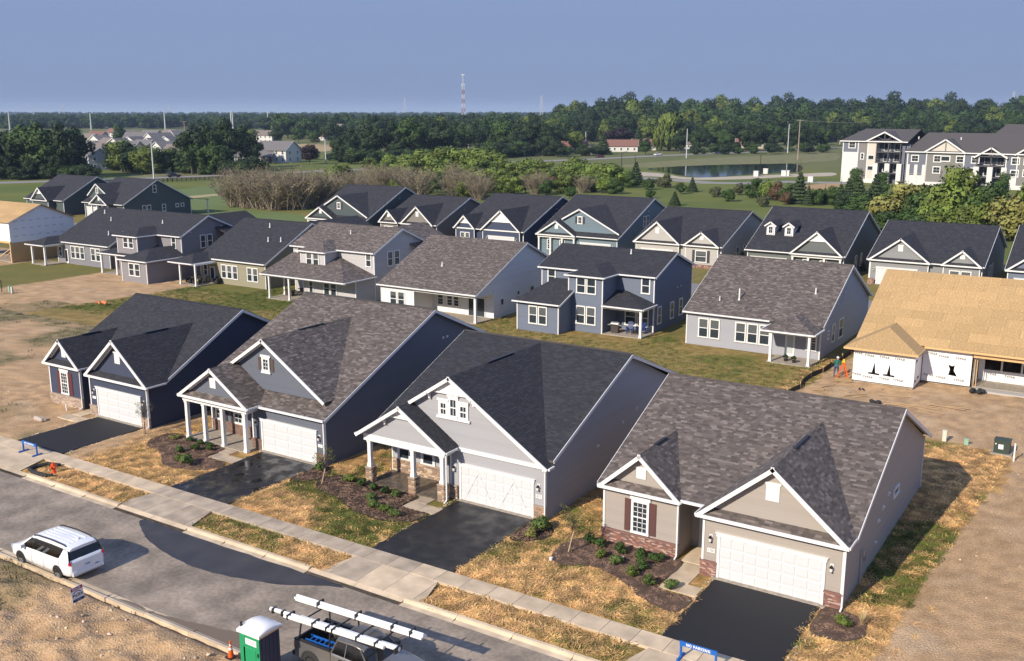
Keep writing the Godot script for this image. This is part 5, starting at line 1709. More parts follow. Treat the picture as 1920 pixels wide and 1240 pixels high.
		for s in [0, 1]:
			var n := 22
			for j in n + 1:
				var tt := float(j) / n if s == 0 else 1.0 - float(j) / n
				pts.append([d[0] - wid + rng.randf_range(-0.05, 0.05) if s == 0 else d[1] + wid + rng.randf_range(-0.05, 0.05), 36.29 + (d[2] - 36.29) * tt])
		var o := structure(numbered("driveway"), sheet(pts, 0.028, 0.12), m, ["dry black asphalt driveway of the navy house", "wet black asphalt driveway of the slate house with puddles", "damp black asphalt driveway of the pale grey house", "fresh matt black asphalt driveway of the tan house"][i])
		o.set_meta("category", "driveway")
	# front walks of stepped concrete slabs
	var fw := [["navy house", [[-66.3, 40.95, 2.5, 1.0], [-65.95, 41.97, 1.1, 1.4]]], ["slate house", [[-50.0, 41.1, 2.3, 0.95], [-50.3, 42.08, 1.15, 0.95]]], ["pale grey house", [[-34.05, 41.45, 2.25, 0.95], [-34.1, 42.42, 1.05, 0.85]]], ["tan house", [[-17.55, 40.3, 1.85, 1.0], [-17.55, 41.32, 1.1, 2.2], [-17.8, 43.55, 1.35, 1.9]]]]
	for f in fw:
		var root := Node3D.new()
		root.name = numbered("front_walk")
		root.set_meta("kind", "structure"); root.set_meta("category", "path"); root.set_meta("label", "concrete front walk of the " + f[0])
		add_child(root, true)
		for r in f[1]:
			var n := maxi(1, int(round(r[2] / 1.2)))
			for j in n:
				part("slab", bevel_slab(Vector3(r[2] / n - 0.015, 0.14, r[3] - 0.015)), M.slab_damp1 if f[0] in ["slate house", "pale grey house"] else M["slab%d" % (rng.randi() % 5)], root, Vector3(r[0] + r[2] / n * (j + 0.5), -0.03, -(r[1] + r[3] / 2)))
	# mulch beds
	M.mulch = mat("dark_mulch", 0.085, 0.048, 0.034, 0.95)
	grain(M.mulch, noise_tex(0.2, 0.3, 1.0, 71, 512, 3), 0.35)
	for q in ["mulch"]:
		M[q].heightmap_enabled = true
		M[q].heightmap_texture = M[q].albedo_texture
		M[q].heightmap_scale = 3.0
	M.mulch_dry = mat("dry_mulch", 0.2, 0.125, 0.09, 0.95)
	grain(M.mulch_dry, noise_tex(0.2, 0.4, 1.0, 72, 512, 3), 0.35)
	for b in beds:
		var o := structure(numbered("mulch_bed"), sheet(smooth_outline(b[1], 5), 0.055, 0.12), M[b[2]], b[0])
		o.set_meta("category", "mulch bed")

var beds := [
	["brown mulch bed along the slate house porch", [[-56.3, 42.6], [-55.6, 40.6], [-53.6, 40.1], [-51.5, 38.7], [-50.0, 38.55], [-48.1, 39.4], [-48.05, 40.9], [-50.05, 41.05], [-50.4, 42.85], [-54.4, 42.85], [-55.2, 43.3]], "mulch_dry"],
	["damp mulch strip beside the slate house garage", [[-42.55, 41.0], [-41.6, 41.2], [-40.9, 42.4], [-41.6, 43.7], [-42.5, 43.8]], "mulch"],
	["dark mulch bed along the pale grey house porch", [[-41.0, 42.2], [-40.0, 40.8], [-38.0, 40.4], [-35.8, 39.4], [-33.6, 39.3], [-32.2, 40.0], [-32.1, 41.35], [-34.1, 41.4], [-34.25, 43.1], [-38.4, 43.05], [-40.0, 43.5]], "mulch"],
	["mulch patch beside the pale grey house garage", [[-26.5, 41.2], [-25.5, 41.3], [-24.8, 42.6], [-25.6, 43.9], [-26.5, 43.9]], "mulch"],
	["dry mulch bed under the tan house window", [[-23.7, 40.9], [-22.8, 39.9], [-21.0, 40.6], [-19.2, 39.9], [-17.6, 38.8], [-15.9, 38.5], [-15.8, 40.1], [-17.6, 40.2], [-17.75, 43.55], [-22.4, 43.6], [-23.6, 42.6]], "mulch_dry"],
	["round mulch bed beside the tan house garage", [[-10.3, 40.2], [-9.0, 39.9], [-8.2, 40.9], [-8.5, 42.2], [-9.7, 42.75], [-10.35, 42.3]], "mulch_dry"]]

func bevel_slab(s: Vector3) -> Mesh:
	var k := "slab %.3f %.3f %.3f" % [s.x, s.y, s.z]
	if not boxes.has(k):
		var mb := MB.new()
		var b := 0.012
		var lo := []
		var mid := []
		var top := []
		for q in [[-1, 1], [1, 1], [1, -1], [-1, -1]]:
			lo.append(Vector3(q[0] * s.x / 2, -s.y / 2, q[1] * s.z / 2)); mid.append(Vector3(q[0] * s.x / 2, s.y / 2 - b, q[1] * s.z / 2)); top.append(Vector3(q[0] * (s.x / 2 - b), s.y / 2, q[1] * (s.z / 2 - b)))
		for i in 4:
			var j: int = (i + 1) % 4
			mb.quad(lo[i], lo[j], mid[j], mid[i]); mb.quad(mid[i], mid[j], top[j], top[i])
		mb.quad(top[0], top[1], top[2], top[3])
		boxes[k] = mb.mesh()
	return boxes[k]

# apron slab sloping from the sidewalk down to the kerb; starts at x = 0, z = 0 on the kerb side
func ramp(w: float, d: float) -> Mesh:
	var k := "ramp %.3f" % w
	if not boxes.has(k):
		var mb := MB.new()
		var y0 := -0.04
		var y1 := 0.03
		mb.quad(Vector3(0, y0, 0), Vector3(w, y0, 0), Vector3(w, y1, -d), Vector3(0, y1, -d))
		mb.quad(Vector3(0, y0 - 0.15, 0), Vector3(w, y0 - 0.15, 0), Vector3(w, y0, 0), Vector3(0, y0, 0))
		mb.quad(Vector3(w, y0 - 0.15, 0), Vector3(w, y1 - 0.15, -d), Vector3(w, y1, -d), Vector3(w, y0, 0)); mb.quad(Vector3(0, y1 - 0.15, -d), Vector3(0, y0 - 0.15, 0), Vector3(0, y0, 0), Vector3(0, y1, -d))
		boxes[k] = mb.mesh()
	return boxes[k]

# ---------- plants ----------
var proto := {}

func leaf_mat(key: String, r: float, g: float, b: float) -> StandardMaterial3D:
	var m := vmat(key, 0.75)
	m.albedo_color = lin(r, g, b)
	m.backlight_enabled = true
	m.backlight = Color(0.3, 0.35, 0.15)
	return m

# a crown of leafy clumps: each clump is a rough ball of small leaf faces
func clumps(mb: MB, list: Array, leaf: float, per: float, droop := 0.0) -> void:
	for q in list:
		var cen: Vector3 = q[0]
		var r: Vector3 = q[1]
		var n := int(per * (r.x * r.y + r.y * r.z + r.x * r.z) / 3.0)
		var shade := rng.randf_range(0.62, 1.3)
		for i in n:
			var d := Vector3(rng.randfn(), rng.randfn(), rng.randfn()).normalized()
			var k := rng.randf_range(0.55, 1.05)
			var p := cen + d * r * k
			var nn := (d + Vector3(rng.randf_range(-1, 1), rng.randf_range(-0.6, 1.2), rng.randf_range(-1, 1)) * 0.8).normalized()
			var a := nn.cross(Vector3(rng.randf_range(-1, 1), rng.randf_range(-1, 1), rng.randf_range(-1, 1))).normalized()
			if droop > 0.0:
				a = (a * (1.0 - droop) + Vector3.DOWN * droop).normalized()
			var b := nn.cross(a).normalized()
			var s := leaf * rng.randf_range(0.6, 1.35)
			var g := shade * rng.randf_range(0.75, 1.25)
			var col := Color(g * rng.randf_range(0.9, 1.12), g, g * rng.randf_range(0.85, 1.1))
			var sn := (d + nn * 0.6).normalized()
			var j := mb.vert(p - a * s, sn, col)
			mb.vert(p + b * s * 0.55, sn, col); mb.vert(p + a * s * (1.0 + droop), sn, col); mb.vert(p - b * s * 0.55, sn, col)
			mb.face(j, j + 2, j + 1); mb.face(j, j + 3, j + 2)

func limbs(h: float, r: float, fork: float, spread: float, n: int) -> ArrayMesh:
	var mb := MB.new()
	var top := Vector3(rng.randf_range(-0.3, 0.3), h * fork, rng.randf_range(-0.3, 0.3))
	mb.tube(Vector3(0, -0.2, 0), top, r, r * 0.7, 7, Color.WHITE, false)
	for i in n:
		var a := TAU * i / n + rng.randf_range(-0.4, 0.4)
		var e := top + Vector3(cos(a) * spread * rng.randf_range(0.5, 1.0), h * rng.randf_range(0.25, 0.5), sin(a) * spread * rng.randf_range(0.5, 1.0))
		mb.tube(top - Vector3(0, 0.3, 0), e, r * 0.45, r * 0.12, 5, Color.WHITE, false)
	return mb.mesh()

# reference trees are 10 m tall; copies are scaled
func make_tree(kind: String, crown: ArrayMesh, trunk: ArrayMesh, cm: Material) -> void:
	var o := Node3D.new()
	part("trunk", trunk, M.bark, o)
	part("crown", crown, cm, o)
	proto[kind] = o

func ball_list(n: int, c: Vector3, r: Vector3, size: float, flat := 0.8) -> Array:
	var l := []
	for i in n:
		var d := Vector3(rng.randfn(), rng.randfn() * 0.9, rng.randfn()).normalized() * rng.randf_range(0.45, 1.0)
		var s := size * rng.randf_range(0.7, 1.3)
		l.append([c + d * (r - Vector3.ONE * size * 0.6), Vector3(s, s * flat, s)])
	return l

func build_protos() -> void:
	M.bark = mat("bark", 0.11, 0.085, 0.065, 0.95)
	M.twig = vmat("dry_twigs", 0.95)
	var lm := {"dark": leaf_mat("leaf_dark", 0.02, 0.047, 0.006), "mid": leaf_mat("leaf_mid", 0.045, 0.092, 0.013), "olive": leaf_mat("leaf_olive", 0.12, 0.165, 0.022), "bright": leaf_mat("leaf_bright", 0.165, 0.235, 0.035), "pine": leaf_mat("leaf_pine", 0.05, 0.085, 0.028), "purple": leaf_mat("leaf_purple", 0.028, 0.013, 0.02), "gold": leaf_mat("leaf_gold", 0.24, 0.235, 0.06), "brown": leaf_mat("leaf_brown", 0.13, 0.08, 0.04), "shrub": leaf_mat("leaf_shrub", 0.10, 0.15, 0.03), "dusty": leaf_mat("leaf_dusty", 0.10, 0.115, 0.05)}
	for i in 4:
		var mb := MB.new()
		clumps(mb, ball_list(24, Vector3(0, 5.6, 0), Vector3(4.2, 4.4, 4.2), 1.6), 0.32, 74.0)
		var cr := mb.mesh()
		var tr := limbs(10, 0.24, 0.26, 3.0, 6)
		for c in ["dark", "mid", "olive", "bright", "purple"]:
			make_tree("broad_%s_%d" % [c, i], cr, tr, lm[c])
		# narrow, upright
		mb = MB.new()
		clumps(mb, ball_list(20, Vector3(0, 4.9, 0), Vector3(2.9, 5.1, 2.9), 1.4, 1.2), 0.32, 70.0)
		cr = mb.mesh()
		for c in ["dark", "mid", "olive"]:
			make_tree("upright_%s_%d" % [c, i], cr, tr, lm[c])
		# low bush, crown to the ground
		mb = MB.new()
		clumps(mb, ball_list(18, Vector3(0, 4.6, 0), Vector3(5.4, 5.0, 5.4), 2.1), 0.42, 48.0)
		cr = mb.mesh()
		for c in ["mid", "olive", "bright", "dark", "gold", "brown", "dusty"]:
			make_tree("bush_%s_%d" % [c, i], cr, tr, lm[c])
	for i in 2:
		var mb := MB.new()
		for k in 9:
			var y := 1.0 + k * 0.98
			var r := 2.7 * (1.0 - (k + 0.2) / 9.6)
			var n := 9 - k / 2
			var l := []
			for j in n:
				var a := TAU * j / n + k * 0.7 + rng.randf_range(-0.2, 0.2)
				l.append([Vector3(cos(a) * r * 0.62, y - 0.15 * r, sin(a) * r * 0.62), Vector3(r * 0.42 + 0.15, 0.5, r * 0.42 + 0.15)])
			clumps(mb, l, 0.26, 200.0)
		make_tree("conifer_%d" % i, mb.mesh(), limbs(10, 0.2, 0.8, 0.3, 3), lm.pine)
		# weeping
		mb = MB.new()
		var wl := ball_list(16, Vector3(0, 6.6, 0), Vector3(4.4, 3.2, 4.4), 1.6)
		for j in 16:
			var a := TAU * j / 16.0
			wl.append([Vector3(cos(a) * 4.2, 3.4, sin(a) * 4.2), Vector3(0.9, 2.6, 0.9)])
		clumps(mb, wl, 0.38, 70.0, 0.75)
		make_tree("willow_%d" % i, mb.mesh(), limbs(10, 0.35, 0.3, 2.5, 5), lm.olive)
	# half-dead thicket shrubs: thin stems fanning out into a haze of twigs with a few small leaves; 10 m reference too
	for i in 3:
		var mb := MB.new()
		var lf := MB.new()
		for k in 34:
			var a := rng.randf() * TAU
			var lean := sqrt(rng.randf()) * 0.62
			var base := Vector3(cos(a) * rng.randf() * 1.6, -0.1, sin(a) * rng.randf() * 1.6)
			var hgt := rng.randf_range(6.5, 9.6) * (1.0 - lean * 0.3)
			var p := base
			var dir := Vector3(cos(a) * lean * 0.5, 1, sin(a) * lean * 0.5).normalized()
			var g := rng.randf_range(0.6, 1.5)
			for s in 4:
				dir = (dir + Vector3(rng.randf_range(-0.22, 0.22) + cos(a) * lean * 0.14, 0, rng.randf_range(-0.22, 0.22) + sin(a) * lean * 0.14)).normalized()
				var q := p + dir * hgt / 4
				mb.tube(p, q, 0.075 - s * 0.015, 0.06 - s * 0.015, 4, Color(0.34 * g, 0.285 * g, 0.225 * g), false)
				for j in (3 if s == 0 else 11):
					var o := p.lerp(q, rng.randf())
					var t := o + (dir * 0.5 + Vector3(rng.randf_range(-1, 1), rng.randf_range(-0.2, 1.0), rng.randf_range(-1, 1))) * rng.randf_range(0.5, 1.5)
					var h := rng.randf_range(0.7, 1.4)
					mb.tube(o, t, 0.028, 0.01, 3, Color(0.31 * h, 0.245 * h, 0.19 * h), false)
					if rng.randf() < 0.5:
						clumps(lf, [[t, Vector3(0.45, 0.35, 0.45)]], 0.11, 36.0)
				p = q
		var o := Node3D.new()
		part("branches", mb.mesh(), M.twig, o)
		part("leaves", lf.mesh(), leaf_mat("leaf_dry", 0.2, 0.185, 0.09), o)
		proto["bare_%d" % i] = o
	# small planted shrub, 1 m reference, and thin sapling crown
	for i in 3:
		var mb := MB.new()
		clumps(mb, ball_list(9, Vector3(0, 0.42, 0), Vector3(0.5, 0.42, 0.5), 0.24), 0.075, 1500.0)
		for c in ["mid", "shrub", "olive", "gold"]:
			var o := Node3D.new()
			part("foliage", mb.mesh() if not proto.has("shrub_mid_%d" % i) else (proto["shrub_mid_%d" % i].get_child(0) as MeshInstance3D).mesh, lm[c], o)
			proto["shrub_%s_%d" % [c, i]] = o

func plant(kind: String, called: String, at: Vector3, h: float, wide: float, label: String, group: String, cat := "tree") -> Node3D:
	var o := copy(proto[kind], called, at, rng.randf() * TAU, Vector3(h / 10.0 * wide, h / 10.0, h / 10.0 * wide), label, group)
	o.set_meta("category", cat)
	return o

# place by the picture position of foot and top
func tree_px(kind: String, called: String, x: float, foot: float, top: float, wide: float, label: String, group: String, cat := "tree") -> void:
	if called in ["wood_tree", "band_tree", "second_line_tree", "lane_tree", "belt_shrub", "undergrowth_bush", "shade_tree", "dark_tree", "grove_tree", "oak_tree", "yard_tree", "flats_shrub", "meadow_shrub", "thicket_shrub", "screen_tree", "field_tree"]:
		var tone: String = {"dark": "dark green", "mid": "mid green", "olive": "olive green", "bright": "bright green", "gold": "golden", "brown": "rusty brown", "dusty": "dusty grey-green"}[kind.get_slice("_", 1)]
		label = tone + " " + label.replace("dark bushy", "bushy").replace("deep green ", "").replace("leafy green", "leafy").replace("broad dark", "broad").replace("dark spreading", "spreading")
	var p := gp(x, foot)
	var o := plant("%s_%d" % [kind, rng.randi() % (2 if kind in ["conifer", "willow"] else 3 if kind == "bare" else 4)], called, p, maxf(tall(p, top), 1.0), wide, label, group, cat)
	o.position.y = -0.05

func many(called: String, label: String, kind: String, count: int, spots: Callable, cat: String) -> void:
	# uncountable mass: one object of many copies of a crown
	var mm := MultiMesh.new()
	mm.transform_format = MultiMesh.TRANSFORM_3D
	mm.mesh = (proto[kind].get_node("crown") as MeshInstance3D).mesh
	mm.instance_count = count
	for i in count:
		mm.set_instance_transform(i, spots.call(i))
	var o := MultiMeshInstance3D.new()
	o.multimesh = mm
	o.material_override = (proto[kind].get_node("crown") as MeshInstance3D).material_override
	o.name = numbered(called)
	o.set_meta("kind", "stuff"); o.set_meta("label", label); o.set_meta("category", cat)
	add_child(o, true)

func along_view(dist: float, side: float) -> Vector3:
	var f := Vector3(-sin(TURN), 0, -cos(TURN))
	var r := Vector3(cos(TURN), 0, -sin(TURN))
	return f * dist + r * side

func plants_far() -> void:
	# tall trees by the road at the edge of the older houses
	for a in [[18, 334, 240, 1.0, "dark"], [48, 333, 228, 0.95, "mid"], [88, 334, 216, 1.05, "mid"], [128, 334, 217, 0.9, "dark"], [148, 330, 236, 0.8, "dark"], [-14, 334, 262, 1.1, "dark"], [4, 336, 285, 1.2, "dark"], [60, 336, 290, 0.9, "dark"], [110, 336, 288, 0.9, "dark"]]:
		tree_px("broad_" + a[4], "shade_tree", a[0], a[1], a[2], a[3], "tall shade tree in the clump by the white-walled cottages", "shade trees by the country road")
	for a in [[205, 314, 264, 1.0, "dark"], [228, 323, 258, 1.5, "olive"], [246, 324, 260, 1.4, "dark"], [266, 325, 268, 1.5, "olive"], [284, 326, 274, 1.5, "olive"], [304, 325, 270, 1.4, "mid"], [324, 324, 274, 1.4, "mid"], [214, 320, 268, 1.3, "dark"]]:
		tree_px("upright_" + a[4], "screen_tree", a[0], a[1], a[2], a[3], "dense upright tree in the screening row along the road", "screening row of trees")
	for a in [[360, 327, 236, 0.9, "dark"], [392, 326, 222, 0.9, "dark"], [425, 322, 221, 0.85, "dark"], [455, 316, 232, 0.85, "dark"], [372, 328, 262, 1.0, "mid"], [410, 328, 256, 1.0, "mid"], [478, 308, 256, 0.9, "dark"]]:
		tree_px("broad_" + a[4], "dark_tree", a[0], a[1], a[2], a[3], "dark spreading tree in the clump beside the low dark-roofed cottage", "dark trees beside the low cottage")
	tree_px("broad_purple", "purple_tree", 580, 308, 268, 1.05, "dark purple-leaved tree beside the white barn", "")
	tree_px("bush_olive", "bush", 495, 322, 300, 1.4, "rounded olive bush before the low cottage", "", "bush")
	tree_px("bush_dark", "road_bush", 70, 336, 322, 1.4, "small dark bush on the verge", "bushes on the verge", "bush"); tree_px("bush_dark", "road_bush", 122, 334, 318, 1.5, "small dark bush on the verge", "bushes on the verge", "bush")
	tree_px("upright_mid", "street_tree", 224, 270, 232, 1.3, "lone green tree between the far townhouses", "")
	for a in [[560, 268, 232, "mid"], [520, 270, 236, "dark"], [590, 272, 240, "mid"], [475, 268, 240, "olive"], [540, 258, 222, "dark"], [615, 252, 222, "dark"]]:
		tree_px("broad_" + a[3], "field_tree", a[0], a[1], a[2], 1.1, "green tree among the scattered far houses", "trees among the far houses")
	for a in [[640, 302, 246, "dark"], [665, 300, 230, "dark"], [700, 302, 222, "dark"], [735, 300, 226, "dark"], [770, 300, 214, "mid"], [805, 296, 222, "dark"], [830, 296, 224, "dark"], [655, 304, 262, "dark"], [690, 304, 258, "dark"], [745, 302, 255, "dark"], [785, 300, 240, "dark"], [845, 290, 230, "mid"], [870, 288, 228, "mid"]]:
		tree_px("broad_" + a[3], "grove_tree", a[0], a[1], a[2], 0.95, "deep green tree in the grove behind the dry thicket", "grove behind the thicket")
	for a in [[950, 290, 222, "mid"], [985, 290, 226, "dark"], [1015, 290, 224, "dark"], [1045, 288, 232, "dark"], [930, 288, 240, "dark"], [970, 292, 240, "dark"], [1030, 292, 244, "dark"]]:
		tree_px("broad_" + a[3], "oak_tree", a[0], a[1], a[2], 1.0, "broad dark tree in the stand beside the white farmhouses", "stand beside the farmhouses")
	# undergrowth that closes the groves down to the ground
	for a in [[-10, 170, 338, 306, 12], [345, 480, 328, 296, 10], [630, 860, 306, 276, 20], [900, 1065, 294, 266, 14], [480, 640, 300, 280, 8], [1090, 1130, 290, 272, 3], [1300, 1560, 287, 270, 16]]:
		for i in int(a[4]):
			tree_px(["bush_dark", "bush_dark", "bush_mid"][rng.randi() % 3], "undergrowth_bush", lerpf(a[0], a[1], (i + rng.randf()) / a[4]), a[2] + rng.randf_range(-3, 3), a[3] + rng.randf_range(-6, 8), 1.25, "dark bushy undergrowth at the foot of the old trees", "undergrowth of the groves", "bush")
	for i in 44:
		tree_px(["broad_dark", "broad_mid", "broad_dark", "broad_olive"][rng.randi() % 4], "second_line_tree", rng.randf_range(615, 1065), rng.randf_range(262, 284), rng.randf_range(212, 232), rng.randf_range(0.95, 1.2), "leafy tree in the second line behind the groves", "second line of trees")
	for i in 16:
		tree_px(["broad_dark", "broad_mid"][rng.randi() % 2], "lane_tree", rng.randf_range(345, 620), rng.randf_range(252, 262), rng.randf_range(214, 226), rng.randf_range(0.95, 1.2), "leafy tree beyond the barn and stubble field", "trees beyond the barn")
	# belt of shrubs and saplings behind the back row
	for a in [[690, 318, 292], [730, 325, 286], [760, 318, 282], [795, 330, 275], [830, 330, 268], [865, 332, 270], [900, 334, 272], [930, 335, 280], [955, 345, 300], [985, 336, 290], [1015, 340, 296], [1060, 335, 296], [1090, 338, 290], [1120, 345, 298], [1145, 350, 305], [840, 345, 300], [920, 350, 308], [1075, 345, 300], [760, 332, 300], [880, 348, 305], [800, 352, 312], [860, 356, 318], [940, 352, 312], [1000, 350, 310], [1030, 352, 316], [1105, 352, 312], [1150, 348, 300], [710, 334, 300], [735, 342, 308], [1165, 338, 308], [1060, 350, 312], [975, 344, 300], [820, 342, 290], [905, 342, 290]]:
		tree_px(["bush_bright", "bush_olive", "bush_olive", "bush_bright"][rng.randi() % 4], "belt_shrub", a[0] + rng.randf_range(-6, 6), a[1], a[2], 1.35, "leafy green shrub in the overgrown belt behind the back row", "overgrown belt", "shrub")
	for a in [[440, 388, 306], [462, 390, 300], [490, 392, 302], [515, 394, 304], [540, 393, 300], [565, 392, 308], [590, 388, 304], [612, 384, 312], [500, 384, 310], [552, 384, 306], [705, 362, 300], [730, 366, 298], [752, 364, 302], [690, 356, 306], [780, 372, 306], [848, 368, 296], [880, 372, 306], [900, 375, 322], [1005, 364, 312], [1095, 362, 322], [645, 376, 312], [665, 372, 310]]:
		tree_px("bare", "bare_shrub", a[0], a[1], a[2] - 2, 1.3, "leafless brown shrub in the dry thicket behind the back row", "dry thicket", "shrub")
	for a in [[455, 386, 330, "dusty"], [530, 388, 335, "dusty"], [600, 384, 322, "olive"], [628, 372, 308, "bright"], [640, 362, 302, "olive"], [720, 356, 318, "dusty"], [770, 360, 322, "dusty"], [820, 362, 320, "mid"], [910, 368, 326, "mid"], [1040, 360, 328, "brown"], [1110, 360, 326, "mid"], [1068, 372, 346, "mid"], [985, 362, 322, "olive"], [1055, 362, 322, "olive"], [1130, 362, 326, "bright"], [1150, 364, 330, "mid"], [965, 364, 326, "bright"], [1025, 366, 334, "mid"], [940, 370, 336, "olive"], [870, 374, 336, "olive"], [795, 368, 330, "olive"], [740, 368, 334, "olive"]]:
		tree_px("bush_" + a[3], "thicket_shrub", a[0], a[1], a[2], 1.0, "low leafy shrub growing through the dry thicket", "leafy shrubs in the thicket", "shrub")
	# young conifers and shrubs on the meadow before the pond and the flats
	for a in [[1192, 346, 300, 1.35], [1298, 360, 331, 1.5], [1265, 386, 357, 1.6], [1498, 382, 318, 1.25], [1546, 382, 350, 1.0], [1515, 385, 345, 1.0], [1575, 385, 342, 1.3], [1610, 388, 330, 1.3], [1640, 384, 322, 1.2], [1590, 380, 330, 1.2]]:
		tree_px("conifer", "young_conifer", a[0], a[1], a[2], a[3], "young conifer on the meadow before the flats", "young conifers on the meadow")
	for a in [[1415, 372, 328, "mid"], [1440, 374, 330, "bright"], [1458, 376, 336, "brown"], [1250, 352, 322, "dusty"], [1235, 350, 330, "dusty"], [1385, 366, 340, "dusty"], [1472, 384, 356, "brown"], [1530, 385, 348, "mid"], [1180, 352, 318, "mid"], [1215, 356, 330, "mid"], [1275, 364, 340, "mid"], [1340, 370, 346, "dusty"], [1365, 378, 350, "mid"], [1480, 378, 340, "mid"], [1560, 384, 344, "mid"], [1430, 388, 362, "dusty"], [1220, 372, 352, "mid"]]:
		tree_px("bush_" + a[3], "meadow_shrub", a[0], a[1], a[2], 0.9, "meadow shrub before the pond", "meadow shrubs", "shrub")
	for a in [[1690, 432, 335, "gold", 0.85], [1660, 428, 358, "olive", 0.8], [1640, 424, 366, "mid", 0.9], [1615, 412, 362, "mid", 1.0], [1585, 402, 360, "dark", 1.0], [1740, 436, 338, "mid", 0.9], [1780, 440, 300, "olive", 0.62], [1800, 440, 326, "bright", 0.8], [1845, 442, 334, "mid", 0.8], [1765, 444, 368, "bright", 0.9], [1820, 446, 372, "olive", 0.9], [1900, 452, 348, "gold", 0.85], [1880, 446, 362, "olive", 0.8], [1715, 440, 385, "mid", 1.2], [1660, 440, 395, "mid", 1.3], [1700, 445, 398, "mid", 1.3], [1760, 446, 392, "olive", 1.2], [1850, 446, 388, "mid", 1.2], [1930, 450, 330, "olive", 0.8], [1720, 436, 352, "mid", 0.8]]:
		tree_px("bush_" + a[3], "flats_shrub", a[0], a[1], a[2] - 4, a[4] * 1.15, "big bushy tree in the tangle before the flats", "tangle before the flats")
	for a in [[1602, 362, 310], [1655, 365, 318], [1880, 372, 320], [1895, 345, 330]]:
		tree_px("upright_mid", "young_tree", a[0], a[1], a[2], 0.9, "thin young tree planted beside the flats", "young trees beside the flats")
	# trees round the farmhouses, in front of the wood
	tree_px("willow", "willow_tree", 1254, 283, 207, 0.85, "big weeping willow beside the white farmhouses", "")
	tree_px("broad_purple", "purple_beech", 1160, 278, 236, 1.5, "wide dark purple tree behind the white farmhouses", "")
	tree_px("conifer", "spruce_tree", 1131, 290, 248, 1.5, "grey-green spruce before the white farmhouses", "spruces by the farmhouses"); tree_px("conifer", "spruce_tree", 1196, 282, 236, 1.2, "grey-green spruce before the white farmhouses", "spruces by the farmhouses")
	for a in [[1210, 290, 262, "mid", 1.2], [1275, 287, 240, "dark", 1.0], [1320, 285, 236, "dark", 1.1], [1360, 285, 240, "mid", 1.1], [1400, 284, 232, "dark", 1.0], [1440, 283, 228, "mid", 1.0], [1480, 283, 230, "dark", 1.0], [1520, 281, 232, "dark", 1.0], [1340, 284, 230, "mid", 1.0], [1378, 286, 264, "dark", 1.3], [1420, 284, 226, "dark", 0.9], [1500, 284, 226, "dark", 0.9], [1450, 284, 244, "dark", 1.0], [1540, 280, 236, "mid", 1.0], [1305, 284, 244, "mid", 1.1], [1080, 286, 240, "olive", 1.0]]:
		tree_px("broad_" + a[3], "yard_tree", a[0], a[1], a[2], a[4], "round-crowned tree along the road before the wood", "trees along the road before the wood")
	# the wood: its front trees singly, the rest as a mass
	for row in 4:
		for i in 34:
			var x := 1050.0 + 27.0 * i + rng.randf_range(-9, 9)
			var foot: float = [274.0, 266.0, 259.0, 253.0][row] + rng.randf_range(-2, 2)
			var top: float = [220.0, 203.0, 187.0, 177.0][row] + rng.randf_range(-7, 8) + (14.0 if x < 1090 else 0.0)
			tree_px(["broad_dark", "broad_mid", "broad_dark", "broad_olive", "broad_dark"][rng.randi() % 5], "wood_tree", x, foot, top, rng.randf_range(0.75, 1.05), "full-grown tree in the wood on the rise beyond the flats", "the wood beyond the flats")
	for k in 2:
		many("wood", ["hazy dark green wood filling the plain to the horizon", "hazy mid green wood filling the plain to the horizon"][k], "broad_dark_1" if k == 0 else "broad_mid_2", 2600, func(_i: int) -> Transform3D:
			var d := 720.0 * pow(9.0, rng.randf())
			var s := rng.randf_range(-0.6, 0.6)
			if d < 1250.0 and s < -0.2:
				d = 1250.0 + rng.randf() * 500.0
			var h := rng.randf_range(9.0, 21.0) + (8.0 if s > 0.05 and d < 1100.0 else 0.0)
			return Transform3D(Basis(Vector3.UP, rng.randf() * TAU).scaled(Vector3(h / 10 * 1.25, h / 10, h / 10 * 1.25)), along_view(d, s * d) - Vector3(0, 2.0, 0)), "wood")
	# middle band of trees before the plain
	for i in 46:
		var x := 520.0 + 12.0 * i + rng.randf_range(-6, 6)
		tree_px(["broad_dark", "broad_mid", "broad_mid"][rng.randi() % 3], "band_tree", x, 254.0 + rng.randf_range(-8, 10), 213.0 + rng.randf_range(-5, 7), rng.randf_range(0.9, 1.2), "tree in the middle band of woodland under the radio mast", "woodland under the radio mast")

func small_shrub(kind: String, u: float, v: float, h: float, label: String) -> void:
	var o := copy(proto["shrub_%s_%d" % [kind, rng.randi() % 3]], "garden_shrub", Vector3(u, 0.03, -v), rng.randf() * TAU, Vector3(h * rng.randf_range(0.9, 1.4), h * rng.randf_range(0.8, 1.25), h * rng.randf_range(0.9, 1.4)), label, "planted garden shrubs")
	o.set_meta("category", "shrub")

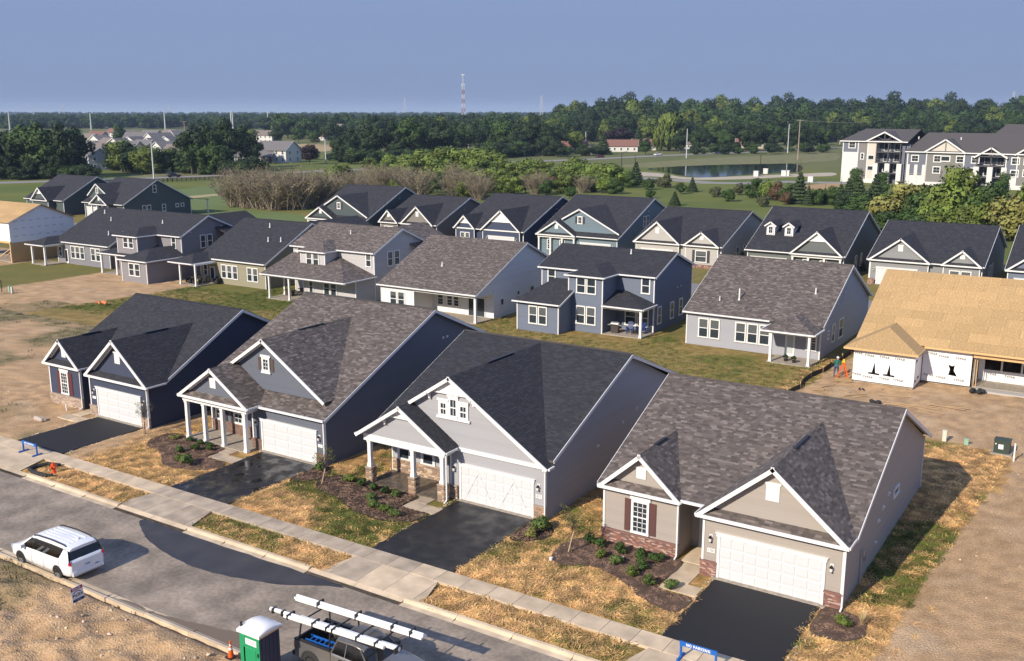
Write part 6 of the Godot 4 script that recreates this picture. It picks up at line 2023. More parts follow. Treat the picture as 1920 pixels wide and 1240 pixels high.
func sapling(u: float, v: float, h: float, label: String, leaf: Material, lean: float) -> void:
	var o := thing("sapling", label, "tree", Vector3(u, 0.03, -v))
	var mb := MB.new()
	mb.tube(Vector3(0, -0.15, 0), Vector3(0.03, h * 0.55, 0), 0.035, 0.022, 6, Color.WHITE, false)
	var tw := MB.new()
	for i in 46:
		var a := rng.randf() * TAU
		var y := h * rng.randf_range(0.4, 0.62)
		var q := Vector3(0.03 + cos(a) * rng.randf_range(0.2, 0.75), y + rng.randf_range(0.3, 0.85), sin(a) * rng.randf_range(0.2, 0.75))
		mb.tube(Vector3(0.03, y, 0), q, 0.013, 0.004, 3, Color.WHITE, false)
		clumps(tw, [[q, Vector3(0.14, 0.14, 0.14)]], 0.035, 500.0)
	part("trunk", mb.mesh(), M.bark, o); part("crown", tw.mesh(), leaf, o)
	var st := MB.new()
	st.tube(Vector3(-0.18, -0.2, 0.1), Vector3(-0.18 + lean, h * 0.42, 0.1), 0.03, 0.03, 6)
	part("stake", st.mesh(), mat("stake_wood", 0.55, 0.4, 0.25, 0.9), o)

func plants_near() -> void:
	for a in [[-54.7, 42.3, 0.55, "gold"], [-53.4, 42.5, 0.5, "mid"], [-52.3, 42.45, 0.5, "mid"], [-51.3, 42.4, 0.5, "mid"], [-50.75, 41.9, 0.45, "mid"], [-51.6, 41.4, 0.5, "mid"], [-52.2, 40.6, 0.6, "shrub"], [-50.9, 39.7, 0.6, "olive"], [-49.9, 39.3, 0.75, "shrub"], [-41.9, 43.0, 0.8, "shrub"]]:
		small_shrub(a[3], a[0], a[1], a[2] * 1.1, "small shrub in the slate house mulch bed")
	for a in [[-39.1, 42.7, 0.7, "olive"], [-38.0, 42.5, 0.6, "mid"], [-37.0, 42.4, 0.55, "mid"], [-36.1, 42.4, 0.55, "mid"], [-35.2, 42.3, 0.6, "shrub"], [-36.0, 41.0, 0.6, "shrub"], [-35.2, 40.3, 0.6, "shrub"], [-34.3, 40.2, 0.65, "olive"], [-33.4, 40.0, 0.6, "shrub"], [-25.6, 42.9, 1.0, "shrub"], [-25.6, 41.9, 0.6, "gold"]]:
		small_shrub(a[3], a[0], a[1], a[2] * 1.1, "small shrub in the pale grey house mulch bed")
	for a in [[-21.9, 42.7, 0.6, "mid"], [-20.7, 42.6, 0.6, "mid"], [-19.6, 42.7, 0.62, "mid"], [-18.7, 42.7, 0.62, "mid"], [-21.3, 41.6, 0.55, "olive"], [-20.3, 41.3, 0.6, "shrub"], [-19.0, 41.6, 0.55, "mid"], [-19.1, 40.6, 0.55, "olive"], [-18.0, 40.2, 0.55, "shrub"], [-17.0, 40.5, 0.6, "shrub"], [-22.6, 42.9, 0.6, "mid"], [-9.2, 41.3, 0.6, "olive"]]:
		small_shrub(a[3], a[0], a[1], a[2] * 1.1, "small shrub in the tan house mulch bed")
	sapling(-57.4, 41.9, 2.6, "bare-branched sapling with pale stake beside the navy garage", M.leaf_dusty, 0.35)
	sapling(-40.2, 41.6, 2.5, "thin sapling with orange stake beside the slate house wall", M.leaf_olive, 0.4)
	sapling(-22.9, 41.4, 2.9, "straw-coloured staked sapling beside the tan house wall", M.leaf_gold, 0.35)
	# loose tuft of ornamental grass
	var o := thing("grass_tuft", "dry ornamental grass tuft beside the tan house garage", "grass", Vector3(-8.5, 0.03, -41.9))
	var mb := MB.new()
	for i in 90:
		var a := rng.randf() * TAU
		var d := Vector3(cos(a), 0, sin(a))
		var t := d.cross(Vector3.UP)
		var h := rng.randf_range(0.5, 0.85)
		var k := rng.randf_range(0.8, 1.2)
		mb.tri(d * 0.06 - t * 0.012, d * 0.06 + t * 0.012, d * rng.randf_range(0.2, 0.55) + Vector3(0, h, 0), Color(0.5 * k, 0.38 * k, 0.2 * k))
	part("blades", mb.mesh(), M.vc, o)
	# loose straw and turf blades lying on the lots
	var straw := MB.new()
	var blade := MB.new()
	for i in 12:
		var a := rng.randf() * TAU
		var p := Vector3(rng.randf_range(-0.14, 0.14), 0.0, rng.randf_range(-0.14, 0.14))
		var d := Vector3(cos(a), rng.randf_range(0.0, 0.3), sin(a)) * rng.randf_range(0.12, 0.26)
		var t := d.cross(Vector3.UP).normalized() * 0.010
		var g := rng.randf_range(0.7, 1.25)
		straw.quad(p - t, p + t, p + d + t, p + d - t, Color(g, g, g))
	for i in 10:
		var a := rng.randf() * TAU
		var p := Vector3(rng.randf_range(-0.13, 0.13), -0.01, rng.randf_range(-0.13, 0.13))
		var q := p + Vector3(cos(a) * 0.06, rng.randf_range(0.06, 0.13), sin(a) * 0.06)
		var t := Vector3(-sin(a), 0, cos(a)) * 0.012
		var g := rng.randf_range(0.7, 1.25)
		blade.tri(p - t, p + t, q, Color(g, g, g))
	var lots := [[-57.5, 1.0, 33.2, 36.2, 5200], [-57.5, -6.0, 36.3, 45.0, 17000], [-24.5, -6.0, 45.0, 70.0, 12000], [-41.5, -24.0, 44.0, 60.0, 5000], [-110.0, -22.0, 66.0, 90.0, 32000]]
	var sp := []
	var bp := []
	for l in lots:
		for i in int(l[4]):
			var u := rng.randf_range(l[0], l[1])
			var v := rng.randf_range(l[2], l[3])
			if occupied(u, v):
				continue
			var c := cover(u, v)
			var x := Transform3D(Basis(Vector3.UP, rng.randf() * TAU).scaled(Vector3.ONE * rng.randf_range(0.8, 1.5)), Vector3(u, ground_height(u, v) + 0.012, -v))
			var r := rng.randf()
			if r < c.x:
				if v < 62.0 or u > -24.0:
					sp.append(x)
			elif r < c.x + c.y:
				bp.append(x)
	scatter("loose_straw", "loose straw strewn over the new lawns", straw.mesh(), 0.68, 0.42, 0.17, sp)
	scatter("grass", "short new grass growing through the straw", blade.mesh(), 0.11, 0.145, 0.025, bp)
	# mulch chips
	var cp := []
	for b in beds:
		var o2 := bed_outline(b)
		var bb := Rect2(o2[0], Vector2.ZERO)
		for q in o2:
			bb = bb.expand(q)
		for i in int(bb.get_area() * 110.0):
			var q := bb.position + Vector2(rng.randf(), rng.randf()) * bb.size
			if Geometry2D.is_point_in_polygon(q, o2):
				cp.append(Transform3D(Basis(Vector3(rng.randf_range(-0.3, 0.3), 1, rng.randf_range(-0.3, 0.3)).normalized(), rng.randf() * TAU).scaled(Vector3(rng.randf_range(0.6, 1.6), 1, rng.randf_range(0.6, 1.3))), Vector3(q.x, 0.065, -q.y)))
	var chip := MB.new()
	chip.box(Vector3.ZERO, Vector3(0.1, 0.025, 0.035))
	scatter("mulch_chips", "loose shredded mulch chips on the planting beds", chip.mesh(), 0.16, 0.1, 0.07, cp)
	# weeds and stones on the rough lots
	var wp := []
	var rp := []
	for i in 9000:
		var near := i % 3 == 0
		var u := rng.randf_range(-56, -20) if near else rng.randf_range(-150, -71)
		var v := rng.randf_range(15, 25.2) if near else rng.randf_range(36.5, 80)
		var c := cover(u, v)
		var x := Transform3D(Basis(Vector3.UP, rng.randf() * TAU).scaled(Vector3.ONE * rng.randf_range(1.0, 2.4)), Vector3(u, ground_height(u, v), -v))
		if rng.randf() < c.w * 0.9:
			wp.append(x)
	for i in 4600:
		var z := i % 4
		var u := rng.randf_range(-56, -14) if z < 2 else (rng.randf_range(-7, 2) if z == 2 else rng.randf_range(-85, -57))
		var v := rng.randf_range(13, 25.3) if z < 2 else (rng.randf_range(34, 85) if z == 2 else rng.randf_range(36.5, 44))
		var s := 0.015 + (0.09 if z < 2 else 0.05) * pow(rng.randf(), 6.0)
		if i % 5 == 0:
			var d: Array = drives[rng.randi() % 4]
			u = (d[0] - rng.randf_range(0.02, 0.3)) if rng.randf() < 0.5 else d[1] + rng.randf_range(0.02, 0.35)
			v = rng.randf_range(36.3, d[2])
			s = rng.randf_range(0.02, 0.05)
		elif occupied(u, v) or cover(u, v).z < 0.5:
			continue
		rp.append(Transform3D(Basis(Vector3(rng.randf(), 1, rng.randf()).normalized(), rng.randf() * TAU).scaled(Vector3(s * 1.4, s * 0.8, s)), Vector3(u, ground_height(u, v) + s * 0.2, -v)))
	scatter("weeds", "low green weeds on the rough dirt lots", blade.mesh(), 0.12, 0.13, 0.05, wp)
	var st := MB.new()
	var pts := []
	for i in 6:
		pts.append([Vector3(cos(TAU * i / 6.0) * rng.randf_range(0.7, 1.1), rng.randf_range(-0.3, 0.2), sin(TAU * i / 6.0) * rng.randf_range(0.7, 1.1))])
	for i in 6:
		var a: Vector3 = pts[i][0]
		var b: Vector3 = pts[(i + 1) % 6][0]
		st.tri(b, a, Vector3(0.1, 0.9, -0.1)); st.tri(a, b, Vector3(0, -0.8, 0))
	scatter("rubble", "small clods and pebbles on the bare soil", st.mesh(), 0.5, 0.40, 0.29, rp)

func scatter(called: String, label: String, mesh: Mesh, r: float, g: float, b: float, list: Array) -> void:
	var mm := MultiMesh.new()
	mm.transform_format = MultiMesh.TRANSFORM_3D
	mm.use_colors = true
	mm.mesh = mesh
	mm.instance_count = list.size()
	for i in list.size():
		mm.set_instance_transform(i, list[i])
		var w: Vector3 = list[i].origin
		var k := rng.randf_range(0.75, 1.2) * clampf(1.0 + 1.5 * fn.get_noise_2d(w.x * 3.1, w.z * 3.1), 0.5, 1.5)
		mm.set_instance_color(i, Color(k, k * rng.randf_range(0.94, 1.04), k * rng.randf_range(0.85, 1.1)))
	var m := vmat(called + "_matter", 0.95)
	m.albedo_color = lin(r, g, b)
	var o := MultiMeshInstance3D.new()
	o.multimesh = mm
	o.material_override = m
	o.name = called
	o.set_meta("kind", "stuff"); o.set_meta("label", label); o.set_meta("category", called.replace("_", " "))
	add_child(o, true)

func occupied(u: float, v: float) -> bool:
	for d in drives:
		if inside(u, v, d[0] - 0.05, d[1] + 0.05, 33.0, d[2] + 0.6):
			return true
	if v > 34.95 and v < 36.35 or (v < 35.2 and v > 25.3 and (apron(u) >= 0 or v < 33.15)):
		return true
	for b in beds:
		if Geometry2D.is_point_in_polygon(Vector2(u, v), bed_outline(b)):
			return true
	for h in [[-70.3, -58, 42.8, 60], [-54.4, -42.2, 42.9, 66.7], [-38.3, -26, 43.1, 63.7], [-22.4, -9.6, 43.6, 60.8], [-16.5, -9.6, 42.7, 45], [-36.6, -23.5, 85.4, 106], [-53.9, -41, 85, 100], [-71.7, -58.6, 84.4, 104], [-88.7, -76.2, 83.1, 99], [-105.4, -93, 83.8, 104], [-66.4, -63.6, 40.9, 43.5], [-50.4, -47.6, 41, 43], [-34.2, -31.7, 41.4, 43.3], [-17.8, -15.6, 40.2, 45.5]]:
		if inside(u, v, h[0], h[1], h[2], h[3]):
			return true
	return false

var bed_cache := {}
func bed_outline(b: Array) -> PackedVector2Array:
	if not bed_cache.has(b[0]):
		var p := PackedVector2Array()
		for q in b[1]:
			p.append(Vector2(q[0], q[1]))
		bed_cache[b[0]] = p
	return bed_cache[b[0]]

# ---------- beyond the estate ----------
func ribbon(called: String, pts: Array, w: float, y: float, m: Material, label: String) -> void:
	var a := []
	var b := []
	for i in pts.size():
		var p: Vector3 = pts[i]
		var d: Vector3 = (pts[mini(i + 1, pts.size() - 1)] - pts[maxi(i - 1, 0)])
		var s := Vector3(d.z, 0, -d.x).normalized() * w / 2
		a.append([(p + s).x, -(p + s).z]); b.append([(p - s).x, -(p - s).z])
	b.reverse()
	structure(called, sheet(a + b, y, 0.1), m, label).set_meta("category", "road")

func px_list(l: Array) -> Array:
	var r := []
	for q in l:
		r.append(gp(q[0], q[1]))
	return r

func px_sheet(called: String, l: Array, y: float, m: Material, label: String) -> void:
	var r := []
	for p: Vector3 in px_list(l):
		r.append([p.x, -p.z])
	structure(called, sheet(smooth_outline(r, 4), y, 0.05), m, label)

# flat wall with its own windows: o at the lower corner of the facade
func flats() -> void:
	finish()
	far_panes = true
	for w in [["f_blue", .135, .145, .185], ["f_grey", .19, .185, .18], ["f_cream", .55, .51, .45], ["f_roof", .075, .068, .066], ["f_rail", .07, .07, .085]]:
		mat(w[0], w[1], w[2], w[3], 0.8)
	hn = thing("apartment_block", "three-storey apartment block with grey and cream walls and gabled balconies", "building", Vector3(-84, 0, -326), "", -0.157)
	hu = 0.0; hv = 0.0
	var sec := [[0.0, 4.9, 12.7, "f_blue"], [4.9, 8.0, 12.7, "f_grey"], [8.0, 10.7, 12.9, "f_cream"], [20.6, 26.2, 10.0, "f_blue"], [26.2, 37.1, 10.1, "f_grey"], [37.1, 40.6, 10.0, "f_blue"], [48.6, 51.6, 10.0, "f_blue"], [51.6, 60.0, 10.0, "f_grey"], [60.0, 75.0, 10.0, "f_blue"]]
	for s in sec:
		var low: float = 9.4 if s[0] < 1.0 else (1.2 if s[3] == "f_cream" or s[3] == "f_grey" else 3.4)
		bx(hn, "wall", Vector3((s[0] + s[1]) / 2, (low + s[2]) / 2, -6), Vector3(s[1] - s[0], s[2] - low, 12), M[s[3]])
		if low > 0.1:
			bx(hn, "base_wall", Vector3((s[0] + s[1]) / 2, low / 2, -5.9), Vector3(s[1] - s[0], low, 12.1), M.off_wall)
		bx(hn, "corner_trim", Vector3(s[0] + 0.1, (low + s[2]) / 2, 0.03), Vector3(0.28, s[2] - low, 0.1), white)
	# balcony stacks: open decks with posts, white piers below
	for b in [[10.7, 18.5, 12.9, 3, 6.4], [40.6, 48.6, 9.0, 2, 6.4], [20.9, 26.0, 6.4, 1, 6.4]]:
		bx(hn, "balcony_wall", Vector3((b[0] + b[1]) / 2, b[2] / 2, -7.5), Vector3(b[1] - b[0], b[2], 9), M.f_blue)
		for f in 3:
			var y: float = [3.2, 6.4, 9.6][f]
			if y < b[2] - 1.5:
				bx(hn, "balcony_deck", Vector3((b[0] + b[1]) / 2, y, -1.4), Vector3(b[1] - b[0], 0.3, 3.2), M.f_rail)
				if y > 5:
					bx(hn, "railing", Vector3((b[0] + b[1]) / 2, y + 0.95, 0.1), Vector3(b[1] - b[0], 0.1, 0.08), M.f_rail)
					var mb := MB.new()
					var n := int((b[1] - b[0]) / 0.35)
					for i in n:
						mb.box(Vector3(-(b[1] - b[0]) / 2 + (b[1] - b[0]) * (i + 0.5) / n, 0.5, 0), Vector3(0.05, 0.9, 0.05))
					stuff(part("baluster", mb.mesh(), M.f_rail, hn, Vector3((b[0] + b[1]) / 2, y, 0.1)))
				window_at(Vector3(b[0] + (b[1] - b[0]) * 0.3, y + 1.4, -2.98), Basis.IDENTITY, 1.8, 2.2, 2, 1, 0.0, 0.12, false)
				window_at(Vector3(b[0] + (b[1] - b[0]) * 0.72, y + 1.4, -2.98), Basis.IDENTITY, 1.8, 2.2, 2, 1, 0.0, 0.12, false)
		for i in 3:
			var x: float = b[0] + 0.2 + (b[1] - b[0] - 0.4) * i / 2.0
			bx(hn, "balcony_post", Vector3(x, (6.4 + b[2]) / 2, 0.0), Vector3(0.3, b[2] - 6.4, 0.3), M.f_rail)
			bx(hn, "pier", Vector3(x, 3.1, -0.2), Vector3(1.5 if b[1] - b[0] > 6 else 1.0, 6.2, 1.0), M.off_wall)
	for x in [18.8, 20.3]:
		bx(hn, "wall", Vector3(x, 6.0, -5), Vector3(1.2, 12.0, 8), M.f_blue)
	# gables and roofs
	for g in [[8.0, 18.6, 13.0, 15.9, 14.0], [26.0, 37.3, 10.1, 14.0, 10.0], [40.4, 48.8, 9.0, 11.9, 8.0], [51.4, 60.2, 10.0, 13.2, 8.0]]:
		var c: float = (g[0] + g[1]) / 2
		var mb := MB.new()
		lay_slab(mb, [Vector3(c, g[3], 0.7), Vector3(g[0] - 0.5, g[2] - 0.1, 0.7), Vector3(g[0] - 0.5, g[2] - 0.1, -g[4]), Vector3(c, g[3], -g[4])], 0.25)
		lay_slab(mb, [Vector3(g[1] + 0.5, g[2] - 0.1, 0.7), Vector3(c, g[3], 0.7), Vector3(c, g[3], -g[4]), Vector3(g[1] + 0.5, g[2] - 0.1, -g[4])], 0.25)
		part("gable_roof", mb.mesh(), M.f_roof, hn)
		board(hn, "rake_board", Vector3(g[0] - 0.5, g[2] - 0.05, 0.75), Vector3(c, g[3], 0.75), 0.4, 0.1, white); board(hn, "rake_board", Vector3(c, g[3], 0.75), Vector3(g[1] + 0.5, g[2] - 0.05, 0.75), 0.4, 0.1, white)
		var tri := MB.new()
		tri.tri(Vector3(g[0], g[2], 0.05), Vector3(g[1], g[2], 0.05), Vector3(c, g[3] - 0.2, 0.05))
		if g[0] > 20 and g[0] < 30:
			part("gable_wall", tri.mesh(), M.f_cream, hn); bx(hn, "king_post", Vector3(c, (g[2] + g[3]) / 2, 0.1), Vector3(0.35, g[3] - g[2] - 0.3, 0.1), M.f_grey)
		else:
			board(hn, "truss", Vector3(g[0] + 0.6, g[2] + 0.3, 0.3), Vector3(g[1] - 0.6, g[2] + 0.3, 0.3), 0.3, 0.2, M.f_rail)
			bx(hn, "king_post", Vector3(c, (g[2] + g[3]) / 2, 0.3), Vector3(0.3, g[3] - g[2] - 0.4, 0.2), M.f_rail)
			for s in [-1, 1]:
				board(hn, "truss", Vector3(c, g[2] + 0.3, 0.3), Vector3(c + s * (g[1] - g[0]) * 0.24, (g[2] + g[3]) / 2, 0.3), 0.2, 0.2, M.f_rail)
	for r in [[-0.8, 20.6, 12.9, 16.5, 0.6, 13.0, "f_roof"], [20.0, 76.0, 10.1, 15.6, 0.6, 13.0, "f_roof"], [36.0, 80.0, 13.0, 18.0, -22.0, -32.0, "f_roof"]]:
		var mb := MB.new()
		var d: float = 10.0
		lay_slab(mb, [Vector3(r[0], r[2], r[4]), Vector3(r[1], r[2], r[4]), Vector3(r[1], r[3], r[4] - d), Vector3(r[0] + (4.0 if r[0] < 0 else 3.0), r[3], r[4] - d)], 0.3)
		lay_slab(mb, [Vector3(r[0] + (4.0 if r[0] < 0 else 3.0), r[3], r[4] - d), Vector3(r[1], r[3], r[4] - d), Vector3(r[1], r[2], r[4] - 2 * d), Vector3(r[0], r[2], r[4] - 2 * d)], 0.3)
		lay_slab(mb, [Vector3(r[0], r[2], r[4] - 2 * d), Vector3(r[0], r[2], r[4]), Vector3(r[0] + (4.0 if r[0] < 0 else 3.0), r[3], r[4] - d)], 0.3)
		part("roof", mb.mesh(), M[r[6]], hn)
		if r[4] > 0:
			board(hn, "fascia", Vector3(r[0], r[2] + 0.02, r[4] + 0.05), Vector3(r[1], r[2] + 0.02, r[4] + 0.05), 0.3, 0.1, white)
	bx(hn, "rear_wing", Vector3(58, 6.5, -30), Vector3(40, 13, 14), M.f_blue)
	for w in [[2.0, 9.0], [2.0, 7.3], [28.5, 8.1], [35.0, 8.1], [39.3, 8.1], [50.2, 8.1], [28.5, 4.8], [39.3, 4.8], [50.2, 4.6], [53.5, 8.1], [57.5, 8.1], [53.5, 4.8], [57.5, 4.8], [21.9, 8.0], [63.0, 8.1], [67.0, 8.1]]:
		window_at(Vector3(w[0] + 1.0, w[1] + (2.6 if w[0] < 3 and w[1] > 8 else 0.0), 0.02), Basis.IDENTITY, 1.9, 1.7, 2, 1, 0.0, 0.22, true)
	window_at(Vector3(6.5, 8.2, 0.02), Basis.IDENTITY, 0.8, 1.7, 1, 1, 0, 0.2); window_at(Vector3(31.8, 8.2, 0.02), Basis.IDENTITY, 2.4, 1.3, 1, 1, 0, 0.25, false)
	for y in [7.9, 4.6]:
		window_at(Vector3(9.3, y, 0.02), Basis.IDENTITY, 1.7, 1.2, 1, 1, 0, 0.1, false)
	for x in [19.0, 21.5, 34.0, 53.0, 56.0]:
		var mb := MB.new()
		mb.tube(Vector3.ZERO, Vector3(0, 0.8, 0), 0.18, 0.18, 6)
		part("vent_pipe", mb.mesh(), M.whitev, hn, Vector3(x, 13.6 if x > 20.6 else 14.2, -6.0 + 0.4))

# plain house far off: x, foot in the picture, width, depth, wall height, roof rise
func far_house(px: float, py: float, w: float, d: float, h: float, rise: float, wallm: Material, roofm: Material, turn: float, label: String, group := "") -> void:
	hn = thing("far_house", label, "house", gp(px, py), group, turn)
	hu = 0.0; hv = 0.0
	var mb := MB.new()
	mb.quad(Vector3(-w / 2, 0, d / 2), Vector3(w / 2, 0, d / 2), Vector3(w / 2, h, d / 2), Vector3(-w / 2, h, d / 2)); mb.quad(Vector3(w / 2, 0, -d / 2), Vector3(-w / 2, 0, -d / 2), Vector3(-w / 2, h, -d / 2), Vector3(w / 2, h, -d / 2))
	for s in [-1, 1]:
		var p := [Vector3(s * w / 2, 0, s * d / 2), Vector3(s * w / 2, 0, -s * d / 2), Vector3(s * w / 2, h, -s * d / 2), Vector3(s * w / 2, h + rise, 0), Vector3(s * w / 2, h, s * d / 2)]
		mb.poly(p)
	part("wall", mb.mesh(), wallm, hn)
	var rf := MB.new()
	for s in [-1, 1]:
		lay_slab(rf, [Vector3(-w / 2 - 0.5, h - 0.15, s * (d / 2 + 0.5)), Vector3(w / 2 + 0.5, h - 0.15, s * (d / 2 + 0.5)), Vector3(w / 2 + 0.5, h + rise + 0.1, 0), Vector3(-w / 2 - 0.5, h + rise + 0.1, 0)], 0.2)
	part("roof", rf.mesh(), roofm, hn)
	for s in [-1, 1]:
		for z in [-1, 1]:
			board(hn, "rake_board", Vector3(s * (w / 2 + 0.52), h - 0.1, z * (d / 2 + 0.5)), Vector3(s * (w / 2 + 0.52), h + rise + 0.12, 0), 0.25, 0.06, white)
	var n := maxi(2, int(w / 3.2))
	for f in (2 if h > 4.5 else 1):
		for i in n:
			window_at(Vector3(-w / 2 + w * (i + 0.5) / n, 1.5 + f * 2.8, d / 2 + 0.02), Basis.IDENTITY, 1.0, 1.3, 1, 1, 0.0, 0.12)
		for z in [-0.25, 0.25]:
			window_at(Vector3(w / 2 + 0.02, 1.5 + f * 2.8, z * d), Basis(Vector3.UP, PI / 2), 1.0, 1.3, 1, 1, 0.0, 0.12)

func pole(called: String, p: Vector3, h: float, r: float, m: Material, label: String, group: String, arm := 0.0) -> void:
	var o := thing(called, label, "pole", p, group)
	var mb := MB.new()
	mb.tube(Vector3(0, -0.3, 0), Vector3(0, h, 0), r, r * 0.65, 8)
	part("shaft", mb.mesh(), m, o)
	var t := MB.new()
	if arm > 0.0:
		t.box(Vector3(0, h - 0.4, 0), Vector3(arm, 0.2, 0.2), Color.WHITE, Basis(Vector3.UP, TURN))
	else:
		t.tube(Vector3(0, h, 0), Vector3(0, h + 0.15, 0), r * 0.8, r * 0.5, 8)
	part("crossarm" if arm > 0.0 else "cap", t.mesh(), m, o)

func lattice(called: String, p: Vector3, h: float, w: float, label: String, tip: float, m1: Material, m2: Material) -> void:
	var o := thing(called, label, "mast", p, "")
	var n := 9
	for k in n:
		var mb := MB.new()
		var y0 := h * k / n
		var y1 := h * (k + 1) / n
		var w0 := lerpf(w, tip, float(k) / n)
		var w1 := lerpf(w, tip, float(k + 1) / n)
		for i in 4:
			var a := Vector3(cos(TAU * i / 4), 0, sin(TAU * i / 4))
			var b := Vector3(cos(TAU * (i + 1) / 4), 0, sin(TAU * (i + 1) / 4))
			mb.tube(a * w0 + Vector3(0, y0, 0), a * w1 + Vector3(0, y1, 0), 0.16 + w * 0.03, 0.16 + w * 0.03, 4)
			mb.tube(a * w0 + Vector3(0, y0, 0), b * w1 + Vector3(0, y1, 0), 0.12, 0.12, 3); mb.tube(b * w0 + Vector3(0, y0, 0), a * w1 + Vector3(0, y1, 0), 0.12, 0.12, 3)
		part("lattice_section", mb.mesh(), m1 if k % 2 == 0 else m2, o)

func background() -> void:
	M.off_wall = mat("white_brick", 0.62, 0.61, 0.59, 0.8)
	var road := mat("far_road", 0.24, 0.23, 0.215, 0.9)
	var pale := mat("pale_gravel", 0.42, 0.36, 0.27, 0.95)
	var field := mat("mown_field", 0.21, 0.205, 0.075, 0.95)
	grain(field, noise_tex(0.02, 0.75, 1.0, 201), 0.02)
	var reed := mat("tall_meadow", 0.18, 0.25, 0.06, 0.95)
	grain(reed, noise_tex(0.05, 0.6, 1.0, 202), 0.12)
	ribbon("country_road", px_list([[-400, 352], [0, 343], [240, 336], [420, 329], [640, 320], [900, 307], [1120, 298], [1240, 292], [1350, 288], [1440, 284], [1560, 278], [1800, 268]]), 9.0, 0.06, road, "grey country road passing the farmhouses and cottages")
	px_sheet("verge", [[1150, 312], [1240, 303], [1340, 296], [1450, 292], [1560, 286], [1570, 300], [1490, 306], [1380, 312], [1250, 314]], 0.04, field, "mown yellow-green verge between the pond and the country road")
	px_sheet("verge_far", [[250, 333], [330, 330], [420, 325], [500, 322], [440, 318], [330, 322], [250, 326]], 0.04, field, "mown grass between the road and the old trees")
	px_sheet("meadow", [[240, 352], [330, 356], [420, 346], [430, 384], [560, 402], [566, 416], [440, 418], [300, 408], [255, 400], [235, 372]], 0.03, reed, "lush green meadow beside the dry thicket")
	px_sheet("stubble_field", [[500, 272], [610, 270], [650, 274], [610, 284], [540, 286], [505, 282]], 0.05, mat("stubble", 0.36, 0.27, 0.13, 0.95), "pale stubble field behind the white barn")
	px_sheet("dirt_path", [[240, 372], [300, 372], [380, 366], [425, 362], [425, 365], [380, 370], [300, 380], [260, 384]], 0.04, mat("dry_path", 0.36, 0.29, 0.16, 0.95), "dry beaten path across the meadow")
	var water := mat("pond_water", 0.012, 0.02, 0.018, 0.06)
	water.metallic_specular = 0.3
	px_sheet("pond", [[1214, 317], [1250, 324], [1290, 331], [1330, 333], [1385, 329], [1440, 325], [1500, 322], [1494, 308], [1420, 308], [1330, 310], [1260, 313]], 0.06, water, "dark still pond below the country road")
	px_sheet("pond_bank", [[1150, 330], [1230, 331], [1300, 337], [1400, 336], [1480, 332], [1560, 330], [1560, 324], [1480, 327], [1385, 331], [1290, 333], [1235, 325], [1160, 322]], 0.045, pale, "pale gravel bank between the pond and the access road")
	ribbon("access_road", px_list([[1130, 331], [1200, 334], [1270, 338], [1330, 343], [1400, 344], [1480, 341], [1600, 344]]), 8.0, 0.07, road, "grey access road curving past the pond")
	px_sheet("building_plot", [[1480, 352], [1530, 346], [1575, 344], [1578, 350], [1540, 356], [1490, 358]], 0.05, mat("bare_plot", 0.36, 0.23, 0.11, 0.95), "bare orange soil beside the flats")
	flats()
	var roofs := [mat("slate_roof", 0.15, 0.14, 0.14, 0.9), mat("brown_roof", 0.19, 0.155, 0.135, 0.9), mat("red_roof", 0.2, 0.1, 0.075, 0.9)]
	var walls := [M.off_wall, mat("f_sand", 0.42, 0.37, 0.3, 0.85), mat("f_mist", 0.36, 0.38, 0.42, 0.85)]
	for a in [[182, 318, 12, 10, 5.6, 3.2, 2, 0], [175, 296, 12, 10, 5.6, 3.0, 2, 0], [205, 288, 13, 10, 5.6, 3.0, 1, 1], [172, 276, 14, 10, 5.6, 3.2, 0, 1], [185, 268, 14, 10, 5.6, 3.0, 2, 2], [245, 300, 14, 11, 5.6, 3.6, 1, 0], [275, 298, 15, 12, 5.6, 3.8, 1, 0], [290, 290, 14, 12, 5.6, 3.4, 0, 0], [262, 276, 22, 11, 5.6, 4.2, 0, 0], [300, 278, 22, 11, 5.6, 4.2, 0, 0], [318, 285, 13, 11, 5.6, 3.4, 0, 0], [330, 296, 12, 10, 5.6, 3.4, 0, 0], [335, 308, 12, 10, 5.6, 3.2, 1, 1], [235, 268, 16, 10, 5.6, 3.6, 1, 1], [215, 262, 18, 10, 5.6, 3.6, 0, 2], [340, 270, 20, 11, 5.6, 4.2, 1, 0], [225, 290, 13, 10, 5.6, 3.2, 0, 0], [255, 286, 14, 10, 5.6, 3.4, 0, 0], [310, 300, 12, 10, 5.6, 3.2, 0, 0], [195, 302, 12, 10, 5.6, 3.0, 0, 1], [285, 268, 20, 10, 5.6, 3.6, 2, 0], [320, 266, 20, 10, 5.6, 3.6, 0, 1], [190, 280, 13, 10, 5.6, 3.0, 0, 0], [160, 300, 12, 10, 5.6, 3.2, 2, 0], [10, 305, 12, 10, 5.6, 3.2, 2, 0]]:
		far_house(a[0], a[1], a[2] * 0.72, a[3] * 0.9, a[4], a[5] * 0.85, walls[a[6]], roofs[a[7]], rng.randf_range(-0.3, 0.5) + (PI / 2 if rng.randf() < 0.45 else 0.0), "pale townhouse with gable roof in the far estate behind the screening trees", "far estate")
	far_house(68, 330, 9, 7, 3.0, 2.2, M.off_wall, roofs[1], 0.5, "small white cottage under the tall shade trees")
	far_house(478, 305, 17, 9, 3.0, 2.2, mat("f_dark", 0.1, 0.09, 0.09, 0.9), roofs[0], 0.5, "low dark-roofed cottage before the white barn")
	far_house(522, 304, 16, 12, 5.5, 3.6, M.off_wall, roofs[0], 0.2, "white barn beside the purple tree")
	far_house(632, 262, 20, 16, 8.0, 4.0, walls[1], roofs[1], -0.3, "tall house with hipped brown roof on the stubble field edge")
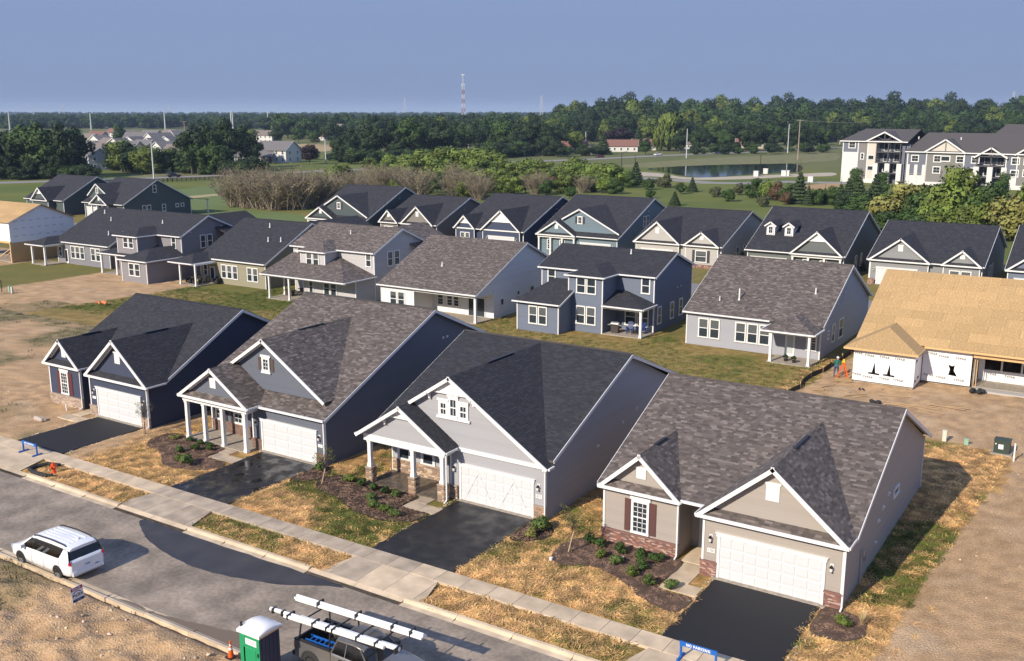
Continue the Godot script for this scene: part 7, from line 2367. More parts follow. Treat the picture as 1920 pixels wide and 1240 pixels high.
	far_house(600, 263, 10, 8, 3.0, 2.0, M.off_wall, roofs[2], 0.3, "tiny white outbuilding by the stubble field")
	far_house(500, 268, 14, 10, 5.6, 3.0, walls[0], roofs[1], 0.3, "white house half hidden by the far trees")
	far_house(1074, 285, 16, 10, 3.2, 2.8, M.off_wall, roofs[2], 0.5, "white farmhouse with red roof beside the dark stand")
	far_house(1165, 284, 18, 10, 3.2, 3.2, M.off_wall, roofs[2], 0.45, "white farmhouse with red roof beside the spruces")
	far_house(1208, 281, 14, 10, 3.2, 3.0, M.off_wall, roofs[2], 0.4, "white farm garage with red roof beside the willow")
	far_house(1290, 279, 12, 7, 3.0, 1.4, M.off_wall, roofs[1], 0.5, "low white outbuilding behind the willow")
	far_house(1405, 278, 16, 9, 3.2, 2.6, walls[1], roofs[2], 0.4, "brown-roofed house at the edge of the wood")
	# poles, masts, wires
	var steel := mat("pale_steel", 0.5, 0.52, 0.54, 0.5)
	var wood := mat("pole_wood", 0.32, 0.25, 0.2, 0.9)
	for a in [[289, 343, 268], [611, 306, 261], [1098, 285, 247], [1287, 297, 242], [1477, 287, 233], [1575, 271, 244], [878, 285, 247], [19, 248, 209], [171, 244, 212], [310, 246, 207], [437, 244, 208], [434, 244, 208], [503, 244, 209]]:
		var p := gp(a[0], a[1])
		pole("steel_pole", p, tall(p, a[2]), 0.28 if a[1] > 260 else 0.8, steel, "pale steel pole along the country road" if a[1] > 260 else "hazy steel pole standing on the far plain", "steel poles by the road" if a[1] > 260 else "steel poles on the plain")
	var tops := []
	for a in [[1496, 300, 224], [1657, 262, 226], [1645, 262, 236]]:
		var p := gp(a[0], a[1])
		pole("utility_pole", p, tall(p, a[2]), 0.3, wood, "wooden utility pole with crossarm before the wood", "wooden utility poles", 3.0)
		tops.append(p + Vector3(0, tall(p, a[2]) - 0.5, 0))
	for a in [[347, 262, 227], [668, 252, 227], [720, 250, 229], [630, 254, 226]]:
		var p := gp(a[0], a[1])
		pole("line_pole", p, tall(p, a[2]), 0.35, wood, "wooden line pole on the plain beyond the old trees", "line poles on the plain", 4.0)
	var pend := gp(1800, 262)
	var wire := thing("power_line", "power line strung between the wooden utility poles", "cable", tops[0])
	for s in 2:
		var mb := MB.new()
		var p0: Vector3 = tops[s] - tops[0]
		var p1: Vector3 = (tops[1] if s == 0 else pend + Vector3(0, tall(pend, 238), 0)) - tops[0]
		var q := p0
		for i in range(1, 13):
			var t := i / 12.0
			var r := p0.lerp(p1, t) - Vector3(0, 8.0 * t * (1 - t) * 0.6, 0)
			mb.tube(q, r, 0.13, 0.13, 4, Color.WHITE, false)
			q = r
		part("wire", mb.mesh(), wood, wire)
	var red := mat("mast_red", 0.32, 0.12, 0.1, 0.7)
	var wht := mat("mast_white", 0.6, 0.6, 0.6, 0.7)
	var mast := along_view(1500.0, 1500.0 * (871.0 - 960.0) / FOCAL)
	lattice("radio_mast", mast, tall(mast, 160), 3.6, "red and white lattice radio mast above the woodland", 2.0, wht, red)
	var top := thing("mast_antenna", "slim antenna on top of the radio mast", "antenna", mast + Vector3(0, tall(mast, 160), 0))
	var mt := MB.new()
	mt.tube(Vector3(0, -0.5, 0), Vector3(0, tall(mast, 139) - tall(mast, 160), 0), 0.7, 0.5, 6)
	part("shaft", mt.mesh(), steel, top)
	var mp := MB.new()
	for i in 3:
		mp.box(Vector3(cos(i * 2.1) * 2.0, 1.0, sin(i * 2.1) * 2.0), Vector3(1.0, 3.0, 1.0))
		mp.box(Vector3(cos(i * 2.1) * 1.0, tall(mast, 139) - tall(mast, 160) - 1.0, sin(i * 2.1) * 1.0), Vector3(2.4, 1.6, 0.6))
	part("antenna_panel", mp.mesh(), wht, top)
	for a in [[764, 183, 2600.0, "grey pylon behind the radio mast"], [1014, 179, 2200.0, "grey pylon above the end of the wood"], [139, 196, 3200.0, "faint grey pylon far over the old trees"], [333, 194, 3300.0, "faint grey pylon beyond the far townhouses"], [524, 198, 3600.0, "very faint pylon on the hazy skyline"], [1876, 172, 2000.0, "grey pylon over the wood behind the flats"], [82, 196, 3400.0, "faint thin pylon at the end of the plain"]]:
		var p := along_view(a[2], a[2] * (a[0] - 960.0) / FOCAL)
		lattice("pylon", p, tall(p, a[1]), 5.0, a[3], 1.6, steel, steel)
	# fence along the road
	var f := thing("road_fence", "dark post and rail fence along the country road", "fence", gp(335, 344))
	var a0 := gp(205, 346) - f.position
	var a1 := gp(425, 337) - f.position
	var fm := mat("fence_wood", 0.06, 0.05, 0.045, 0.9)
	for i in 26:
		bx(f, "fence_post", a0.lerp(a1, i / 25.0) + Vector3(0, 0.6, 0), Vector3(0.2, 1.3, 0.2), fm)
	for y in [0.5, 0.85, 1.2]:
		board(f, "rail", a0 + Vector3(0, y, 0), a1 + Vector3(0, y, 0), 0.16, 0.06, fm)
	# street lamps by the pond
	for a in [[1165, 333, 286], [1425, 329, 290]]:
		var p := gp(a[0], a[1])
		var o := thing("street_lamp", "dark bracket street lamp by the access road", "street lamp", p, "lamps by the access road")
		var h := tall(p, a[2])
		var mb := MB.new()
		mb.tube(Vector3(0, -0.2, 0), Vector3(0, h, 0), 0.14, 0.1, 6)
		part("lamp_post", mb.mesh(), M.black, o)
		var hd := MB.new()
		hd.tube(Vector3(0, h, 0), Vector3(1.2, h + 0.3, 0), 0.08, 0.08, 5); hd.box(Vector3(1.6, h + 0.25, 0), Vector3(0.9, 0.2, 0.4))
		part("lamp_head", hd.mesh(), M.black, o)
	for a in [[1436, 322], [1470, 326], [1476, 326], [1520, 338], [1418, 327]]:
		var o := thing("site_cabinet", "small white cabinet standing by the pond access road", "cabinet", gp(a[0], a[1] + 4), "cabinets by the pond")
		bx(o, "body", Vector3(0, 0.9, 0), Vector3(1.6, 1.8, 1.0), M.off_wall); bx(o, "lid", Vector3(0, 1.85, 0), Vector3(1.8, 0.12, 1.2), M.off_wall)
	# cars on the country road
	for a in [[326, 333, 0.02, "black car passing on the country road beside the fence", 0.02, 0.02, 0.025], [1234, 292, 0.02, "white car on the country road before the willow", 0.7, 0.7, 0.7], [1345, 288, 0.02, "silver car on the country road behind the pond", 0.5, 0.53, 0.58], [1125, 296, 0.02, "dark red car on the country road before the farmhouses", 0.12, 0.03, 0.03]]:
		var o := thing("car", a[3], "car", gp(a[0], a[1]) + Vector3(0, 0.08, 0), "", 1.15)
		var m := mat("car_%d" % int(a[0]), a[4], a[5], a[6], 0.3)
		var body := MB.new()
		var rings := []
		for q in [[-2.25, 0.35, 0.75, 0.75], [-2.1, 0.3, 0.85, 0.85], [-1.2, 0.28, 0.92, 0.9], [0.0, 0.28, 0.95, 0.9], [1.3, 0.28, 0.95, 0.88], [2.1, 0.32, 0.9, 0.8], [2.2, 0.4, 0.8, 0.75]]:
			rings.append([Vector3(q[0], q[1], -q[3]), Vector3(q[0], q[2], -q[3] * 0.97), Vector3(q[0], q[2], q[3] * 0.97), Vector3(q[0], q[1], q[3])])
		body.loft(rings)
		part("body", body.mesh(), m, o)
		var gl := MB.new()
		gl.loft([[Vector3(-1.9, 0.9, -0.75), Vector3(-1.85, 0.95, -0.72), Vector3(-1.85, 0.95, 0.72), Vector3(-1.9, 0.9, 0.75)], [Vector3(-1.3, 0.9, -0.8), Vector3(-1.2, 1.42, -0.6), Vector3(-1.2, 1.42, 0.6), Vector3(-1.3, 0.9, 0.8)], [Vector3(0.3, 0.9, -0.8), Vector3(0.1, 1.44, -0.6), Vector3(0.1, 1.44, 0.6), Vector3(0.3, 0.9, 0.8)], [Vector3(1.1, 0.9, -0.78), Vector3(1.05, 0.94, -0.74), Vector3(1.05, 0.94, 0.74), Vector3(1.1, 0.9, 0.78)]])
		part("windows", gl.mesh(), M.dark_glass, o)
		bx(o, "roof", Vector3(-0.55, 1.45, 0), Vector3(1.5, 0.05, 1.15), m)
		for x in [-1.4, 1.4]:
			for z in [-0.82, 0.82]:
				var wm := MB.new()
				wm.tube(Vector3(0, 0, -0.1), Vector3(0, 0, 0.1), 0.33, 0.33, 12)
				part("wheel", wm.mesh(), M.black, o, Vector3(x, 0.33, z))

# ---------- vehicles and small things ----------
func wheel(o: Node3D, at: Vector3, r: float, w: float, side: float, rim_mat: Material) -> void:
	var t := MB.new()
	var prof := [[0.62, 0.5], [0.9, 0.5], [1.0, 0.38], [1.0, -0.38], [0.9, -0.5], [0.62, -0.5]]
	var rings := []
	for i in 21:
		var a := -TAU * i / 20.0
		var ring := []
		for q in prof:
			ring.append(Vector3(cos(a) * r * q[0], sin(a) * r * q[0], w * q[1]))
		rings.append(ring)
	t.loft(rings, Color.WHITE, true, false)
	var p := Node3D.new()
	p.name = "wheel"
	p.position = at
	o.add_child(p, true)
	part("tyre", t.mesh(), M.rubber, p)
	var m := MB.new()
	m.tube(Vector3(0, 0, -w * 0.2), Vector3(0, 0, w * 0.2), r * 0.66, r * 0.66, 18)
	part("hub", m.mesh(), M.black, p)
	var s := MB.new()
	for i in 7:
		var a := TAU * i / 7.0
		s.box(Vector3(cos(a) * r * 0.33, sin(a) * r * 0.33, side * w * 0.36), Vector3(r * 0.58, r * 0.12, 0.03), Color.WHITE, Basis(Vector3.BACK, a))
	s.tube(Vector3(0, 0, side * w * 0.28), Vector3(0, 0, side * w * 0.42), r * 0.16, r * 0.12, 10)
	for i in 18:
		var a := TAU * i / 18.0
		s.box(Vector3(cos(a) * r * 0.62, sin(a) * r * 0.62, side * w * 0.38), Vector3(r * 0.08, r * 0.24, 0.035), Color.WHITE, Basis(Vector3.BACK, a))
	part("rim", s.mesh(), rim_mat, p)

# ring of a car body in the plane x: half width, sill, belt, with rounded shoulders
func body_ring(x: float, w: float, y0: float, y1: float) -> Array:
	var r := []
	for q in [[-0.86, 0.0], [-0.97, 0.1], [-1.0, 0.3], [-1.0, 0.62], [-0.985, 0.84], [-0.95, 0.95], [-0.86, 1.0], [0.86, 1.0], [0.95, 0.95], [0.985, 0.84], [1.0, 0.62], [1.0, 0.3], [0.97, 0.1], [0.86, 0.0]]:
		r.append(Vector3(x, y0 + (y1 - y0) * q[1], w * q[0]))
	return r

func glass_ring(x0: float, y0: float, w0: float, x1: float, y1: float, w1: float) -> Array:
	return [Vector3(x0, y0, -w0), Vector3(lerpf(x0, x1, 0.9), lerpf(y0, y1, 0.9), -lerpf(w0, w1, 0.85)), Vector3(x1, y1, -w1 * 0.93), Vector3(x1, y1, w1 * 0.93), Vector3(lerpf(x0, x1, 0.9), lerpf(y0, y1, 0.9), lerpf(w0, w1, 0.85)), Vector3(x0, y0, w0)]

func paint(key: String, r: float, g: float, b: float, rough := 0.35, metal := 0.0) -> StandardMaterial3D:
	var m := mat(key, r, g, b, rough, metal)
	m.clearcoat_enabled = true
	m.clearcoat = 0.8
	m.clearcoat_roughness = 0.08
	return m

func minivan() -> void:
	M.rubber = mat("tyre_rubber", 0.022, 0.022, 0.023, 0.85)
	var m := paint("white_car_paint", 0.78, 0.79, 0.80)
	var o := thing("minivan", "white minivan with black roof rails parked at the kerb of the dirt lot", "van", Vector3(-44.12, -0.1, -26.5))
	var b := MB.new()
	b.loft([body_ring(-2.58, 0.62, 0.36, 0.62), body_ring(-2.5, 0.82, 0.27, 0.74), body_ring(-2.3, 0.94, 0.24, 0.86), body_ring(-1.9, 0.985, 0.24, 0.98), body_ring(-1.45, 1.0, 0.24, 1.06), body_ring(-0.6, 1.0, 0.24, 1.1), body_ring(0.8, 1.0, 0.24, 1.12), body_ring(1.9, 1.0, 0.24, 1.15), body_ring(2.3, 0.985, 0.26, 1.15), body_ring(2.47, 0.93, 0.3, 1.1), body_ring(2.53, 0.84, 0.36, 0.98)])
	part("body", b.mesh(), m, o)
	var g := MB.new()
	g.loft([glass_ring(-1.62, 1.02, 0.93, -1.55, 1.05, 0.9), glass_ring(-1.3, 1.06, 0.965, -0.72, 1.6, 0.78), glass_ring(-0.3, 1.09, 0.97, -0.2, 1.68, 0.8), glass_ring(1.0, 1.1, 0.97, 1.0, 1.7, 0.8), glass_ring(2.25, 1.12, 0.95, 2.05, 1.67, 0.77), glass_ring(2.46, 1.06, 0.9, 2.2, 1.58, 0.74), glass_ring(2.5, 0.92, 0.8, 2.49, 0.98, 0.78)])
	part("windows", g.mesh(), M.dark_glass, o)
	var rf := MB.new()
	var rr := []
	for q in [[-0.86, 1.56, 0.72], [-0.6, 1.645, 0.78], [0.0, 1.7, 0.8], [1.0, 1.715, 0.8], [1.9, 1.695, 0.79], [2.18, 1.64, 0.76], [2.3, 1.6, 0.72]]:
		rr.append([Vector3(q[0], q[1] - 0.1, -q[2] - 0.035), Vector3(q[0], q[1] - 0.02, -q[2]), Vector3(q[0], q[1] + 0.03, -q[2] * 0.82), Vector3(q[0], q[1] + 0.05, 0), Vector3(q[0], q[1] + 0.03, q[2] * 0.82), Vector3(q[0], q[1] - 0.02, q[2]), Vector3(q[0], q[1] - 0.1, q[2] + 0.035)])
	rf.loft(rr)
	var roof_part := part("roof", rf.mesh(), m, o)
	for i in 5:
		bx(roof_part, "roof_rib", Vector3(0.75, 1.752, -0.44 + 0.22 * i), Vector3(2.3, 0.02, 0.035), m)
	bx(roof_part, "antenna", Vector3(1.75, 1.79, -0.1), Vector3(0.16, 0.08, 0.06), m)
	for s in [-1, 1]:
		# pillars
		var p := MB.new()
		var e: float = 0.015 * s
		for q in [[[1.72, 1.1, 0.985], [2.5, 1.08, 0.955], [2.24, 1.6, 0.79], [2.0, 1.63, 0.825]], [[-1.6, 1.02, 0.945], [-1.42, 1.03, 0.965], [-0.62, 1.6, 0.815], [-0.8, 1.57, 0.79]]]:
			var v := []
			for w in q:
				v.append(Vector3(w[0], w[1], w[2] * s + e))
			if s > 0:
				p.quad(v[0], v[1], v[2], v[3])
			else:
				p.quad(v[3], v[2], v[1], v[0])
		part("pillar", p.mesh(), m, o)
		var rail := MB.new()
		var pts := [Vector3(-0.6, 1.68, 0.7 * s), Vector3(-0.35, 1.75, 0.7 * s), Vector3(0.8, 1.8, 0.71 * s), Vector3(1.8, 1.76, 0.7 * s), Vector3(2.0, 1.69, 0.69 * s)]
		for i in 4:
			rail.tube(pts[i], pts[i + 1], 0.035, 0.035, 6)
		part("roof_rail", rail.mesh(), M.black, o)
		for x in [-1.52, 1.55]:
			wheel(o, Vector3(x, 0.35, 0.9 * s), 0.35, 0.24, s, M.galvanised)
			var ar := MB.new()
			for i in 11:
				var a0 := PI * i / 11.0
				var a1 := PI * (i + 1) / 11.0
				var c := Vector3(x, 0.34, 1.004 * s)
				var q0 := c + Vector3(cos(a0), sin(a0), 0) * 0.41
				var q1 := c + Vector3(cos(a1), sin(a1), 0) * 0.41
				ar.tri(c, q0, q1)
			part("wheel_arch", ar.mesh(), M.black, o)
		for x in [-0.55, 0.45, 1.72]:
			bx(o, "door_seam", Vector3(x, 0.68, 1.003 * s), Vector3(0.012, 0.78, 0.006), M.seam)
		for x in [-0.28, 0.2]:
			bx(o, "door_handle", Vector3(x, 0.92, 1.015 * s), Vector3(0.2, 0.035, 0.03), m)
		bx(o, "sill_trim", Vector3(0.0, 0.3, 1.0 * s), Vector3(2.2, 0.03, 0.02), M.galvanised)
		var mi := bx(o, "side_mirror", Vector3(-1.12, 1.12, 1.1 * s), Vector3(0.16, 0.17, 0.22), m)
		bx(mi, "mirror_glass", Vector3(0.083, 0, 0), Vector3(0.006, 0.13, 0.18), M.pale_glass)
		bx(o, "tail_light", Vector3(2.44, 0.98, 0.83 * s), Vector3(0.12, 0.14, 0.26), M.tail_red, Basis(Vector3.UP, 0.5 * s))
		bx(o, "head_light", Vector3(-2.36, 0.74, 0.78 * s), Vector3(0.3, 0.12, 0.3), M.pale_glass, Basis(Vector3.UP, -0.6 * s))
	var pl := bx(o, "number_plate", Vector3(2.545, 0.72, 0), Vector3(0.012, 0.14, 0.34), M.off_plate)
	bx(pl, "plate_print", Vector3(0.008, 0, 0), Vector3(0.004, 0.06, 0.24), M.print_blue)
	bx(o, "rear_bumper", Vector3(2.5, 0.42, 0), Vector3(0.16, 0.2, 1.66), m)
	bx(o, "bumper_trim", Vector3(2.56, 0.33, 0), Vector3(0.06, 0.06, 1.4), M.galvanised)
	bx(o, "rear_wiper", Vector3(2.4, 1.22, 0.15), Vector3(0.03, 0.03, 0.5), M.black)
	bx(o, "badge", Vector3(2.545, 0.56, -0.5), Vector3(0.01, 0.035, 0.2), M.seam)
	bx(o, "windscreen_wiper", Vector3(-1.56, 1.06, 0.0), Vector3(0.04, 0.03, 1.5), M.black)

func pickup() -> void:
	var m := paint("silver_car_paint", 0.24, 0.235, 0.23, 0.35, 0.6)
	var o := thing("pickup_truck", "silver pickup truck with ladder rack parked beside the portable toilet", "truck", Vector3(-24.55, -0.1, -27.15))
	# front points along +x
	var b := MB.new()
	b.loft([body_ring(-0.85, 0.95, 0.42, 1.2), body_ring(-0.6, 0.97, 0.42, 1.2), body_ring(0.6, 0.98, 0.42, 1.18), body_ring(1.15, 0.97, 0.42, 1.14), body_ring(1.9, 0.94, 0.45, 1.1), body_ring(2.5, 0.9, 0.48, 1.02), body_ring(2.68, 0.84, 0.5, 0.92)])
	part("cab_body", b.mesh(), m, o)
	var g := MB.new()
	g.loft([glass_ring(-0.86, 1.18, 0.93, -0.8, 1.22, 0.9), glass_ring(-0.8, 1.18, 0.93, -0.62, 1.7, 0.72), glass_ring(0.55, 1.16, 0.93, 0.38, 1.73, 0.72), glass_ring(1.1, 1.13, 0.9, 0.62, 1.66, 0.7), glass_ring(1.3, 1.1, 0.86, 1.24, 1.14, 0.84)])
	part("windows", g.mesh(), M.dark_glass, o)
	var r := MB.new()
	var rr := []
	for q in [[-0.72, 1.68, 0.7], [-0.55, 1.73, 0.74], [0.2, 1.77, 0.75], [0.5, 1.73, 0.74], [0.72, 1.62, 0.7]]:
		rr.append([Vector3(q[0], q[1] - 0.1, -q[2] - 0.03), Vector3(q[0], q[1] - 0.02, -q[2]), Vector3(q[0], q[1] + 0.03, -q[2] * 0.8), Vector3(q[0], q[1] + 0.04, 0), Vector3(q[0], q[1] + 0.03, q[2] * 0.8), Vector3(q[0], q[1] - 0.02, q[2]), Vector3(q[0], q[1] - 0.1, q[2] + 0.03)])
	r.loft(rr)
	part("roof", r.mesh(), m, o)
	for s in [-1, 1]:
		for q in [[-0.83, 1.2, -0.64, 1.7], [-0.1, 1.19, -0.1, 1.73], [1.18, 1.14, 0.6, 1.66]]:
			board(o, "pillar", Vector3(q[0], q[1], s * 0.955), Vector3(q[2], q[3], s * 0.755), 0.1, 0.03, m)
		# bed sides
		bx(o, "bed_side", Vector3(-1.83, 0.83, s * 0.91), Vector3(1.94, 0.74, 0.11), m)
		bx(o, "bed_rail", Vector3(-1.83, 1.22, s * 0.91), Vector3(1.96, 0.05, 0.13), M.black)
		for x in [-1.95, 1.5]:
			wheel(o, Vector3(x, 0.38, 0.86 * s), 0.38, 0.24, s, M.galvanised)
			var ar := MB.new()
			for i in 12:
				var c := Vector3(x, 0.4, 0.972 * s)
				var c0 := cos(PI * i / 12.0)
				var c1 := cos(PI * (i + 1) / 12.0)
				var s0 := sin(PI * i / 12.0)
				var s1 := sin(PI * (i + 1) / 12.0)
				ar.tri(c, c + Vector3(c0, s0, 0) * 0.44, c + Vector3(c1, s1, 0) * 0.44)
				ar.quad(c + Vector3(c0, s0, 0) * 0.44 + Vector3(0, 0, 0.02 * s), c + Vector3(c1, s1, 0) * 0.44 + Vector3(0, 0, 0.02 * s), c + Vector3(c1, s1, 0) * 0.52 + Vector3(0, 0, 0.02 * s), c + Vector3(c0, s0, 0) * 0.52 + Vector3(0, 0, 0.02 * s), Color(6, 6, 6))
			part("wheel_arch", ar.mesh(), M.arch, o)
		bx(o, "side_mirror", Vector3(0.95, 1.2, 1.07 * s), Vector3(0.14, 0.18, 0.2), M.black)
		for x in [-0.1, 0.95]:
			bx(o, "door_seam", Vector3(x, 0.8, 0.985 * s), Vector3(0.012, 0.68, 0.006), M.seam)
		bx(o, "door_handle", Vector3(-0.3, 1.02, 0.99 * s), Vector3(0.18, 0.04, 0.03), M.black)
		bx(o, "tail_light", Vector3(-2.81, 0.95, 0.9 * s), Vector3(0.04, 0.3, 0.12), M.tail_red)
		# rack uprights
		for x in [-2.6, -0.95]:
			board(o, "rack_post", Vector3(x, 1.22, s * 0.91), Vector3(x + (0.08 if x < -2 else 0.0), 2.02, s * 0.82), 0.05, 0.05, M.black)
		board(o, "rack_side_rail", Vector3(-2.6, 2.04, s * 0.82), Vector3(1.3, 2.04, s * 0.82), 0.05, 0.05, M.black)
	for x in [-2.5, -0.95, 0.2, 1.2]:
		board(o, "rack_crossbar", Vector3(x, 2.04, -0.82), Vector3(x + 0.001, 2.04, 0.82), 0.05, 0.05, M.black)
	bx(o, "tailgate", Vector3(-2.78, 0.83, 0), Vector3(0.09, 0.74, 1.7), M.black)
	bx(o, "bed_floor", Vector3(-1.83, 0.52, 0), Vector3(1.92, 0.08, 1.74), M.black)
	bx(o, "bed_front", Vector3(-0.9, 0.83, 0), Vector3(0.08, 0.74, 1.72), M.black)
	bx(o, "rear_bumper", Vector3(-2.92, 0.5, 0), Vector3(0.2, 0.18, 1.8), M.black)
	# pipes lashed on the rack
	var t := thing("white_pipe_bundle", "bundle of long white plastic pipes strapped on the truck rack", "pipes", Vector3(-25.2, 1.97, -27.75), "white pipe bundles on the rack", 0.05)
	for q in [[0.0, 0.06, 0.06], [0.12, 0.06, 0.06], [0.06, 0.165, 0.06], [0.21, 0.05, 0.05], [-0.1, 0.05, 0.05]]:
		var mb := MB.new()
		mb.tube(Vector3(-3.2 + rng.randf_range(-0.15, 0.15), q[1], q[0]), Vector3(3.25, q[1], q[0]), q[2], q[2], 10)
		part("pipe", mb.mesh(), M.pipe, t)
	for x in [-2.0, 0.0, 1.8, 2.7]:
		bx(t, "strap", Vector3(x, 0.11, 0.05), Vector3(0.05, 0.27, 0.44), M.black)
	var c := thing("pipe_carrier", "fat white pipe carrier with black bands on the truck rack", "pipes", Vector3(-25.35, 1.97, -26.4), "", 0.06)
	for q in [[0.0, 0.09, 0.09, -3.3, 3.2], [0.17, 0.08, 0.08, -2.4, 2.6], [-0.15, 0.06, 0.06, -1.8, 3.0]]:
		var mb := MB.new()
		mb.tube(Vector3(q[3], q[1], q[0]), Vector3(q[4], q[1], q[0]), q[2], q[2], 12)
		part("pipe", mb.mesh(), M.pipe, c)
	for x in [-3.1, -2.6, -2.2, -0.9, -0.2, 0.1, 1.3, 2.2, 3.15]:
		bx(c, "band", Vector3(x, 0.09, 0.02), Vector3(0.08, 0.21, 0.24 if x < -2.5 else 0.46), M.black)
	# tools in the bed
	var l := thing("blue_ladder", "blue folding ladder lying in the truck bed", "ladder", Vector3(-26.3, 0.95, -26.75), "", 0.08)
	for z in [-0.18, 0.18]:
		board(l, "ladder_rail", Vector3(-0.75, 0.12, z), Vector3(0.75, 0.05, z), 0.09, 0.04, M.blue)
	for i in 6:
		bx(l, "rung", Vector3(-0.6 + 0.24 * i, 0.05, 0), Vector3(0.05, 0.03, 0.34), M.blue)
	var bucket := thing("bucket", "white bucket standing in the truck bed", "bucket", Vector3(-25.75, 0.48, -27.3))
	var bm := MB.new()
	bm.tube(Vector3.ZERO, Vector3(0, 0.36, 0), 0.13, 0.15, 12)
	part("body", bm.mesh(), M.pipe, bucket)
	var rim := MB.new()
	rim.tube(Vector3(0, 0.33, 0), Vector3(0, 0.37, 0), 0.16, 0.16, 12)
	part("rim", rim.mesh(), mat("orange_plastic", 0.75, 0.2, 0.03, 0.5), bucket)

func portable_toilet() -> void:
	var o := thing("portable_toilet", "green and navy portable toilet with white domed roof at the kerb", "toilet", Vector3(-28.0, 0.0, -24.95))
	var green := mat("green_plastic", 0.012, 0.27, 0.11, 0.45)
	var navy := mat("navy_plastic", 0.03, 0.035, 0.075, 0.5)
	bx(o, "skid", Vector3(0, 0.04, 0), Vector3(1.24, 0.16, 1.16), M.black)
	bx(o, "cabin", Vector3(0, 1.08, 0), Vector3(1.12, 1.95, 1.04), navy)
	for s in [-1, 1]:
		for i in 5:
			bx(o, "wall_rib", Vector3(0.565 * s, 1.05, -0.4 + 0.2 * i), Vector3(0.02, 1.8, 0.06), navy)
	var d := bx(o, "door", Vector3(0, 1.06, 0.53), Vector3(1.1, 1.92, 0.05), green)
	part("door_panel", bevel(Vector3(0.7, 1.1, 0.02)), green, d, Vector3(0.0, -0.25, 0.026)); part("door_panel", bevel(Vector3(0.26, 1.6, 0.02)), green, d, Vector3(-0.36, -0.02, 0.026))
	var sg := bx(d, "notice", Vector3(0.1, 0.56, 0.035), Vector3(0.62, 0.26, 0.012), M.off_plate)
	for i in 3:
		bx(sg, "printed_line", Vector3(0.02 * i, 0.06 - 0.06 * i, 0.008), Vector3(0.44 - 0.08 * i, 0.016, 0.003), M.seam)
	bx(d, "latch", Vector3(0.47, 0.1, 0.04), Vector3(0.06, 0.16, 0.04), M.black)
	var rings := []
	for i in 9:
		var z := -0.62 + 1.24 * i / 8.0
		var k := sin(PI * clampf((i + 0.6) / 9.2, 0, 1))
		var ring := []
		for j in 9:
			var a := PI * j / 8.0
			ring.append(Vector3(-cos(a) * 0.64, 2.02 + 0.08 * k + 0.2 * sin(a) * k, z))
		ring.append(Vector3(0.64, 1.92, z)); ring.append(Vector3(-0.64, 1.92, z))
		rings.append(ring)
	var rf := MB.new()
	rf.loft(rings)
	part("roof", rf.mesh(), M.pipe, o)
	var vp := MB.new()
	vp.tube(Vector3(-0.52, 1.9, 0.45), Vector3(-0.52, 2.3, 0.45), 0.05, 0.05, 8)
	part("vent_pipe", vp.mesh(), M.black, o)

func cone(u: float, v: float, label: String) -> void:
	var o := thing("traffic_cone", label, "cone", Vector3(u, 0.05, -v))
	bx(o, "base", Vector3(0, 0.02, 0), Vector3(0.36, 0.05, 0.36), M.black)
	for q in [[0.04, 0.36, 0.13, 0.082, "orange"], [0.36, 0.47, 0.082, 0.067, "w"], [0.47, 0.53, 0.067, 0.058, "orange"], [0.53, 0.6, 0.058, 0.05, "w"], [0.6, 0.76, 0.05, 0.028, "orange"]]:
		var mb := MB.new()
		mb.tube(Vector3(0, q[0], 0), Vector3(0, q[1], 0), q[2], q[3], 14)
		part("cone_band" if q[4] == "orange" else "reflective_band", mb.mesh(), M.orange if q[4] == "orange" else M.pipe, o)

func barricade(u: float, v: float, label: String) -> void:
	var o := thing("barricade", label, "barricade", Vector3(u, 0.03, -v))
	for s in [-1, 1]:
		bx(o, "foot", Vector3(0.76 * s, 0.04, 0), Vector3(0.1, 0.08, 0.7), M.blue)
		bx(o, "post", Vector3(0.76 * s, 0.42, 0), Vector3(0.08, 0.72, 0.08), M.blue)
	var b := bx(o, "rail", Vector3(0, 0.68, 0.02), Vector3(1.62, 0.2, 0.05), M.blue)
	letters(b, "lettering", "NO PARKING", 0.13, Vector3(0.0, 0.0, 0.028), M.pipe, Basis.IDENTITY, 1)

func lot_sign() -> void:
	var o := thing("sold_sign", "white sold sign with blue foot and purple head on the dirt lot", "sign", Vector3(-39.0, 0.05, -24.2), "", PI / 2 - 0.1)
	for s in [-1, 1]:
		bx(o, "stake", Vector3(0.24 * s, 0.25, -0.02), Vector3(0.025, 0.75, 0.025), M.galvanised)
	var b := bx(o, "board", Vector3(0, 0.66, 0), Vector3(0.58, 0.74, 0.015), M.off_plate, Basis(Vector3.BACK, 0.12))
	bx(b, "head_band", Vector3(0, 0.28, 0.01), Vector3(0.56, 0.16, 0.006), mat("sign_purple", 0.3, 0.04, 0.12, 0.6))
	bx(b, "foot_band", Vector3(0, -0.29, 0.01), Vector3(0.56, 0.14, 0.006), mat("sign_navy", 0.02, 0.05, 0.16, 0.6))
	letters(b, "lettering", "SOLD", 0.12, Vector3(0, 0.28, 0.015), M.off_plate, Basis.IDENTITY, 1)
	letters(b, "lettering", "Pulte", 0.15, Vector3(0, -0.04, 0.012), M.ink, Basis.IDENTITY, 1)
	var arc := MB.new()
	for i in 8:
		var a := PI * (0.1 + 0.8 * i / 7.0)
		arc.box(Vector3(cos(a) * 0.16, 0.05 + sin(a) * 0.1, 0.012), Vector3(0.06, 0.03, 0.005), Color.WHITE, Basis(Vector3.BACK, a + PI / 2))
	part("house_arc", arc.mesh(), M.ink, b)
	bx(b, "small_print", Vector3(0, -0.14, 0.01), Vector3(0.26, 0.025, 0.004), M.grey_print)
	letters(b, "lettering", "lot 48", 0.045, Vector3(0, -0.29, 0.015), M.off_plate)

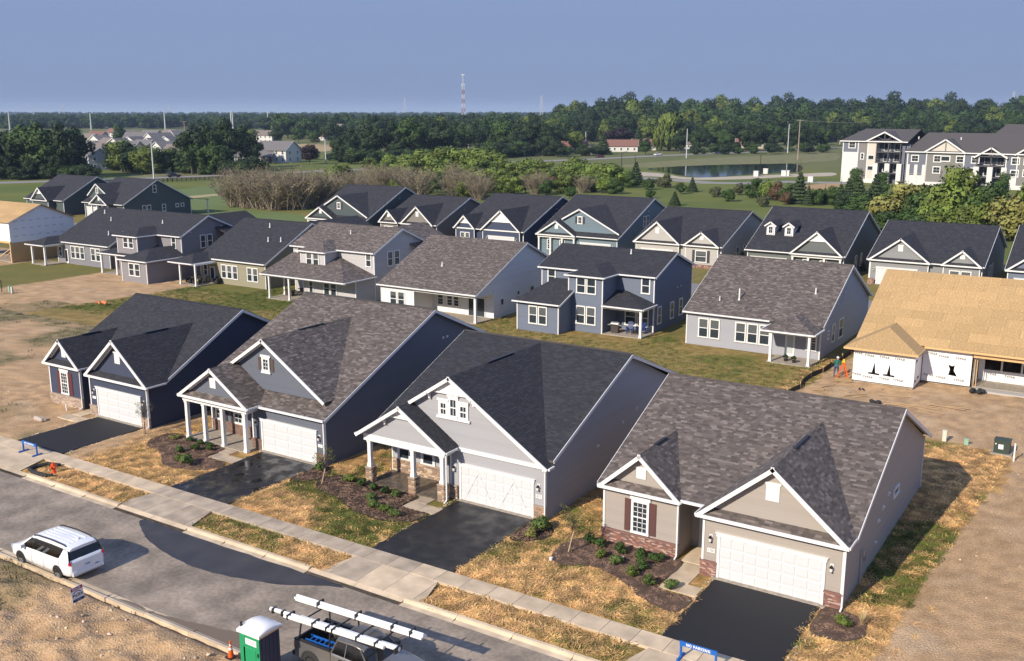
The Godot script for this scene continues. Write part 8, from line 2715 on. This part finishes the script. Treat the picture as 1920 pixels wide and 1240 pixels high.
func hydrant() -> void:
	var o := thing("fire_hydrant", "orange-red fire hydrant ringed by a black silt sock", "hydrant", Vector3(-55.8, 0.02, -33.9))
	var mb := MB.new()
	mb.tube(Vector3(0, 0, 0), Vector3(0, 0.06, 0), 0.17, 0.17, 12); mb.tube(Vector3(0, 0.06, 0), Vector3(0, 0.55, 0), 0.11, 0.11, 12); mb.tube(Vector3(0, 0.5, 0), Vector3(0, 0.55, 0), 0.16, 0.16, 12)
	mb.tube(Vector3(0, 0.55, 0), Vector3(0, 0.68, 0), 0.13, 0.05, 12); mb.tube(Vector3(0, 0.68, 0), Vector3(0, 0.75, 0), 0.03, 0.03, 6)
	part("barrel", mb.mesh(), M.hydrant, o)
	for q in [[Vector3(0.2, 0.4, 0), 0.06], [Vector3(-0.2, 0.4, 0), 0.06], [Vector3(0, 0.38, 0.22), 0.08]]:
		var n := MB.new()
		n.tube(Vector3(0, q[0].y, 0), q[0], q[1], q[1], 10)
		part("outlet", n.mesh(), M.hydrant, o)
	var s := thing("silt_sock", "black silt sock laid in a loop around the hydrant", "silt sock", Vector3(-56.5, 0.08, -33.9))
	var pts := [Vector3(-0.2, 0, -0.9), Vector3(-0.9, 0.02, -0.65), Vector3(-1.15, 0, 0.0), Vector3(-1.0, 0.02, 0.55), Vector3(-0.4, 0, 0.72), Vector3(0.4, 0.02, 0.7), Vector3(1.0, 0, 0.62), Vector3(1.2, 0.02, 0.4)]
	var sm := MB.new()
	for i in pts.size() - 1:
		sm.tube(pts[i], pts[i + 1], 0.13, 0.13, 8)
	part("tube", sm.mesh(), M.rubber, s)
	bx(s, "end_cap", pts[0] + Vector3(0.05, 0, 0), Vector3(0.12, 0.2, 0.2), M.rubber)

# smooth-min field of tapered capsules meshed as surface nets; bones: [a, b, ra, rb, colour]
func figure_mesh(bones: Array, cell: float) -> ArrayMesh:
	var lo := Vector3(1e9, 1e9, 1e9)
	var hi := -lo
	for b in bones:
		for k in 2:
			var r: Vector3 = Vector3.ONE * (b[2 + k] + cell * 2.5)
			lo = lo.min(b[k] - r); hi = hi.max(b[k] + r)
	var n := Vector3i(((hi - lo) / cell).ceil())
	var sx := n.x + 1
	var sy := n.y + 1
	var f := PackedFloat32Array()
	f.resize(sx * sy * (n.z + 1))
	for z in n.z + 1:
		for y in sy:
			for x in sx:
				var p := lo + Vector3(x, y, z) * cell
				var e := 0.0
				for b in bones:
					var a: Vector3 = b[0]
					var ab: Vector3 = b[1] - a
					var t := clampf((p - a).dot(ab) / maxf(ab.length_squared(), 1e-6), 0, 1)
					e += exp(-38.0 * ((p - a - ab * t).length() - lerpf(b[2], b[3], t)))
				f[x + sx * (y + sy * z)] = -log(maxf(e, 1e-30)) / 38.0
	var mb := MB.new()
	var id := {}
	for z in n.z:
		for y in n.y:
			for x in n.x:
				var s := Vector3.ZERO
				var c := 0
				for k in 12:
					var ax := k / 4
					var o := Vector3i.ZERO
					o[(ax + 1) % 3] = k & 1
					o[(ax + 2) % 3] = (k >> 1) & 1
					var o2 := o
					o2[ax] = 1
					var va := f[x + o.x + sx * (y + o.y + sy * (z + o.z))]
					var vb := f[x + o2.x + sx * (y + o2.y + sy * (z + o2.z))]
					if (va < 0) != (vb < 0):
						s += Vector3(o).lerp(Vector3(o2), va / (va - vb)); c += 1
				if c > 0:
					var p := lo + (Vector3(x, y, z) + s / c) * cell
					var best := 1e9
					var col := Color.WHITE
					var g := Vector3.ZERO
					for b in bones:
						var a: Vector3 = b[0]
						var ab: Vector3 = b[1] - a
						var t := clampf((p - a).dot(ab) / maxf(ab.length_squared(), 1e-6), 0, 1)
						var d := (p - a - ab * t).length() - lerpf(b[2], b[3], t)
						g += (p - a - ab * t).normalized() * exp(-38.0 * d)
						if d < best:
							best = d; col = b[4]
					id[Vector3i(x, y, z)] = mb.vert(p, g.normalized(), col)
	for q: Vector3i in id:
		for ax in 3:
			var o2 := q
			o2[ax] += 1
			var i0 := q.x + sx * (q.y + sy * q.z)
			var i1 := o2.x + sx * (o2.y + sy * o2.z)
			if (f[i0] < 0) == (f[i1] < 0):
				continue
			var u := Vector3i.ZERO
			u[(ax + 1) % 3] = 1
			var w := Vector3i.ZERO
			w[(ax + 2) % 3] = 1
			if not (id.has(q - u) and id.has(q - w) and id.has(q - u - w)):
				continue
			var a: int = id[q]
			var b: int = id[q - u]
			var c: int = id[q - u - w]
			var d: int = id[q - w]
			if f[i0] < 0:
				mb.face(a, b, c); mb.face(a, c, d)
			else:
				mb.face(a, c, b); mb.face(a, d, c)
	return mb.mesh()

func worker() -> void:
	# stooping over the tripod, seen from behind
	var o := thing("person", "person in green shirt, jeans and white hard hat stooping beside the orange tripod", "person", Vector3(-20.8, 0.02, -83.7))
	var shirt := Color(0.015, 0.12, 0.085)
	var jean := Color(0.05, 0.085, 0.16)
	var skin := Color(0.42, 0.24, 0.16)
	var boot := Color(0.12, 0.08, 0.05)
	var bones := []
	for s in [-1, 1]:
		var hip := Vector3(0.1 * s, 0.9, 0.05)
		var knee := Vector3(0.15 * s, 0.5, -0.08)
		var ank := Vector3(0.16 * s, 0.1, 0.06)
		bones += [[hip, knee, 0.095, 0.07, jean], [knee, ank, 0.068, 0.05, jean], [ank + Vector3(0, -0.04, 0.03), ank + Vector3(0, -0.05, -0.17), 0.05, 0.042, boot]]
		var sh := Vector3(0.19 * s, 1.32, -0.22)
		var el := Vector3(0.27 * s, 1.05, -0.3)
		var wr := Vector3(0.14 * s, 0.95, -0.5)
		bones += [[sh, el, 0.062, 0.048, shirt], [el, wr, 0.043, 0.033, skin], [wr, wr + Vector3(-0.02 * s, -0.02, -0.08), 0.036, 0.03, skin]]
		for i in 4:
			bones.append([wr + Vector3((0.025 - 0.017 * i) * s, -0.02, -0.08), wr + Vector3((0.02 - 0.017 * i) * s, -0.055, -0.14 + 0.008 * absf(i - 1.3)), 0.011, 0.009, skin])
		bones.append([wr + Vector3(-0.03 * s, -0.01, -0.03), wr + Vector3(-0.06 * s, -0.03, -0.09), 0.012, 0.01, skin])
	bones += [[Vector3(-0.07, 0.93, 0.04), Vector3(0.07, 0.93, 0.04), 0.125, 0.125, jean], [Vector3(0, 1.0, 0.0), Vector3(0, 1.28, -0.18), 0.135, 0.145, shirt], [Vector3(-0.14, 1.3, -0.2), Vector3(0.14, 1.3, -0.2), 0.09, 0.09, shirt], [Vector3(0, 1.36, -0.23), Vector3(0, 1.46, -0.29), 0.06, 0.055, skin], [Vector3(0, 1.5, -0.32), Vector3(0, 1.57, -0.33), 0.085, 0.095, skin], [Vector3(0, 1.5, -0.41), Vector3(0, 1.49, -0.43), 0.02, 0.016, skin]]
	part("body", figure_mesh(bones, 0.022), M.vc, o)
	var h := MB.new()
	for i in 5:
		var a0 := PI / 2 * i / 5.0
		var a1 := PI / 2 * (i + 1) / 5.0
		h.tube(Vector3(0, 1.58 + sin(a0) * 0.13, -0.32), Vector3(0, 1.58 + sin(a1) * 0.13, -0.32), cos(a0) * 0.125, maxf(cos(a1) * 0.125, 0.005), 14, Color.WHITE, false)
	h.tube(Vector3(0, 1.575, -0.33), Vector3(0, 1.59, -0.33), 0.15, 0.14, 14)
	part("hard_hat", h.mesh(), M.pipe, o)
	var t := thing("survey_tripod", "orange survey tripod with yellow head beside the wrapped wall", "tripod", Vector3(-20.15, 0.0, -83.5))
	for i in 3:
		var a := TAU * i / 3.0 + 0.5
		board(t, "leg", Vector3(cos(a) * 0.62, 0.02, sin(a) * 0.62), Vector3(cos(a) * 0.08, 1.4, sin(a) * 0.08), 0.09, 0.06, M.orange)
	bx(t, "head", Vector3(0, 1.45, 0), Vector3(0.24, 0.12, 0.24), mat("yellow_plastic", 0.75, 0.45, 0.02, 0.5))
	bx(t, "instrument", Vector3(0, 1.58, 0), Vector3(0.16, 0.16, 0.2), mat("yellow_plastic", 0.75, 0.45, 0.02, 0.5))

func yard_things() -> void:
	# transformer, pedestals, pipe post
	var o := thing("transformer", "dark green pad-mounted transformer with white label on the straw strip", "transformer", Vector3(-6.3, 0.0, -70.0))
	var gm := mat("transformer_green", 0.035, 0.055, 0.04, 0.5)
	bx(o, "pad", Vector3(0, 0.04, 0), Vector3(1.3, 0.12, 1.2), M.concrete)
	bx(o, "cabinet", Vector3(0, 0.5, 0), Vector3(0.95, 0.85, 0.8), gm); bx(o, "lid", Vector3(0, 0.95, 0), Vector3(1.0, 0.07, 0.86), gm)
	bx(o, "label_plate", Vector3(-0.05, 0.55, 0.405), Vector3(0.3, 0.32, 0.01), M.off_plate); bx(o, "lock", Vector3(-0.36, 0.72, 0.41), Vector3(0.08, 0.08, 0.02), M.off_plate)
	for a in [[-9.95, 70.6, 0.75, "cream utility pedestal leaning by the straw strip", "pedestal_cream", 0.6, 0.58, 0.48], [-8.55, 70.6, 0.4, "short pale green utility pedestal on the straw strip", "pedestal_green", 0.25, 0.42, 0.3], [-117.8, 68.6, 0.75, "cream utility pedestal beside the far lawn corner", "pedestal_cream", 0.6, 0.58, 0.48], [-119.0, 69.0, 0.7, "pale utility pedestal beside the black post", "pedestal_green", 0.25, 0.42, 0.3]]:
		var p := thing("utility_pedestal", a[3], "pedestal", Vector3(a[0], 0.0, -a[1]))
		bx(p, "body", Vector3(0, a[2] / 2, 0), Vector3(0.26, a[2], 0.22), mat(a[4], a[5], a[6], a[7], 0.6)); bx(p, "cap", Vector3(0, a[2], 0), Vector3(0.29, 0.06, 0.25), mat(a[4], a[5], a[6], a[7], 0.6))
	for a in [[-5.45, 68.8, 1.15, "white marker post beside the transformer", M.pipe], [-119.9, 68.5, 1.4, "black marker post at the far lawn corner", M.black], [-67.1, 42.3, 0.5, "white stub pipe before the navy house stone base", M.pipe]]:
		var p := thing("marker_post", a[3], "post", Vector3(a[0], 0.0, -a[1]))
		var mb := MB.new()
		mb.tube(Vector3(0, -0.1, 0), Vector3(0, a[2], 0), 0.055, 0.055, 8)
		part("shaft", mb.mesh(), a[4], p)
		var cp := MB.new()
		cp.tube(Vector3(0, a[2], 0), Vector3(0, a[2] + 0.04, 0), 0.065, 0.05, 8)
		part("cap", cp.mesh(), a[4], p)
	for a in [[-53.0, 41.2], [-23.3, 40.0], [-20.3, 42.0]]:
		var p := thing("cleanout_cap", "white sewer cleanout cap in the mulch", "pipe cap", Vector3(a[0], 0.05, -a[1]), "cleanout caps in the mulch")
		var mb := MB.new()
		mb.tube(Vector3.ZERO, Vector3(0, 0.12, 0), 0.08, 0.08, 10); mb.tube(Vector3(0, 0.12, 0), Vector3(0, 0.15, 0), 0.1, 0.09, 10)
		part("cap", mb.mesh(), M.pipe, p)
	# silt fence between the lawn and the building plot
	var f := thing("silt_fence", "black fabric silt fence sagging between lawn and building plot", "fence", Vector3(-22.3, 0, -82.0))
	var pts := [[-22.6, 76.0], [-22.25, 78.4], [-22.6, 80.2], [-22.5, 82.2], [-22.1, 84.4], [-22.0, 86.8], [-21.9, 90.0], [-21.8, 94.0]]
	for i in pts.size() - 1:
		var a := Vector3(pts[i][0] + 22.3, 0, -pts[i][1] + 82.0)
		var b := Vector3(pts[i + 1][0] + 22.3, 0, -pts[i + 1][1] + 82.0)
		board(f, "fabric", a + Vector3(0, rng.randf_range(0.3, 0.5), 0), b + Vector3(0, rng.randf_range(0.3, 0.5), 0), 0.5, 0.02, M.rubber)
		bx(f, "stake", a + Vector3(0, 0.25, 0), Vector3(0.05, 0.7, 0.05), M.lumber)
	# stray lumber and panels on the plot, tarp
	M.old_board = mat("weathered_board", 0.44, 0.3, 0.165, 0.9)
	var spots := [[-18.0, 78.8, 1.9, 0.8], [-17.6, 78.3, 1.7, 1.0], [-15.2, 80.0, 2.4, 0.3], [-13.2, 78.2, 3.2, 0.05], [-12.6, 78.6, 2.2, 0.15], [-11.2, 79.0, 2.6, -0.05], [-10.5, 79.4, 1.6, 0.1], [-16.6, 81.6, 1.4, 1.2], [-19.6, 81.2, 1.5, 0.4], [-14.0, 77.6, 2.8, 0.1], [-20.5, 80.2, 1.8, 1.1], [-12.0, 77.2, 2.0, -0.3], [-19.0, 79.4, 1.2, -0.5]]
	for s in spots:
		var p := thing("loose_board", "loose offcut board lying on the bare plot before the wrapped walls", "board", Vector3(s[0], 0.0, -s[1]), "loose boards on the plot", s[3])
		p.position.y = ground_height(s[0], s[1]) + 0.07
		bx(p, "plank", Vector3.ZERO, Vector3(s[2], 0.04, rng.randf_range(0.07, 0.16)), M.old_board)
	for s in [[-19.9, 82.6, 1.4, 0.9, "orange-brown plywood offcut beside the worker"], [-20.9, 78.6, 1.0, 0.7, "reddish plywood offcut by the silt fence"]]:
		var p := thing("plywood_sheet", s[4], "plywood", Vector3(s[0], ground_height(s[0], s[1]) + 0.07, -s[1]), "", 0.4)
		bx(p, "sheet", Vector3.ZERO, Vector3(s[2], 0.03, s[3]), M.osb1, Basis(Vector3.RIGHT, 0.06))
	for s in [[-9.9, 84.5, 0.5, "black plastic bags slumped at the patio slab edge"], [-16.0, 77.0, 0.42, "dark crumpled scrap beyond the tan house ridge"], [-17.9, 80.6, 0.2, "small black scrap on the bare plot"]]:
		var p := thing("debris_bag", s[3], "bag", Vector3(s[0], 0.02, -s[1]))
		var bones := []
		for i in 6:
			var c := Vector3(rng.randf_range(-1, 1) * s[2], s[2] * rng.randf_range(0.3, 0.55), rng.randf_range(-0.6, 0.6) * s[2])
			bones.append([c, c + Vector3(rng.randf_range(-0.2, 0.2), 0.02, rng.randf_range(-0.2, 0.2)) * s[2], s[2] * 0.38, s[2] * 0.3, Color(0.02, 0.022, 0.024)])
		part("heap", figure_mesh(bones, 0.06), M.vc, p)
	var ob := thing("orange_netting", "crumpled orange safety netting on the dirt behind the navy house", "netting", Vector3(-101.5, 0.05, -69.8))
	var bones2 := []
	for i in 6:
		var c := Vector3(rng.randf_range(-0.7, 0.7), rng.randf_range(0.1, 0.3), rng.randf_range(-0.5, 0.5))
		bones2.append([c, c + Vector3(rng.randf_range(-0.5, 0.5), 0.1, rng.randf_range(-0.3, 0.3)), 0.13, 0.08, Color(0.65, 0.2, 0.08)])
	part("heap", figure_mesh(bones2, 0.07), M.vc, ob)
	var rk := thing("rock", "flat grey rock on the dirt beside the navy house driveway", "rock", Vector3(-66.6, 0.0, -39.8))
	part("stone", figure_mesh([[Vector3(-0.4, 0.1, 0), Vector3(0.4, 0.12, 0.1), 0.2, 0.16, Color(0.42, 0.36, 0.3)], [Vector3(0.1, 0.1, -0.2), Vector3(0.5, 0.08, -0.1), 0.16, 0.12, Color(0.38, 0.33, 0.28)]], 0.05), M.vc, rk)
	# patio furniture
	var gr := thing("grill", "dark gas grill on the blue-grey house patio", "grill", Vector3(-44.3, 0.08, -88.6), "", 0.1)
	bx(gr, "cart", Vector3(0, 0.42, 0), Vector3(0.75, 0.78, 0.5), mat("grill_brown", 0.06, 0.05, 0.045, 0.4))
	var gl := MB.new()
	gl.loft([[Vector3(-0.4, 0.82, -0.28), Vector3(-0.4, 0.82, 0.28), Vector3(-0.4, 1.02, 0.2), Vector3(-0.4, 1.14, 0), Vector3(-0.4, 1.02, -0.2)], [Vector3(0.4, 0.82, -0.28), Vector3(0.4, 0.82, 0.28), Vector3(0.4, 1.02, 0.2), Vector3(0.4, 1.14, 0), Vector3(0.4, 1.02, -0.2)]])
	part("hood", gl.mesh(), M.galvanised, gr)
	bx(gr, "side_shelf", Vector3(0.58, 0.82, 0), Vector3(0.34, 0.05, 0.45), M.galvanised); bx(gr, "side_shelf", Vector3(-0.58, 0.82, 0), Vector3(0.34, 0.05, 0.45), M.galvanised)
	for a in [[-42.9, 89.2, 0.3], [-41.8, 89.6, -0.4]]:
		var c := thing("patio_chair", "dark blue slatted lounge chair on the covered corner patio", "chair", Vector3(a[0], 0.08, -a[1]), "blue patio chairs", a[2])
		bx(c, "seat", Vector3(0, 0.38, 0.05), Vector3(0.55, 0.05, 0.55), M.chair_blue)
		for i in 5:
			bx(c, "back_slat", Vector3(-0.22 + 0.11 * i, 0.75, -0.32), Vector3(0.09, 0.85 - 0.06 * absf(i - 2), 0.03), M.chair_blue, Basis(Vector3.RIGHT, -0.3))
		for s in [-1, 1]:
			bx(c, "arm", Vector3(0.34 * s, 0.58, 0.02), Vector3(0.12, 0.03, 0.7), M.chair_blue); bx(c, "leg", Vector3(0.32 * s, 0.29, 0.3), Vector3(0.08, 0.58, 0.05), M.chair_blue); bx(c, "leg", Vector3(0.32 * s, 0.27, -0.25), Vector3(0.08, 0.54, 0.05), M.chair_blue)
	var tb := thing("side_table", "small dark side table between the blue chairs", "table", Vector3(-42.3, 0.08, -88.9))
	bx(tb, "table_top", Vector3(0, 0.44, 0), Vector3(0.5, 0.04, 0.5), mat("dark_wood", 0.05, 0.035, 0.025, 0.6))
	for s in [[-1, -1], [1, -1], [-1, 1], [1, 1]]:
		bx(tb, "leg", Vector3(0.2 * s[0], 0.21, 0.2 * s[1]), Vector3(0.05, 0.42, 0.05), M.dark_wood)
	for a in [[-104.7, 85.2, 0.0], [-103.0, 84.9, 0.3], [-103.6, 86.4, 0.5], [-104.9, 86.6, -0.2], [-101.6, 86.9, 0.1]]:
		var c := thing("lounge_seat", "black cushioned lounge seat crowding the olive house porch", "seat", Vector3(a[0], 0.08, -a[1]), "black porch seats", a[2])
		bx(c, "seat", Vector3(0, 0.28, 0), Vector3(0.8, 0.3, 0.75), M.rubber); bx(c, "backrest", Vector3(0, 0.62, -0.32), Vector3(0.8, 0.5, 0.16), M.rubber)
		for s in [-1, 1]:
			bx(c, "arm", Vector3(0.42 * s, 0.42, 0), Vector3(0.12, 0.5, 0.75), M.rubber)
	var cu := thing("yellow_cushion", "yellow cushion lying on the black porch seats", "cushion", Vector3(-103.0, 0.55, -84.9))
	part("pad", figure_mesh([[Vector3(-0.12, 0.08, 0), Vector3(0.12, 0.08, 0), 0.12, 0.12, Color(0.7, 0.5, 0.03)]], 0.04), M.vc, cu)
	for a in [[-26.0, 86.4], [-25.2, 86.2]]:
		var p := thing("potted_shrub", "dark potted shrub on the light grey house porch", "potted plant", Vector3(a[0], 0.08, -a[1]), "potted shrubs on the porch")
		var mb := MB.new()
		mb.tube(Vector3.ZERO, Vector3(0, 0.25, 0), 0.14, 0.19, 12)
		part("pot", mb.mesh(), M.black, p)
		part("foliage", (proto["shrub_mid_1"].get_child(0) as MeshInstance3D).mesh, M.leaf_dark, p, Vector3(0, 0.2, 0), Basis().scaled(Vector3.ONE * 0.55))
	for a in [[-86.2, 87.2, "dark patio set on the off-white house porch"], [-87.0, 85.6, "brown cabinet on the off-white house porch"]]:
		var p := thing("patio_set", a[2], "furniture", Vector3(a[0], 0.08, -a[1]))
		bx(p, "top", Vector3(0, 0.72, 0), Vector3(1.4, 0.06, 0.8), M.dark_wood); bx(p, "body", Vector3(0, 0.4, 0), Vector3(1.0, 0.6, 0.5), M.dark_wood)
	# tree in front of the street trees across the way
	for a in [[1000, 462, 428], [812, 438, 420], [1288, 490, 452], [1502, 492, 466], [1590, 500, 484], [684, 418, 402], [1390, 492, 470]]:
		tree_px("upright_olive", "street_sapling", a[0], a[1], a[2], 1.1, "young street tree before the back row houses", "young street trees")
	tree_px("conifer", "dwarf_conifer", 1618, 508, 490, 1.6, "dwarf conifer beside the dormer house", "", "shrub")

func object_materials() -> void:
	mat("seam", 0.12, 0.12, 0.12, 0.7); mat("tail_red", 0.45, 0.01, 0.015, 0.25); mat("off_plate", 0.72, 0.73, 0.75, 0.5); mat("print_blue", 0.15, 0.2, 0.4, 0.6)
	M.pipe = mat("white_plastic", 0.78, 0.78, 0.77, 0.4)
	M.chair_blue = mat("chair_blue", 0.012, 0.035, 0.15, 0.5)
	M.blue = mat("blue_plastic", 0.008, 0.11, 0.42, 0.45)
	M.orange = mat("orange_cone", 0.75, 0.12, 0.015, 0.5)
	M.hydrant = mat("hydrant_orange", 0.7, 0.09, 0.02, 0.45)
	var a := vmat("arch", 0.6)
	a.albedo_color = lin(0.03, 0.03, 0.03)

func objects() -> void:
	object_materials()
	minivan(); pickup(); portable_toilet()
	cone(-29.85, 25.0, "orange traffic cone with white bands beside the portable toilet")
	barricade(-13.4, 35.06, "blue no-parking barricade before the tan house driveway"); barricade(-60.4, 35.2, "blue no-parking barricade before the navy house driveway")
	lot_sign(); hydrant(); worker(); yard_things()

func _ready() -> void:
	rng.seed = 20240611
	var cam := Camera3D.new()
	cam.name = "camera"
	cam.position = Vector3(0, CAM_H, 0)
	cam.rotation = Vector3(-PITCH, TURN, 0)
	cam.fov = rad_to_deg(2.0 * atan(620.0 / FOCAL))
	cam.near = 0.5
	cam.far = 20000.0
	add_child(cam)
	var env := Environment.new()
	env.background_mode = Environment.BG_SKY
	var sm := ProceduralSkyMaterial.new()
	sm.sky_top_color = lin(0.132, 0.19, 0.355)
	sm.sky_horizon_color = lin(0.128, 0.167, 0.256)
	sm.sky_curve = 0.16
	sm.ground_horizon_color = lin(0.33, 0.38, 0.44)
	sm.ground_bottom_color = lin(0.2, 0.2, 0.18)
	sm.sun_angle_max = 12.0
	var sky := Sky.new()
	sky.sky_material = sm
	env.sky = sky
	env.tonemap_mode = Environment.TONE_MAPPER_LINEAR
	env.tonemap_exposure = 1.95
	env.fog_enabled = true
	env.fog_density = 0.0001
	env.fog_light_color = lin(0.17, 0.225, 0.32)
	env.sdfgi_enabled = true
	env.ssao_enabled = true
	env.ssil_enabled = true
	var we := WorldEnvironment.new()
	we.name = "world_environment"
	we.environment = env
	add_child(we)
	var sun := DirectionalLight3D.new()
	sun.name = "sun"
	sun.light_energy = 0.97
	sun.light_color = Color(1.0, 0.95, 0.875)
	sun.light_angular_distance = 0.53
	sun.shadow_enabled = true
	add_child(sun)
	sun.look_at_from_position(Vector3.ZERO, Vector3(0.3, -1.0, -1.62), Vector3.UP)
	M.osb_tex = noise_tex(0.03, 0.72, 1.0, 41, 512, 3, FastNoiseLite.TYPE_CELLULAR)
	build_ground()
	house_materials()
	build_street()
	course = 0.145
	lap = 0.17
	front_house_navy(); front_house_slate(); front_house_pale(); front_house_tan()
	middle_row()
	unfinished()
	back_row()
	build_protos()
	plants_near()
	objects()
	background()
	plants_far()
